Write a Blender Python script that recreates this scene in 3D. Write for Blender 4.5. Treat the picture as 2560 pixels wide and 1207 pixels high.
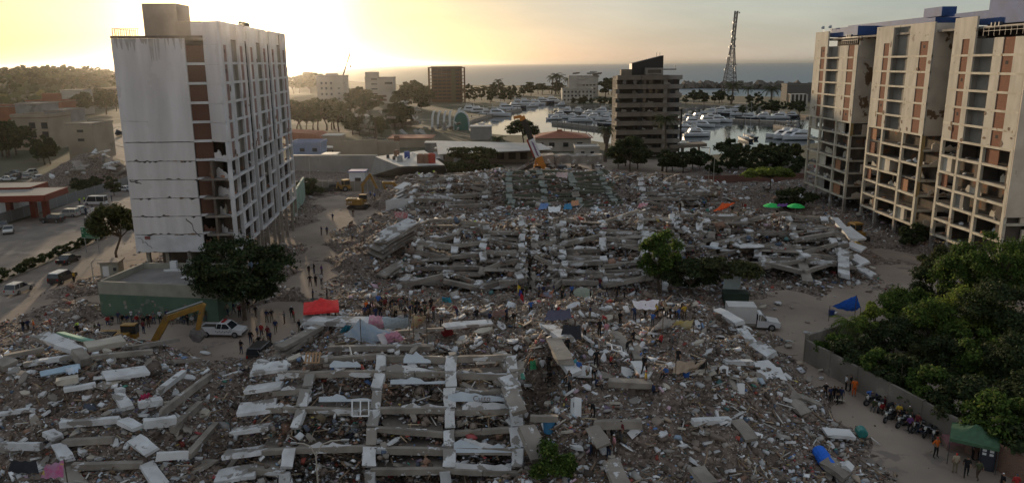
import bpy, bmesh, math, random
import numpy as np
from mathutils import Vector, Matrix, Euler, noise as mnoise
random.seed(7); rng = np.random.default_rng(11)
for _o in list(bpy.data.objects): bpy.data.objects.remove(_o)
S = bpy.context.scene
COL = S.collection
R_ = math.radians
# ------------------------------------------------------------ camera
FPX, CW, CH, CAMZ = 1900.0, 2560.0, 1207.0, 32.0
PITCH, ROLL = math.atan(444 / FPX), R_(-0.35)
CAMR = (Matrix.Rotation(math.pi / 2 - PITCH, 3, 'X') @ Matrix.Rotation(ROLL, 3, 'Z'))
cam = bpy.data.cameras.new('camera'); camo = bpy.data.objects.new('camera', cam); COL.objects.link(camo)
cam.sensor_width = 36; cam.lens = 36 * FPX / CW; cam.clip_start = 0.5; cam.clip_end = 80000
camo.matrix_world = Matrix.Translation((0, 0, CAMZ)) @ CAMR.to_4x4()
S.camera = camo
# ------------------------------------------------------------ world, sun, exposure
SUN_EL, SUN_AZ = R_(5.2), R_(-19.0)          # azimuth from +Y, negative = towards -X
SUND = Vector((math.sin(SUN_AZ) * math.cos(SUN_EL), math.cos(SUN_AZ) * math.cos(SUN_EL), math.sin(SUN_EL)))
W = bpy.data.worlds.new('World'); S.world = W; W.use_nodes = True
wt = W.node_tree; wt.nodes.clear()
def wn(t, **k):
    n = wt.nodes.new(t)
    for a, b in k.items(): setattr(n, a, b)
    return n
def wl(a, b): wt.links.new(a, b)
def wmath(op, a, b=None, clamp=False):
    n = wn('ShaderNodeMath', operation=op, use_clamp=clamp)
    for i, x in enumerate((a, b)):
        if x is None: continue
        if isinstance(x, (int, float)): n.inputs[i].default_value = x
        else: wl(x, n.inputs[i])
    return n.outputs[0]
sky = wn('ShaderNodeTexSky', sky_type='NISHITA', sun_disc=False, sun_elevation=SUN_EL, sun_rotation=SUN_AZ,
         altitude=30, air_density=1.0, dust_density=0.5, ozone_density=1.0)
bg1 = wn('ShaderNodeBackground'); bg1.inputs[1].default_value = 0.032; wl(sky.outputs[0], bg1.inputs[0])
tc = wn('ShaderNodeTexCoord')
dot = wn('ShaderNodeVectorMath', operation='DOT_PRODUCT'); wl(tc.outputs['Generated'], dot.inputs[0]); dot.inputs[1].default_value = SUND
ang = wmath('DIVIDE', wmath('ARCCOSINE', wmath('MINIMUM', dot.outputs['Value'], 1.0)), math.pi)   # 0 at the sun, 1 opposite
# thin veil of high cloud: streaky noise that brightens the sky a little
mp = wn('ShaderNodeMapping'); mp.inputs['Scale'].default_value = (1.6, 1.6, 11.0); mp.inputs['Rotation'].default_value = (0.03, 0.05, 0.3)
wl(tc.outputs['Generated'], mp.inputs[0])
nz = wn('ShaderNodeTexNoise'); nz.inputs['Scale'].default_value = 1.7; nz.inputs['Detail'].default_value = 7; nz.inputs['Roughness'].default_value = .55
wl(mp.outputs[0], nz.inputs['Vector'])
cr = wn('ShaderNodeValToRGB'); wl(nz.outputs['Fac'], cr.inputs[0])
cr.color_ramp.elements[0].position = .38; cr.color_ramp.elements[0].color = (.74, .77, .82, 1)
cr.color_ramp.elements[1].position = .66; cr.color_ramp.elements[1].color = (1.16, 1.11, 1.05, 1)
# hazy evening glow fading from the sun, raised opposite it to light camera-facing walls
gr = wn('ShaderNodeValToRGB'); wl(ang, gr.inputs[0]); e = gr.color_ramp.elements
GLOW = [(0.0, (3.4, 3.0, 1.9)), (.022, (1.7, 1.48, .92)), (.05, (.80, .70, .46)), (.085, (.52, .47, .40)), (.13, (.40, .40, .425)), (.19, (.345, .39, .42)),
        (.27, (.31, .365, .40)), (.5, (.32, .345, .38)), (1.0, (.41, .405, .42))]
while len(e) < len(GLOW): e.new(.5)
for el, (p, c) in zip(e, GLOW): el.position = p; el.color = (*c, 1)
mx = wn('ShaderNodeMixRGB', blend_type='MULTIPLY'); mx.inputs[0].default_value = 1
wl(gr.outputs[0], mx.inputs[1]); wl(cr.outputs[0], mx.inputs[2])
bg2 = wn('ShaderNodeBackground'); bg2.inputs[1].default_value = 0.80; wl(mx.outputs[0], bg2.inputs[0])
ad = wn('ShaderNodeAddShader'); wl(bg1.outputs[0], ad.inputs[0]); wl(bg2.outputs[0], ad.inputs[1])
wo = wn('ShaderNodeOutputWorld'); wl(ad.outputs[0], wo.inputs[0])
sl = bpy.data.lights.new('sun', 'SUN'); sl.energy = 3.4; sl.angle = R_(1.5); sl.color = (1.0, .76, .50)
so = bpy.data.objects.new('sun', sl); COL.objects.link(so); so.location = (-200, 500, 200)
so.rotation_euler = (-SUND).to_track_quat('-Z', 'Y').to_euler()
vs = S.view_settings; vs.view_transform = 'Standard'; vs.look = 'None'; vs.exposure = 0.22; vs.gamma = 1.0; vs.use_curve_mapping = False
S.render.engine = 'CYCLES'; cy = S.cycles
cy.use_denoising = True; cy.max_bounces = 5; cy.diffuse_bounces = 2; cy.glossy_bounces = 2; cy.transmission_bounces = 2
cy.volume_bounces = 0; cy.transparent_max_bounces = 6; cy.use_adaptive_sampling = True; cy.adaptive_threshold = .02
cy.sample_clamp_indirect = 4; cy.caustics_reflective = False; cy.caustics_refractive = False
# ------------------------------------------------------------ photo pixel -> place
def ray(px, py):
    return CAMR @ Vector(((px - CW / 2) / FPX, (CH / 2 - py) / FPX, -1))
def G(px, py, z=0.0):
    d = ray(px, py); t = (z - CAMZ) / d.z
    return Vector((d.x * t, d.y * t, z))
def AY(px, py, y):
    d = ray(px, py); t = y / d.y
    return Vector((d.x * t, y, CAMZ + d.z * t))
def proj(p):
    q = CAMR.transposed() @ (Vector(p) - Vector((0, 0, CAMZ)))
    return (CW / 2 + FPX * q.x / -q.z, CH / 2 - FPX * q.y / -q.z)
# ------------------------------------------------------------ materials
MATS = {}
def mat(name, c1, c2=None, scale=1.0, rough=.85, bump=0.0, lo=.35, hi=.65, metal=0.0, detail=5, c3=None, s3=.15, t3=.55, spec=.3, coat=0, sx=None, emit=None):
    """noise-mottled surface; optional third colour laid over in ragged patches (peeling paint, stains)"""
    if name in MATS: return MATS[name]
    m = bpy.data.materials.new(name); m.use_nodes = True; t = m.node_tree; n = t.nodes; b = n['Principled BSDF']
    b.inputs['Roughness'].default_value = rough; b.inputs['Metallic'].default_value = metal
    b.inputs['Specular IOR Level'].default_value = spec
    if coat: b.inputs['Coat Weight'].default_value = coat; b.inputs['Coat Roughness'].default_value = .1
    if c2 is None: c2 = tuple(x * .82 for x in c1)
    geo = n.new('ShaderNodeNewGeometry'); vec = geo.outputs['Position']
    if sx:
        mp = n.new('ShaderNodeMapping'); mp.inputs['Scale'].default_value = sx; t.links.new(vec, mp.inputs[0]); vec = mp.outputs[0]
    nz = n.new('ShaderNodeTexNoise'); nz.inputs['Scale'].default_value = scale; nz.inputs['Detail'].default_value = detail
    t.links.new(vec, nz.inputs['Vector'])
    r = n.new('ShaderNodeValToRGB'); t.links.new(nz.outputs['Fac'], r.inputs[0])
    r.color_ramp.elements[0].position = lo; r.color_ramp.elements[0].color = (*c2, 1)
    r.color_ramp.elements[1].position = hi; r.color_ramp.elements[1].color = (*c1, 1)
    out = r.outputs[0]
    if c3:
        n3 = n.new('ShaderNodeTexNoise'); n3.inputs['Scale'].default_value = s3; n3.inputs['Detail'].default_value = 6; n3.inputs['Roughness'].default_value = .6
        t.links.new(geo.outputs['Position'], n3.inputs['Vector'])
        r3 = n.new('ShaderNodeValToRGB'); t.links.new(n3.outputs['Fac'], r3.inputs[0])
        r3.color_ramp.elements[0].position = t3; r3.color_ramp.elements[1].position = t3 + .02
        r3.color_ramp.elements[0].color = (0, 0, 0, 1); r3.color_ramp.elements[1].color = (1, 1, 1, 1)
        mx = n.new('ShaderNodeMixRGB'); t.links.new(r3.outputs[0], mx.inputs[0]); t.links.new(out, mx.inputs[1]); mx.inputs[2].default_value = (*c3, 1)
        out = mx.outputs[0]
    t.links.new(out, b.inputs['Base Color'])
    if bump:
        bp = n.new('ShaderNodeBump'); bp.inputs['Strength'].default_value = bump; bp.inputs['Distance'].default_value = .05
        n2 = n.new('ShaderNodeTexNoise'); n2.inputs['Scale'].default_value = scale * 6; n2.inputs['Detail'].default_value = 4
        t.links.new(vec, n2.inputs['Vector']); t.links.new(n2.outputs['Fac'], bp.inputs['Height']); t.links.new(bp.outputs[0], b.inputs['Normal'])
    if emit:
        b.inputs['Emission Color'].default_value = (*emit[0], 1); b.inputs['Emission Strength'].default_value = emit[1]
    MATS[name] = m; return m
def palmat(name, cols, rough=.9, jitter=.25, trans=0.0, spec=.2):
    """each loose piece takes one colour of the palette (random per island)"""
    m = bpy.data.materials.new(name); m.use_nodes = True; t = m.node_tree; n = t.nodes; b = n['Principled BSDF']
    b.inputs['Roughness'].default_value = rough; b.inputs['Specular IOR Level'].default_value = spec
    g = n.new('ShaderNodeNewGeometry'); r = n.new('ShaderNodeValToRGB'); t.links.new(g.outputs['Random Per Island'], r.inputs[0])
    r.color_ramp.interpolation = 'CONSTANT'; e = r.color_ramp.elements
    tot = sum(w for w, _ in cols); acc = 0
    while len(e) < len(cols): e.new(.5)
    for el, (w, c) in zip(e, cols): el.position = acc / tot; el.color = (*c, 1); acc += w
    wnz = n.new('ShaderNodeTexWhiteNoise'); wnz.noise_dimensions = '1D'; t.links.new(g.outputs['Random Per Island'], wnz.inputs['W'])
    hs = n.new('ShaderNodeHueSaturation'); t.links.new(r.outputs[0], hs.inputs['Color'])
    ma = n.new('ShaderNodeMapRange'); t.links.new(wnz.outputs['Value'], ma.inputs[0]); ma.inputs[3].default_value = 1 - jitter; ma.inputs[4].default_value = 1 + jitter
    t.links.new(ma.outputs[0], hs.inputs['Value']); t.links.new(hs.outputs[0], b.inputs['Base Color'])
    if trans:
        tr = n.new('ShaderNodeBsdfTranslucent'); t.links.new(hs.outputs[0], tr.inputs[0])
        mx = n.new('ShaderNodeMixShader'); mx.inputs[0].default_value = trans
        t.links.new(b.outputs[0], mx.inputs[1]); t.links.new(tr.outputs[0], mx.inputs[2]); t.links.new(mx.outputs[0], n['Material Output'].inputs[0])
    MATS[name] = m; return m
def plain(name, c, rough=.6, **k): return mat(name, c, tuple(x * .88 for x in c), scale=3, rough=rough, **k)
WHITEP = (.66, .67, .68)
plaster = mat('plaster', (.70, .70, .70), (.58, .58, .58), scale=.5, bump=.2, rough=.9, c3=(.36, .33, .30), s3=1.3, t3=.66)
plaster_b = mat('broken_plaster', (.67, .68, .69), (.50, .50, .50), scale=.8, bump=.3, rough=.9, c3=(.27, .25, .23), s3=.55, t3=.53)
concrete = mat('concrete', (.33, .295, .255), (.215, .19, .165), scale=.7, bump=.4, rough=.95)
concrete_d = mat('dark_concrete', (.24, .21, .18), (.145, .125, .108), scale=.7, bump=.4, rough=.95)
concrete_w = mat('weathered_concrete', (.33, .295, .255), (.205, .18, .155), scale=.6, bump=.4, rough=.95, c3=(.58, .59, .60), s3=.7, t3=.60)
green_c = mat('green_painted_concrete', (.125, .135, .10), (.08, .085, .065), scale=.7, bump=.3, rough=.9, c3=(.22, .2, .18), s3=.8, t3=.64)
green_w = mat('pale_green_plaster', (.27, .30, .265), (.19, .21, .19), scale=.7, bump=.3, rough=.9)
dirt = mat('rubble_dirt', (.225, .175, .143), (.085, .066, .054), scale=2.2, bump=1.0, rough=1, lo=.36, hi=.64, c3=(.36, .31, .27), s3=3.4, t3=.585, detail=9)
dust = mat('dusty_ground', (.345, .278, .225), (.25, .20, .163), scale=.12, bump=.3, rough=1, c3=(.21, .175, .15), s3=.22, t3=.60)
land_m = mat('land_soil', (.12, .105, .07), (.06, .065, .035), scale=.02, bump=.2, rough=1, c3=(.20, .17, .13), s3=.03, t3=.60)
asphalt = mat('dusty_asphalt', (.245, .208, .178), (.175, .15, .13), scale=.25, bump=.2, rough=.9, c3=(.28, .24, .205), s3=.15, t3=.58)
brick = None
def brickmat(name, c1, c2, mortar, sc):
    m = bpy.data.materials.new(name); m.use_nodes = True; t = m.node_tree; n = t.nodes; b = n['Principled BSDF']; b.inputs['Roughness'].default_value = .95
    g = n.new('ShaderNodeNewGeometry'); sp = n.new('ShaderNodeSeparateXYZ'); t.links.new(g.outputs['Position'], sp.inputs[0])
    a = n.new('ShaderNodeMath'); a.operation = 'ADD'; t.links.new(sp.outputs[0], a.inputs[0]); t.links.new(sp.outputs[1], a.inputs[1])
    cb = n.new('ShaderNodeCombineXYZ'); t.links.new(a.outputs[0], cb.inputs[0]); t.links.new(sp.outputs[2], cb.inputs[1])
    br = n.new('ShaderNodeTexBrick'); t.links.new(cb.outputs[0], br.inputs['Vector']); br.inputs['Scale'].default_value = sc
    br.inputs['Color1'].default_value = (*c1, 1); br.inputs['Color2'].default_value = (*c2, 1); br.inputs['Mortar'].default_value = (*mortar, 1)
    br.inputs['Mortar Size'].default_value = .03
    t.links.new(br.outputs[0], b.inputs['Base Color'])
    bp = n.new('ShaderNodeBump'); bp.inputs['Strength'].default_value = .6; bp.inputs['Distance'].default_value = .03
    t.links.new(br.outputs['Fac'], bp.inputs['Height']); bp.invert = True; t.links.new(bp.outputs[0], b.inputs['Normal'])
    MATS[name] = m; return m
brick = brickmat('brick_infill', (.27, .105, .052), (.20, .078, .042), (.16, .09, .06), 2.2)
brick_d = brickmat('dark_breeze_block', (.20, .095, .06), (.15, .07, .045), (.04, .025, .02), 2.6)
brick_o = brickmat('orange_brick', (.46, .20, .085), (.36, .15, .07), (.30, .22, .16), 2.2)
steel = plain('grey_steel', (.35, .36, .37), .45, metal=.6)
dark_steel = plain('dark_steel', (.07, .07, .075), .5)
glass = plain('dark_glass', (.025, .03, .035), .08, spec=.8)
rubber = plain('rubber', (.025, .025, .027), .8)
white_paint = mat('white_paint', (.72, .73, .74), (.62, .63, .64), scale=.7, rough=.35, spec=.5)
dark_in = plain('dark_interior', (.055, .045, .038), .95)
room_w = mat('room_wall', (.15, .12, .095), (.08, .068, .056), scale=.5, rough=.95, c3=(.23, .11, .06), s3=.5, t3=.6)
bark = mat('bark', (.14, .105, .075), (.075, .058, .045), scale=3, bump=.8, rough=1)
# ------------------------------------------------------------ mesh helpers
class MB:
    def __init__(s): s.v = []; s.f = []; s.m = []
    def add(s, vs, fs, mi=0):
        o = len(s.v); s.v += [tuple(v) for v in vs]; s.f += [tuple(i + o for i in f) for f in fs]; s.m += [mi] * len(fs); return s
    def box(s, c, sz, rot=None, mi=0, tap=(1, 1)):
        c = Vector(c); h = Vector(sz) / 2; vs = []
        for z in (-1, 1):
            k = tap if z > 0 else (1, 1)
            for x, y in ((-1, -1), (1, -1), (1, 1), (-1, 1)):
                v = Vector((x * h.x * k[0], y * h.y * k[1], z * h.z))
                if rot is not None: v = rot @ v
                vs.append(v + c)
        return s.add(vs, [(0, 3, 2, 1), (4, 5, 6, 7), (0, 1, 5, 4), (1, 2, 6, 5), (2, 3, 7, 6), (3, 0, 4, 7)], mi)
    def bar(s, p, q, w, h, mi=0):
        p, q = Vector(p), Vector(q); return s.box((p + q) / 2, ((q - p).length, w, h), frame(q - p), mi)
    def tube(s, pts, rad, n=8, mi=0, cap=True):
        pts = [Vector(p) for p in pts]; k = len(pts)
        if isinstance(rad, (int, float)): rad = [rad] * k
        vs, fs = [], []
        for i, p in enumerate(pts):
            d = (pts[min(i + 1, k - 1)] - pts[max(i - 1, 0)]).normalized()
            a = d.cross(Vector((0, 0, 1)) if abs(d.z) < .9 else Vector((1, 0, 0))).normalized(); b = d.cross(a)
            for j in range(n):
                t = 2 * math.pi * j / n; vs.append(p + (a * math.cos(t) + b * math.sin(t)) * rad[i])
        for i in range(k - 1):
            for j in range(n): fs.append((i * n + j, i * n + (j + 1) % n, (i + 1) * n + (j + 1) % n, (i + 1) * n + j))
        if cap: fs += [tuple(range(n - 1, -1, -1)), tuple((k - 1) * n + j for j in range(n))]
        return s.add(vs, fs, mi)
    def prism(s, poly, z0, z1, mi=0):
        """poly: (x, y) list, counter-clockwise, extruded from z0 to z1 (numbers or per-point lists)"""
        n = len(poly); a = z0 if hasattr(z0, '__len__') else [z0] * n; b = z1 if hasattr(z1, '__len__') else [z1] * n
        vs = [(p[0], p[1], a[i]) for i, p in enumerate(poly)] + [(p[0], p[1], b[i]) for i, p in enumerate(poly)]
        return s.add(vs, [tuple(range(n - 1, -1, -1)), tuple(range(n, 2 * n))] + [(i, (i + 1) % n, n + (i + 1) % n, n + i) for i in range(n)], mi)
    def side(s, prof, y0, y1, mi=0, tap=None):
        """side profile (x, z) extruded across y"""
        n = len(prof); w = tap or [1] * n
        vs = [(p[0], y0 * w[i], p[1]) for i, p in enumerate(prof)] + [(p[0], y1 * w[i], p[1]) for i, p in enumerate(prof)]
        return s.add(vs, [tuple(range(n)), tuple(range(2 * n - 1, n - 1, -1))] + [(i + n, (i + 1) % n + n, (i + 1) % n, i) for i in range(n)], mi)
    def mesh(s, name, mats, smooth=False):
        me = bpy.data.meshes.new(name); me.from_pydata(s.v, [], s.f)
        for m in (mats if isinstance(mats, (list, tuple)) else [mats]): me.materials.append(m)
        if any(s.m): me.polygons.foreach_set('material_index', s.m)
        if smooth: me.polygons.foreach_set('use_smooth', [True] * len(s.f))
        me.update(); return me
    def build(s, name, mats, parent=None, world=False, smooth=False, bevel=0):
        if world and parent is not None:
            L = parent.location; s.v = [(x - L.x, y - L.y, z - L.z) for x, y, z in s.v]
        return put(name, s.mesh(name, mats, smooth), parent)
def frame(d):
    d = Vector(d).normalized(); u = Vector((0, 0, 1)) if abs(d.z) < .95 else Vector((0, 1, 0))
    y = u.cross(d).normalized(); return Matrix((d, y, d.cross(y))).transposed()
def put(name, me, parent=None, M=None):
    o = bpy.data.objects.new(name, me); COL.objects.link(o)
    if parent is not None: o.parent = parent
    if M is not None: o.matrix_basis = M
    return o
def TRS(loc, R=None, sc=(1, 1, 1)):
    R = R if R is not None else Matrix.Identity(3)
    return Matrix.Translation(loc) @ R.to_4x4() @ Matrix.Diagonal((*sc, 1))
def T(name, label, cat, loc=(0, 0, 0), rz=0, group=None, sc=1):
    o = bpy.data.objects.new(name, None); COL.objects.link(o); o.location = loc; o.rotation_euler = (0, 0, rz); o.empty_display_size = .2
    if sc != 1: o.scale = (sc, sc, sc)
    return tag(o, label, cat, group)
def tag(o, label=None, cat=None, group=None, kind=None):
    for k, v in (('label', label), ('category', cat), ('group', group), ('kind', kind)):
        if v: o[k] = v
    return o
def dup(root, loc, rz=0, label=None, sc=None, group=None, tilt=None):
    r = root.copy(); COL.objects.link(r); r.location = loc; r.rotation_euler = tilt or (0, 0, rz)
    if sc is not None: r.scale = (sc, sc, sc) if isinstance(sc, (int, float)) else sc
    if label: r['label'] = label
    if group: r['group'] = group
    for ch in root.children:
        c = ch.copy(); COL.objects.link(c); c.parent = r
        for g in ch.children:
            d = g.copy(); COL.objects.link(d); d.parent = c
    return r
def polyfill(name, loops, z, m, kind='structure'):
    from mathutils.geometry import tessellate_polygon
    pts = [[Vector((p[0], p[1], 0)) for p in l] for l in loops]
    tris = tessellate_polygon(pts); flat = [(p.x, p.y, z) for l in pts for p in l]
    me = bpy.data.meshes.new(name); fs = []
    for t in tris:
        a, b, c = (Vector(flat[i]) for i in t)
        fs.append(t if (b - a).cross(c - a).z > 0 else t[::-1])
    me.from_pydata(flat, [], fs); me.materials.append(m); o = put(name, me); o['kind'] = kind; return o
ORD = 'first second third fourth fifth sixth seventh eighth ninth tenth eleventh twelfth thirteenth fourteenth fifteenth sixteenth seventeenth eighteenth nineteenth twentieth'.split()
# ------------------------------------------------------------ sea, land, basin, roads
def watermat(name, col, scale, strength, rough):
    m = bpy.data.materials.new(name); m.use_nodes = True; t = m.node_tree; n = t.nodes; b = n['Principled BSDF']
    b.inputs['Base Color'].default_value = (*col, 1); b.inputs['Roughness'].default_value = rough; b.inputs['IOR'].default_value = 1.33
    g = n.new('ShaderNodeNewGeometry'); mp = n.new('ShaderNodeMapping'); mp.inputs['Scale'].default_value = (1, .35, 1); t.links.new(g.outputs['Position'], mp.inputs[0])
    a = n.new('ShaderNodeTexNoise'); a.inputs['Scale'].default_value = scale; a.inputs['Detail'].default_value = 6; t.links.new(mp.outputs[0], a.inputs['Vector'])
    bp = n.new('ShaderNodeBump'); bp.inputs['Strength'].default_value = strength; bp.inputs['Distance'].default_value = 1.0 / scale * .12
    t.links.new(a.outputs['Fac'], bp.inputs['Height']); t.links.new(bp.outputs[0], b.inputs['Normal'])
    MATS[name] = m; return m
sea_m = watermat('sea_water', (.030, .062, .085), .09, 1.0, .35)
basin_m = watermat('harbour_water', (.03, .045, .05), .5, .16, .05)
SEAZ = -1.5
polyfill('sea', [[(-45000, 150), (45000, 150), (45000, 60000), (-45000, 60000)]], SEAZ - .3, sea_m)
coast = [(-900, 183), (200, 184), (780, 196), (1000, 212), (1250, 213), (1400, 216), (1500, 226), (1700, 238), (1980, 243), (2200, 236), (3600, 236)]
basin = [(1165, 322), (1180, 300), (1240, 283), (1290, 262), (1350, 257), (1400, 251), (1415, 262), (1500, 262), (1530, 268), (1700, 272), (1760, 262), (1900, 268),
         (1990, 285), (2080, 300), (2080, 350), (1960, 372), (1720, 392), (1560, 365), (1480, 352), (1380, 338), (1260, 338), (1180, 330)]
outer = [(-900, 10), (900, 10)] + [tuple(G(*p).xy) for p in coast[::-1]]
bpts = [tuple(G(*p).xy) for p in basin]
polyfill('ground', [outer, bpts], 0, land_m)
polyfill('harbour_water', [[(x * 1.02 + (1 if x > 60 else -1), y) for x, y in bpts]], SEAZ, basin_m)
q = MB()
for lp, flip in ((bpts, 0), (outer[2:], 1)):
    for i in range(len(lp) - (1 if flip else 0)):
        a, b = lp[i], lp[(i + 1) % len(lp)]; q.add([(*a, 0), (*b, 0), (*b, -3), (*a, -3)], [(0, 1, 2, 3)])
tag(q.build('quay_wall', concrete), kind='structure')
# breakwater and its lagoon strip
bw = MB(); pr = [G(p, 0 + y) for p, y in ((1690, 218), (1760, 217), (1850, 218), (1960, 220), (2120, 222))]
for i in range(4):
    for k in range(26):
        t = k / 26; p = pr[i].lerp(pr[i + 1], t); s = random.uniform(5, 9)
        bw.box((p.x + random.uniform(-4, 4), p.y + random.uniform(-6, 6), random.uniform(-1.5, 2.2)), (s * 1.6, s, s * .9), Euler((random.random(), random.random(), random.random() * 3)).to_matrix())
tag(bw.build('breakwater', mat('breakwater_rock', (.16, .14, .12), (.08, .07, .06), scale=.2)), 'long low rock breakwater across the sea behind the lattice mast', 'breakwater')
def strip(name, pts, w0, w1, z, m):
    vs, fs = [], []
    for i, p in enumerate(pts):
        a = Vector(pts[max(i - 1, 0)]); b = Vector(pts[min(i + 1, len(pts) - 1)]); d = (b - a).normalized(); r = Vector((d.y, -d.x))
        q0 = w0[i] if hasattr(w0, '__len__') else w0; q1 = w1[i] if hasattr(w1, '__len__') else w1
        vs += [(p[0] + r.x * q0, p[1] + r.y * q0, z), (p[0] + r.x * q1, p[1] + r.y * q1, z)]
        if i: fs.append((2 * i - 2, 2 * i - 1, 2 * i + 1, 2 * i))
    me = bpy.data.meshes.new(name); me.from_pydata(vs, [], fs); me.materials.append(m); o = put(name, me); o['kind'] = 'structure'; return o
polyfill('dirt_ground', [[(-66, 20), (110, 20), (120, 235), (40, 260), (-62, 245), (-72, 150)]], .006, dust)
AVE = [(-77, 40), (-78, 80), (-78.5, 112), (-78.5, 150), (-81, 180), (-93, 220), (-122, 270), (-162, 315), (-190, 352), (-212, 410), (-214, 470), (-190, 540)]
strip('road', AVE, .9, 10.6, .012, asphalt)
strip('road_far_side', AVE, [-27, -26, -26, -26, -25, -20, -14, -12, -12, -12, -12, -12], -.9, .012, asphalt)
strip('verge', AVE, 10.6, 13.2, .010, dust)
med = MB()
for i in range(2, 8):
    a, b = Vector((*AVE[i], .06)), Vector((*AVE[i + 1], .06)); med.bar(a, b, 1.5, .13)
tag(med.build('median_kerb', concrete), kind='structure')
paint = plain('worn_road_paint', (.5, .49, .46), .9)
ln = MB()
for i in range(5, 9):
    a, b = Vector((*AVE[i], 0)), Vector((*AVE[i + 1], 0)); d = (b - a).normalized(); r = Vector((d.y, -d.x, 0))
    for off in (1.3, 10.2): ln.add([a + r * off + Vector((0, 0, .018)), a + r * (off + .25) + Vector((0, 0, .018)), b + r * (off + .25) + Vector((0, 0, .018)), b + r * off + Vector((0, 0, .018))], [(0, 1, 2, 3)])
tag(ln.build('road_marking', paint), kind='structure')
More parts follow.
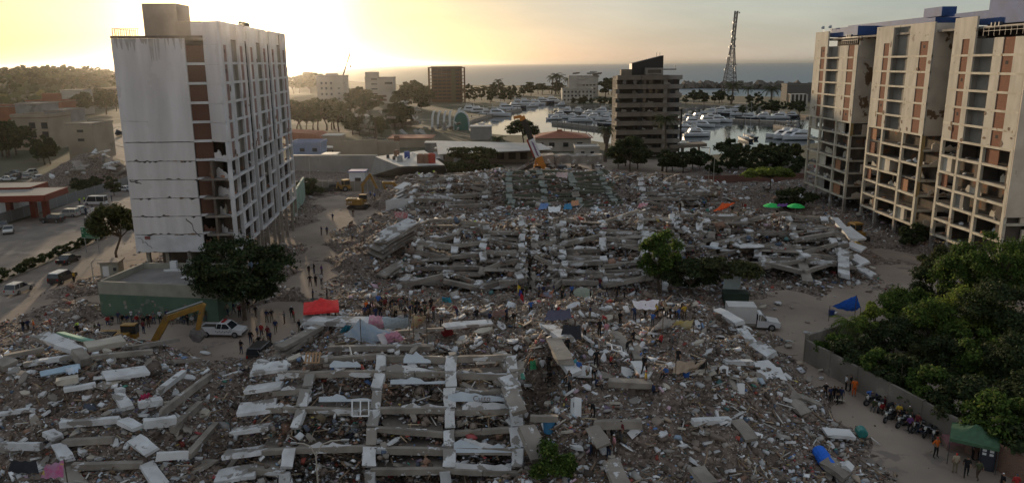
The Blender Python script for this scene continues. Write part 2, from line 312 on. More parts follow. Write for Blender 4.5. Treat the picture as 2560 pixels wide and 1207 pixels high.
# ------------------------------------------------------------ rubble terrain (heights from surveyed points)
CP = '''
2180,880,0,0 2050,860,0,0 1960,800,0,0 2020,770,0,0 2100,800,0,0 2150,1000,0,0 2260,1090,0,0 2350,1190,0,0 2470,1230,0,0 2100,930,0,0 2330,950,0,0 2500,1100,0,0
2420,1000,0,0 2300,850,0,0 2500,900,0,0 1990,740,0,0.15 2100,730,0,0.15 2230,680,0,0.05 2280,700,0,0 2180,630,0,0.1 2140,600,0,0.15 2250,640,0,0.2 2400,700,0,0 2060,830,0,0 2200,760,0,0
2280,1260,0,0.1 2160,1300,0.6,0.9 2300,1300,0,0
800,560,0,0 830,530,0,0 900,540,0,0.1 760,690,0,0.1 790,640,0,0.05 775,600,0,0.1 820,570,0,0 880,550,0,0 700,840,0,0.1 650,850,0,0 560,870,0,0.1 620,870,0,0 700,790,0,0.1 720,760,0,0.15
530,890,0.1,0.3 450,820,0,0.2 330,815,0,0.2 250,805,0,0.35 150,805,0.3,0.7 60,815,0.2,0.5 0,770,0,0 100,710,0,0 200,650,0,0.05 -80,800,0,0 300,600,0,0 230,720,0.2,0.6 300,740,0,0 450,720,0,0 170,770,0.9,0.8
900,475,0,0.3 780,490,0.2,0.5 840,500,0,0.2 870,515,0,0.1 950,490,0.3,0.6 1000,425,0,0.3 1300,422,0,0.3 1600,425,0,0.2 1850,455,0.5,0.5 1960,530,0.2,0.3 1950,470,1,0.7 1890,490,0.8,0.6 2020,520,0.5,0.6 750,470,0,0.2
760,545,0.8,1 725,620,0.5,0.9 700,680,0.5,0.9 745,735,0.5,0.9 690,730,0.4,0.9 780,520,0.7,0.9 640,720,0.2,0.5
650,1180,0.1,1 800,1185,0.1,1 1000,1185,0.1,1 1200,1185,0.1,1 1310,1180,0.65,1 690,1050,1.35,1 900,1050,1.35,1 1100,1050,1.45,1 1300,1050,2.45,1 720,940,2.85,1 900,940,2.85,1 1100,930,3.15,1 1290,915,4.05,1
740,880,4.2,1 860,860,4.9,1 1000,855,5.2,1 1200,850,5.3,1 1350,860,5.3,1 640,1280,0.3,1 900,1290,0.3,1 1200,1290,0.3,1
790,800,3.2,1 900,800,3.9,1 1050,795,4,1 1200,790,4.1,1 1400,785,4,1 1600,775,3.6,1 1740,785,3.2,1 720,860,1.6,1 700,905,1.65,1 660,960,1.05,1 630,1060,1,1
850,750,0.9,0.8 900,757,1.6,0.9 1100,750,1.8,1 1300,742,1.9,1 1500,740,1.8,1 1700,748,1.3,0.9 830,725,0.2,0.6 1790,755,0.5,0.7
1400,1190,2,1 1600,1190,2,1 1800,1190,2,1 2000,1190,1.3,1 2130,1200,0.7,1 2215,1195,0.1,0.6 1400,1290,1.2,1 1700,1290,1.2,1 2000,1290,0.9,1
1400,1050,3.4,1 1600,1050,3.5,1 1800,1050,3.2,1 1950,1050,2.1,1 2070,1060,1,1 2150,1090,0.25,0.7 1450,950,4.4,1 1650,940,4.6,1 1800,930,4.2,1 1920,950,2.9,1 1990,960,1.3,1 2040,975,0.2,0.6
1500,860,5,1 1700,850,4.7,1 1810,850,3.4,1 1880,850,1.8,1 1930,845,0.3,0.5 1975,900,0.6,0.7
590,1190,0.1,0.8 605,1060,0.2,0.9 590,960,0.4,0.9 560,925,0.3,0.8
-60,1190,1.5,1 100,1190,1.9,1 300,1190,1.9,1 450,1190,1.5,1 530,1190,0.9,1 -60,1290,0.8,1 250,1290,0.9,1 500,1290,0.5,1
-60,1050,3,1 100,1050,3.3,1 300,1050,3.3,1 430,1040,2.8,1 520,1010,1.6,1 -60,930,4.3,1 100,930,4.7,1 250,930,4.8,1 380,925,4,1 480,935,2.6,1 40,865,3.4,1 200,858,3.6,1 330,865,3.1,1 430,885,2.4,1 -100,870,2,1
960,735,0.3,0.8 1150,738,0.5,0.9 1350,728,0.5,0.9 1550,722,0.4,0.9 1750,722,0.2,0.8 1900,728,0.15,0.6 2040,722,0.3,0.8 2160,700,0.2,0.7 2210,720,0,0.4
1000,695,0.6,1 1200,690,0.9,1 1400,690,0.9,1 1550,685,0.9,1 1700,665,1.2,1 1850,665,1,1 1960,690,0.9,0.9 2060,690,0.4,0.9 2000,660,1.2,1 2120,655,1.3,1
940,645,1.5,1 1100,630,3.2,1 1300,620,3.7,1 1500,620,3.4,1 1700,610,3.4,1 1900,610,3.4,1 2050,600,3,1 2130,600,2,1
1000,565,4.4,1 1150,550,6.4,1 1350,550,6.5,1 1500,540,6.5,1 1700,540,6.5,1 1850,540,6.5,1 2000,550,5.6,1 2080,560,3.2,1 2110,545,1.2,0.8
860,600,1,0.9 900,645,1,0.9 870,575,0.8,0.9 940,565,2.3,1 900,690,0.7,0.9 840,700,0.3,0.8 850,650,0.2,0.7 960,600,3,1
1100,581,1,1 1400,581,1,1 1700,581,1,1 1900,570,0.5,0.8 960,545,0.8,0.9
1000,525,1.2,1 1150,522,1.8,1 1300,522,1.8,1 1450,522,1.8,1 1600,512,1.8,1 1750,512,1.8,1 1840,520,0.9,0.9 1000,472,3.4,1 1150,462,4.8,1 1300,462,4.8,1 1450,462,4.8,1 1600,467,4.8,1 1750,478,3.6,1 1830,500,1.8,1
1030,442,4.6,1 1200,436,6,1 1400,436,6,1 1600,441,5.6,1 1720,456,4.2,1 980,500,1.5,1
2200,575,0.8,0.9 2300,610,0.8,0.8 2130,535,0.6,0.8 2080,520,0.5,0.7'''
CP += ''' 2000,885,0,0 2060,935,0,0 2110,985,0,0 2165,1045,0,0 2215,1105,0,0 2275,1165,0,0 2330,1215,0,0 1985,840,0,0 2010,870,0,0 2190,1080,0,0 2245,1140,0,0 2085,960,0,0 2140,1015,0,0 2030,905,0,0
740,780,0,.05 722,812,0,.05 760,742,0,.05 782,702,0,0 800,662,0,0 800,622,0,0 790,592,0,0 832,548,0,0 862,540,0,0 680,862,0,0 600,852,0,0 500,862,0,.1 560,842,0,0 640,880,0,.05 800,690,0,.05 770,720,0,.05 850,520,0,0 880,530,0,0 910,525,0,.1 1900,780,0,0 1930,810,0,0 1945,760,0,.05 2080,760,0,.05 2160,740,0,.1 2300,1100,0,0 2400,1180,0,0 2200,600,.2,.5 2160,570,.2,.4'''
def ZK(py): return 1.0 if py < 700 else (1.32 if py > 765 else 1 + .32 * (py - 700) / 65)
def lat_a(py): return 1.8 + (1178 - py) / 285 * 6.0
_c = np.array([[float(v) for v in t.split(',')] for t in CP.split()])
for _r in _c:
    if 640 <= _r[0] <= 1310 and 900 <= _r[1] <= 1190: _r[2] = max(.1, lat_a(_r[1]) - 2.9)
    elif 640 <= _r[0] <= 1345 and 845 <= _r[1] < 900: _r[2] = max(_r[2] * 1.3, min(7.0, lat_a(_r[1]) - 1.2)) if _r[2] > 3 else _r[2] * 1.3
    elif 990 <= _r[0] <= 2110 and 590 <= _r[1] <= 700: _r[2] = max(.1, _r[2] - .7)
    else: _r[2] *= ZK(_r[1])
_w = np.array([G(a, b, c)[:2] for a, b, c, d in _c])
NZ_TAB = rng.standard_normal((128, 128))
def vnoise(x, y, s):
    """smooth value noise, vectorised"""
    x = np.asarray(x) / s; y = np.asarray(y) / s; xi = np.floor(x).astype(int); yi = np.floor(y).astype(int); fx = x - xi; fy = y - yi
    fx = fx * fx * (3 - 2 * fx); fy = fy * fy * (3 - 2 * fy); g = lambda a, b: NZ_TAB[a % 128, b % 128]
    return (g(xi, yi) * (1 - fx) + g(xi + 1, yi) * fx) * (1 - fy) + (g(xi, yi + 1) * (1 - fx) + g(xi + 1, yi + 1) * fx) * fy
def terr(x, y):
    x = np.atleast_1d(np.asarray(x, float)); y = np.atleast_1d(np.asarray(y, float)); h = np.zeros(len(x)); d = np.zeros(len(x))
    for i in range(0, len(x), 20000):
        s = slice(i, i + 20000); r2 = (x[s, None] - _w[None, :, 0]) ** 2 + (y[s, None] - _w[None, :, 1]) ** 2 + .6
        w = r2 ** -1.9; w /= w.sum(1, keepdims=True); h[s] = w @ _c[:, 2]; d[s] = w @ _c[:, 3]
    d = np.clip((d - .22) / .5, 0, 1)
    n = .34 * vnoise(x + 11, y + 3, 6.5) + .30 * vnoise(x, y, 3.1) + .22 * vnoise(x + 40, y, 1.4) + .10 * vnoise(x, y + 70, .7)
    return h + n * np.clip(d * 1.2 - .2, 0, 1), d
def hgt(x, y):
    h, d = terr(x, y); return max(float(h[0]), 0.0)
def hit(px, py, dz=0.0):
    """where the photo pixel's ray meets rubble or ground"""
    d = ray(px, py); t = np.linspace(45, 260, 1400); X, Y, Z = d.x * t, d.y * t, CAMZ + d.z * t
    h, _ = terr(X, Y); k = np.nonzero(Z <= np.maximum(h, 0) + dz)[0]
    if len(k) == 0: return G(px, py)
    i = k[0]; return Vector((X[i], Y[i], max(float(h[i]), 0.0)))
gx = np.arange(-82, 102, .62); gy = np.concatenate([np.arange(40, 135, .55), np.arange(135, 236, .95)])
X, Y = np.meshgrid(gx, gy); h, d = terr(X.ravel(), Y.ravel())
Zt = h + .04 - .42 * np.clip(1 - d * 2.2 + .5 * vnoise(X.ravel(), Y.ravel(), .9), 0, 1); nx, ny = len(gx), len(gy)
idx = np.arange(nx * ny).reshape(ny, nx)
fc = np.stack([idx[:-1, :-1], idx[:-1, 1:], idx[1:, 1:], idx[1:, :-1]], -1).reshape(-1, 4)
def npmesh(name, V, F, m, smooth=False):
    me = bpy.data.meshes.new(name); nv, nf = len(V), len(F); k = F.shape[1]
    me.vertices.add(nv); me.vertices.foreach_set('co', np.asarray(V, np.float32).ravel()); me.loops.add(nf * k); me.loops.foreach_set('vertex_index', F.astype(np.int32).ravel())
    me.polygons.add(nf); me.polygons.foreach_set('loop_start', np.arange(0, nf * k, k, dtype=np.int32)); me.polygons.foreach_set('loop_total', np.full(nf, k, np.int32))
    if smooth: me.polygons.foreach_set('use_smooth', np.ones(nf, bool))
    me.materials.append(m); me.update(calc_edges=True); return me
keep = (Zt.ravel()[fc].max(1) > -.1)
o = put('rubble_mound', npmesh('rubble_mound', np.stack([X.ravel(), Y.ravel(), Zt], -1), fc[keep], dirt)); o['kind'] = 'stuff'; o['label'] = 'brown earth and crushed masonry under the fallen buildings'
# loose debris: tens of thousands of chips, blocks, boards and plates
def spots(N, ymax, ex, dpow):
    u = rng.random(N * 6); a, b = 42.0, ymax; p = 1 - ex
    y = (a ** p + u * (b ** p - a ** p)) ** (1 / p); x = (rng.random(N * 6) - .5) * 2 * (y * .80 + 6)
    ok = (x > -82) & (x < 100); x, y = x[ok], y[ok]; h, d = terr(x, y)
    cl = .5 + .5 * np.clip(vnoise(x + 9, y + 5, 4.0), -1, 1)
    ok = rng.random(len(x)) < np.clip(d, 0, 1) ** dpow * (.35 + .65 * cl) + .004; x, y, h, d = x[ok][:N], y[ok][:N], h[ok][:N], d[ok][:N]; return x, y, h, d
def debris(name, N, pal, med, sig, flat, ymax=232, ex=1.6, stick=0.0, lift=0.0, dpow=1.5, at=None, shard=False):
    if at is not None: x, y, h = at; d = np.ones(len(x)); n = len(x)
    else: x, y, h, d = spots(N, ymax, ex, dpow); n = len(x)
    L = med * np.exp(sig * rng.standard_normal(n)) * (y / 70) ** .45; L = np.clip(L, .07, 1.9) * np.where(d < .3, .6, 1)
    sx = L; sy = L * rng.uniform(.35, 1.0, n); sz = L * (rng.uniform(.12, .35, n) if flat else rng.uniform(.3, .8, n))
    if stick:
        st = rng.random(n) < stick; sx = np.where(st, np.clip(L * 4, .8, 4.0), sx); sy = np.where(st, .08 + .05 * rng.random(n), sy); sz = np.where(st, .06, sz)
    tl = .5 if shard else .38; e = np.stack([rng.normal(0, tl, n), rng.normal(0, tl, n), rng.uniform(0, 6.3, n)], -1)
    cx, sX, cY, sY, cz, sZ = np.cos(e[:, 0]), np.sin(e[:, 0]), np.cos(e[:, 1]), np.sin(e[:, 1]), np.cos(e[:, 2]), np.sin(e[:, 2])
    Rm = np.stack([np.stack([cz * cY, cz * sY * sX - sZ * cx, cz * sY * cx + sZ * sX], -1), np.stack([sZ * cY, sZ * sY * sX + cz * cx, sZ * sY * cx - cz * sX], -1), np.stack([-sY, cY * sX, cY * cx], -1)], 1)
    c = np.array([[-1, -1, -1], [1, -1, -1], [1, 1, -1], [-1, 1, -1], [-1, -1, 1], [1, -1, 1], [1, 1, 1], [-1, 1, 1]]) * .5
    V = c[None] * np.stack([sx, sy, sz], -1)[:, None]; V = V * (1 + rng.normal(0, .16, V.shape)); V[:, 4:, :2] *= rng.uniform(.55, 1.05, (n, 1, 2))
    V = np.einsum('nij,nkj->nki', Rm, V); zc = np.maximum(h, 0) + sz * .25 + lift * rng.random(n)
    V += np.stack([x, y, zc], -1)[:, None]
    q = np.array([[0, 3, 2, 1], [4, 5, 6, 7], [0, 1, 5, 4], [1, 2, 6, 5], [2, 3, 7, 6], [3, 0, 4, 7]])
    F = (q[None] + np.arange(n)[:, None, None] * 8).reshape(-1, 4)
    o = put(name, npmesh(name, V.reshape(-1, 3), F, pal)); o['kind'] = 'stuff'; return o
pal_a = palmat('debris_mix', [(28, (.175, .136, .112)), (18, (.245, .20, .168)), (17, (.085, .068, .056)), (11, (.36, .335, .31)), (12, (.27, .165, .12)), (5, (.58, .59, .60)), (3, (.15, .12, .08)), (2, (.09, .12, .17)), (1, (.30, .08, .06)), (1, (.10, .20, .20))])
pal_w = palmat('white_debris', [(16, (.64, .66, .68)), (12, (.46, .47, .48)), (8, (.76, .77, .78)), (10, (.28, .26, .25)), (3, (.45, .36, .28)), (2, (.42, .50, .58)), (1, (.20, .30, .48)), (1, (.48, .13, .11)), (1, (.50, .36, .42)), (1, (.14, .13, .13))])
pal_s = palmat('broken_timber', [(5, (.30, .22, .15)), (4, (.20, .14, .09)), (3, (.50, .48, .45)), (3, (.12, .10, .09)), (2, (.45, .36, .25))])
pal_c = palmat('household_litter', [(4, (.60, .62, .66)), (3, (.10, .11, .14)), (2, (.35, .45, .58)), (2, (.12, .20, .40)), (2, (.40, .10, .10)), (2, (.45, .33, .38)), (1, (.50, .40, .12)), (1, (.10, .28, .22)), (2, (.22, .17, .25)), (2, (.45, .40, .34))])
# ------------------------------------------------------------ shared broken pieces (unit sized, scaled per piece)
PIECES = {}
def piece(kind, m, k):
    key = (kind, m.name, k)
    if key in PIECES: return PIECES[key]
    r = random.Random(hash((kind, k)) % 9999 + k * 31 + len(kind)); q = MB()
    if kind == 'block':           # chipped concrete member, 3 segments long
        xs = [-.5, -.18, .2, .5]; sec = [(-.5, -.5), (.5, -.5), (.5, .5), (-.5, .5)]; vs = []
        for x in xs:
            for y, z in sec:
                c = .09 if abs(x) == .5 else .05
                vs.append((x + r.uniform(-.025, .025), y + r.uniform(-c, c), z + r.uniform(-c, c)))
        fs = [(0, 1, 2, 3), (15, 14, 13, 12)]
        for i in range(3):
            for j in range(4): fs.append((i * 4 + j, i * 4 + 4 + j, i * 4 + 4 + (j + 1) % 4, i * 4 + (j + 1) % 4))
        q.add(vs, [f[::-1] for f in fs])
    elif kind == 'wall':          # jagged wall remnant, flat bottom, ragged top
        n = 10; hh = r.uniform(.35, .8); top = []
        for i in range(n): hh = min(1, max(.16, hh + r.uniform(-.24, .24))); top.append((-.5 + i / (n - 1) + (r.uniform(-.03, .03) if 0 < i < n - 1 else 0), hh * (1 if 0 < i < n - 1 else .6)))
        prof = [(-.5, 0), (.5, 0)] + top[::-1]; q.side(prof, -.5, .5)
    elif kind == 'frag':          # flat broken plate
        n = r.randint(6, 9); pl = []
        for i in range(n):
            a = 2 * math.pi * i / n + r.uniform(-.2, .2); s = r.uniform(.32, .55); pl.append((math.cos(a) * s, math.sin(a) * s))
        q.prism(pl, -.5, .5)
    PIECES[key] = q.mesh(kind, m); return PIECES[key]
def pc(name, kind, m, parent, c, size, R=None, nv=6):
    L = parent.location if parent is not None else Vector()
    return put(name, piece(kind, m, random.randrange(nv)), parent, TRS(Vector(c) - L, R, size))
def pbar(name, m, parent, p, q, w, h, roll=0.0, kind='block'):
    p, q = Vector(p), Vector(q); R = frame(q - p) @ Matrix.Rotation(roll, 3, 'X'); return pc(name, kind, m, parent, (p + q) / 2, ((q - p).length, w, h), R)
def rz3(a): return Matrix.Rotation(a, 3, 'Z')
cream = mat('cream_plaster', (.60, .55, .46), (.44, .395, .325), scale=.45, bump=.2, rough=.92, lo=.3, hi=.72, c3=(.33, .28, .22), s3=.5, t3=.64, sx=(1.5, 1.5, .5), detail=8)
cream_f = mat('cream_frame', (.60, .545, .44), (.46, .41, .32), scale=.6, bump=.3, rough=.92, c3=(.30, .22, .14), s3=.8, t3=.63)
side_m = mat('flaking_side_wall', (.70, .60, .47), (.56, .47, .37), scale=.35, bump=.3, rough=.92, c3=(.20, .12, .065), s3=.28, t3=.585)
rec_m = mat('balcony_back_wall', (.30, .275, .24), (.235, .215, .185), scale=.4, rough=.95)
blue_roof = mat('blue_roof_cladding', (.035, .085, .24), (.025, .06, .17), scale=.4, rough=.7)
twhite = mat('tower_white_wall', (.68, .645, .63), (.52, .49, .475), scale=.35, bump=.15, rough=.92, lo=.3, hi=.7, c3=(.585, .55, .53), s3=.3, t3=.6, sx=(1.6, 1.6, .25), detail=8)
twhite2 = mat('tower_white_frame', (.64, .635, .645), (.50, .49, .495), scale=.5, bump=.15, rough=.9)
mat('exposed_core', (.24, .155, .10), (.15, .10, .07), scale=1.5, bump=.4)
# ------------------------------------------------------------ bay of an apartment facade
def bay(root, a, b, zt, st, nup, nlow, spec, mw, mf, depth=5.0, mbr=None, core=True, firstopen=False):
    """a, b: facade foot points (left to right seen from outside); zt: top of the first storey row"""
    a, b = Vector(a), Vector(b); d = (b - a); Wd = d.length; d.normalize(); n = Vector((d.y, -d.x)); mbr = mbr or brick
    ang = math.atan2(d.y, d.x); R = rz3(ang)
    def P(u, out, z): p = a + d * (u * Wd) + n * out; return Vector((p.x, p.y, z))
    def bx(name, m, u0, u1, o0, o1, z0, z1, par=root):
        q = MB(); c = (P(u0, o0, z0) + P(u1, o1, z1)) / 2
        q.box(c, (abs(u1 - u0) * Wd, abs(o1 - o0), z1 - z0), R); return q.build(name, m, par, True)
    brk, opn = spec['brick'], spec['open']; zb = zt - nup * st; zbot = zt - (nup + nlow) * st; ptop = spec.get('ptop', zt + 2.9)
    cuts = sorted([0, 1] + [x for s in brk + [opn] for x in s])
    solid = [(cuts[i], cuts[i + 1]) for i in range(0, len(cuts), 2)]
    for u0, u1 in solid: bx('pier', mw, u0, u1, -.3, 0, zb, zt)
    dr = spec.get('deep', 1.1); e_ = .12 / Wd
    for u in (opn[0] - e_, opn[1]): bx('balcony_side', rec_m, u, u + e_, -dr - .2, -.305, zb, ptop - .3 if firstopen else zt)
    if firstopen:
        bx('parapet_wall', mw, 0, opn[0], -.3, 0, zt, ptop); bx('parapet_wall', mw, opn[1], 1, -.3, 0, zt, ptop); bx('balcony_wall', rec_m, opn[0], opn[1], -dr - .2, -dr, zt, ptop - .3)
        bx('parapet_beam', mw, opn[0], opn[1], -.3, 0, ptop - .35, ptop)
    else: bx('parapet_wall', mw, 0, spec.get('pfrac', 1), -.3, 0, zt, ptop)
    for r in range(nup):
        z1 = zt - r * st; z0 = z1 - st
        bx('floor_beam', mf, 0, 1, -.28, .03, z0 - .02, z0 + .32)
        for s in brk:
            bx('brick_panel', mbr, s[0], s[1], -.22, -.10, z0 + .32, z1 - .02)
            if random.random() < .3: bx('window_hole', dark_in, s[0] + (s[1] - s[0]) * .35, s[0] + (s[1] - s[0]) * .6, -.2, -.085, z0 + 1.5, z0 + 2.0)
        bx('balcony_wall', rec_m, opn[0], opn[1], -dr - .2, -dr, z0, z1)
        if spec.get('side_brick'): bx('brick_panel', mbr, opn[1] - .22 * (opn[1] - opn[0]), opn[1], -dr + .02, -dr + .1, z0 + .35, z1 - .1)
        bx('balcony_floor', concrete, opn[0], opn[1], -dr, -.28, z0 + .02, z0 + .2)
    for k in range(spec.get('loss', 9)):          # fallen render along the lower edge and on the piers
        s_ = random.choice(solid); zz = zb + abs(random.gauss(0, 1.6)) if random.random() < .7 else random.uniform(zb, zt)
        pc('plaster_loss', 'frag', MATS['exposed_core'], root, P(random.uniform(*s_), .012, zz + .3), (random.uniform(.3, 1.1), random.uniform(.3, 1.4), .05), R @ Matrix.Rotation(math.pi / 2, 3, 'X'))
    cols = [0, (brk[0][1] + opn[0]) / 2, (opn[1] + brk[-1][0]) / 2 - .03, 1]
    cw = spec.get('cw', .5) / Wd
    for i, u in enumerate(cols):
        u0, u1 = (u, u + cw) if i == 0 else ((u - cw, u) if i == 3 else (u - cw / 2, u + cw / 2))
        for r in range(nlow):
            z1 = zb - r * st; bx('column', mf, u0 + random.uniform(-.003, .003), u1 + random.uniform(-.003, .003), -.45, .02, z1 - st, z1 - .02)
        bx('pilotis_column', concrete_w, u0, u1, -.5, 0, 0, zbot - .02)
    for r in range(nlow):
        z1 = zb - r * st; z0 = z1 - st; drop = random.uniform(-.05, .05)
        for i in range(3):
            u0, u1 = cols[i] + cw * (.5 if i else 1), cols[i + 1] - cw * (.5 if i < 2 else 1)
            if random.random() > .06:
                pbar('edge_beam', mf, root, P(u0, -.2, z0 + .12 + random.uniform(-.08, .08)), P(u1, -.2, z0 + .12 + random.uniform(-.08, .08)), .45, .36)
            for k in range(random.randint(1, 3)):           # rubble lying on the slab edge
                pc('rubble_block', 'frag', random.choice((concrete, plaster, brick_o)), root, P(random.uniform(u0, u1), -.5 - random.random(), z0 + .42), (random.uniform(.4, 1.1), random.uniform(.3, .7), random.uniform(.1, .35)), Euler((random.uniform(-.5, .5), random.uniform(-.5, .5), random.random() * 6)).to_matrix())
            g = random.random(); hw = u1 - u0
            if g < .24: pc('wall_fragment', 'wall', random.choice((mw, cream_f, plaster)), root, P(u0 + hw * random.uniform(.3, .6), -1.2 - random.random(), z0 + .3), (hw * Wd * random.uniform(.4, .9), .15, st * random.uniform(.5, .95)), R)
            elif g < .40 and i != 1: bx('brick_panel', random.choice((brick_o, brick)), u0 + .02, u0 + hw * random.uniform(.35, .6), -.5, -.36, z0 + .3, z1 - .25)
            elif g < .52: bx('wall_panel', random.choice((mw, rec_m)), u0, u0 + hw * random.uniform(.35, .6), -.5 - random.random() * 1.5, -.4, z0 + .3, z1 - .2)
            if random.random() < .5: bx('partition', room_w, u1 - .02 - random.uniform(0, .3) * hw, u1 - .005, -3.2, -.5, z0 + .3, z1 - .05)
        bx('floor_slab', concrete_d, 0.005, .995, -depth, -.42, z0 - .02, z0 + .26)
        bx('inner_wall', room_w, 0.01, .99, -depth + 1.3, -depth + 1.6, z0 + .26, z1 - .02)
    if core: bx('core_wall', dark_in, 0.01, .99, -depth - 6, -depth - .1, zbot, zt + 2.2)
    return P, bx, R, zb, zbot
# ------------------------------------------------------------ right-hand block: three bays along x = 71
RB = T('apartment_block', 'damaged cream apartment block with brick infill and gutted lower storeys', 'building', (71, 150, 0))
spec = dict(brick=[(.165, .27), (.80, .93)], open=(.325, .615), cw=.62)
RBX = 71.0
for bi, (y0, y1, fo) in enumerate(((183, 160.2, False), (152.6, 131.9, True), (126, 107.5, False))):
    sp = dict(spec, ptop=38.6 if bi != 1 else 38.4, pfrac=.32 if bi != 1 else 1)
    if bi == 2: sp = dict(sp, side_brick=True, brick=[(.14, .245), (.70, .84)], open=(.32, .58))
    P, bx, R, zb, zbot = bay(RB, (RBX, y0), (RBX, y1), 35.3, 2.65, 6, 6, sp, cream, cream_f, mbr=brick, firstopen=fo)
    if bi == 0: SIDE = (P, bx)
    # side wall towards the viewer, flaking, open below
    Wd = y0 - y1
    def sx(name, m, o0, o1, z0, z1, t=.3):
        q = MB(); q.box((RBX + (o0 + o1) / 2, y1 + t / 2 - .01, (z0 + z1) / 2), (o1 - o0, t, z1 - z0)); return q.build(name, m, RB, True)
    for r in range(6): sx('side_wall', side_m, .3, 7.0, zb + r * 2.65 + .01, zb + (r + 1) * 2.65)
    sx('side_wall', side_m, .3, 7.0, zb + 6 * 2.65 + .01, 38.2 if bi == 1 else 37.0)
    for r in range(6):
        z0 = zb - (r + 1) * 2.65
        if random.random() < .45:
            pc('wall_fragment', 'wall', side_m, RB, (RBX + 4.2, y1 - .1, z0 + .2), (random.uniform(3.6, 5.6), .28, random.uniform(1.7, 2.5)))
        else: sx('wall_panel', side_m, 2.2 + random.random() * 2, 6.6, z0 + .3, z0 + random.uniform(1.4, 2.6))
        pbar('edge_beam', cream_f, RB, (RBX + .4, y1 + .1, z0 + .1), (RBX + 7, y1 + .1, z0 + .1), .4, .36)
    sx('side_column', mat('ochre_pillar', (.42, .29, .12), (.33, .22, .09), scale=.8), .02, .62, zbot - .02 if bi == 1 else zb - 2.6, zb - .03, .55)
    # recess behind
    if bi < 2:
        ny = (152.6, 126)[bi]; q = MB(); q.box((RBX + 7.3, (y1 + ny) / 2, 19.5), (.4, y1 - ny - .04, 33)); q.build('recess_wall', rec_m, RB, True)
        for r in range(12):
            q = MB(); q.box((RBX + 6.2, (y1 + ny) / 2, 3.5 + r * 2.65), (1.8, y1 - ny - .06, .2)); q.build('landing_slab', concrete_d, RB, True)
    # blue plant rooms on the roof
    q = MB(); q.box((RBX + 3.6, (y0 + y1) / 2 - (0 if bi != 1 else 1), 38.3), (4.2, Wd * .62, 1.9)); q.build('roof_plant_room', blue_roof, RB, True)
q = MB(); q.box((RBX + 7.3, 146, 38.9), (3.4, 66, 2.0)); q.build('roof_plant_room', blue_roof, RB, True)
q = MB(); q.box((RBX + 6.5, 112, 40.4), (4.0, 26, 2.2)); q.build('roof_plant_room', blue_roof, RB, True)
q = MB(); q.box((RBX + 6, 142, 40.5), (2.6, 6, 1.6)); q.build('roof_plant_room', blue_roof, RB, True)
q = MB(); q.box((RBX + 5.5, 146, 36.9), (10, 75, .35)); q.build('roof_slab', concrete, RB, True)
for y0, y1 in ((168, 160.5), (118, 107.6)):
    q = MB()
    for k in range(9): y = y0 + (y1 - y0) * k / 8; q.bar((RBX - .1, y, 35.6), (RBX - .1, y, 36.9), .06, .06)
    q.bar((RBX - .1, y0, 36.9), (RBX - .1, y1, 36.9), .07, .07); q.bar((RBX - .1, y0, 36.3), (RBX - .1, y1, 36.3), .05, .05); q.build('roof_railing', dark_steel, RB, True)
    for k in range(3):
        q = MB(); q.tube([(RBX + .6, y0 - 1 - k * .9, 36.9), (RBX + .6, y0 - 1 - k * .9, 37.5)], .33, 10); q.build('roof_vent', dark_steel, RB, True)
for y in (181, 177):
    q = MB(); q.bar((RBX + 1, y, 38.6), (RBX + 1, y, 39.5), .06, .06); q.tube([(RBX + 1, y, 39.3), (RBX + .6, y - .3, 39.6)], [.05, .4], 10); q.build('satellite_dish', steel, RB, True)
q = MB(); q.box((RBX + 12, 145, 18), (9, 75, 36)); q.build('core_wall', room_w, RB, True)
# end wall of the nearest bay
q = MB(); q.box((RBX + 3.5, 107.4, 24), (7, .3, 28)); q.build('side_wall', side_m, RB, True)
# ------------------------------------------------------------ left tower
LT = T('apartment_tower', 'tall white apartment tower with cracked blank wall and gutted lower floors', 'building', (-47, 110, 0))
A_, B_, C_, D_, E_ = Vector((-53.9, 106)), Vector((-44.2, 106.3)), Vector((-41.9, 106.9)), Vector((-38.9, 105.2)), Vector((-43.6, 152))
ST = 2.62; ZB = 5.9; ZT = 35.6
def qwall(name, m, a, b, z0, z1, th=.3, jag=0.0, n=26, par=LT):
    """wall between plan points a,b with ragged top/bottom edges"""
    d = (b - a); L = d.length; d = d.normalized(); nn = Vector((d.y, -d.x)); q = MB(); vs = []
    for i in range(n + 1):
        p = a + d * (L * i / n); j0, j1 = [(random.uniform(.8, 2.0) * jag if random.random() < .13 else random.uniform(0, .3) * jag) if jag else 0 for _ in (0, 1)]
        for o, z in ((0, z0 + j0), (0, z1 - j1), (-th, z1 - j1), (-th, z0 + j0)): pp = p + nn * o; vs.append((pp.x, pp.y, z))
    fs = [(3, 2, 1, 0), tuple(n * 4 + k for k in range(4))]
    for i in range(n):
        for k in range(4): fs.append((i * 4 + k, i * 4 + (k + 1) % 4, i * 4 + 4 + (k + 1) % 4, i * 4 + 4 + k))
    q.add(vs, [f[::-1] for f in fs]); return q.build(name, m, par, True)
lev = [ZB + k * ST for k in range(12)]
for k in range(6): qwall('wall_panel', twhite2 if k < 1 else twhite, A_, B_ - (B_ - A_) * random.uniform(0, .02), lev[k] + .02, lev[k + 1] - .02, jag=.16 if k else .1)
qwall('wall_panel', twhite, A_, B_, lev[6] + .05, ZT, jag=.04)
grime = mat('grimy_parapet', (.17, .13, .10), (.10, .08, .065), scale=.8)
qwall('parapet', grime, A_ + Vector((-.05, -.05)), B_ + Vector((2.4, -.05)), ZT + .02, ZT + .34, th=.5)
q = MB(); q.box((-53.2 + 1.1, 105.96, 7.9 + .2), (.75, .06, .45)); q.build('sign_plate', plain('faded_red', (.20, .07, .06)), LT, True)
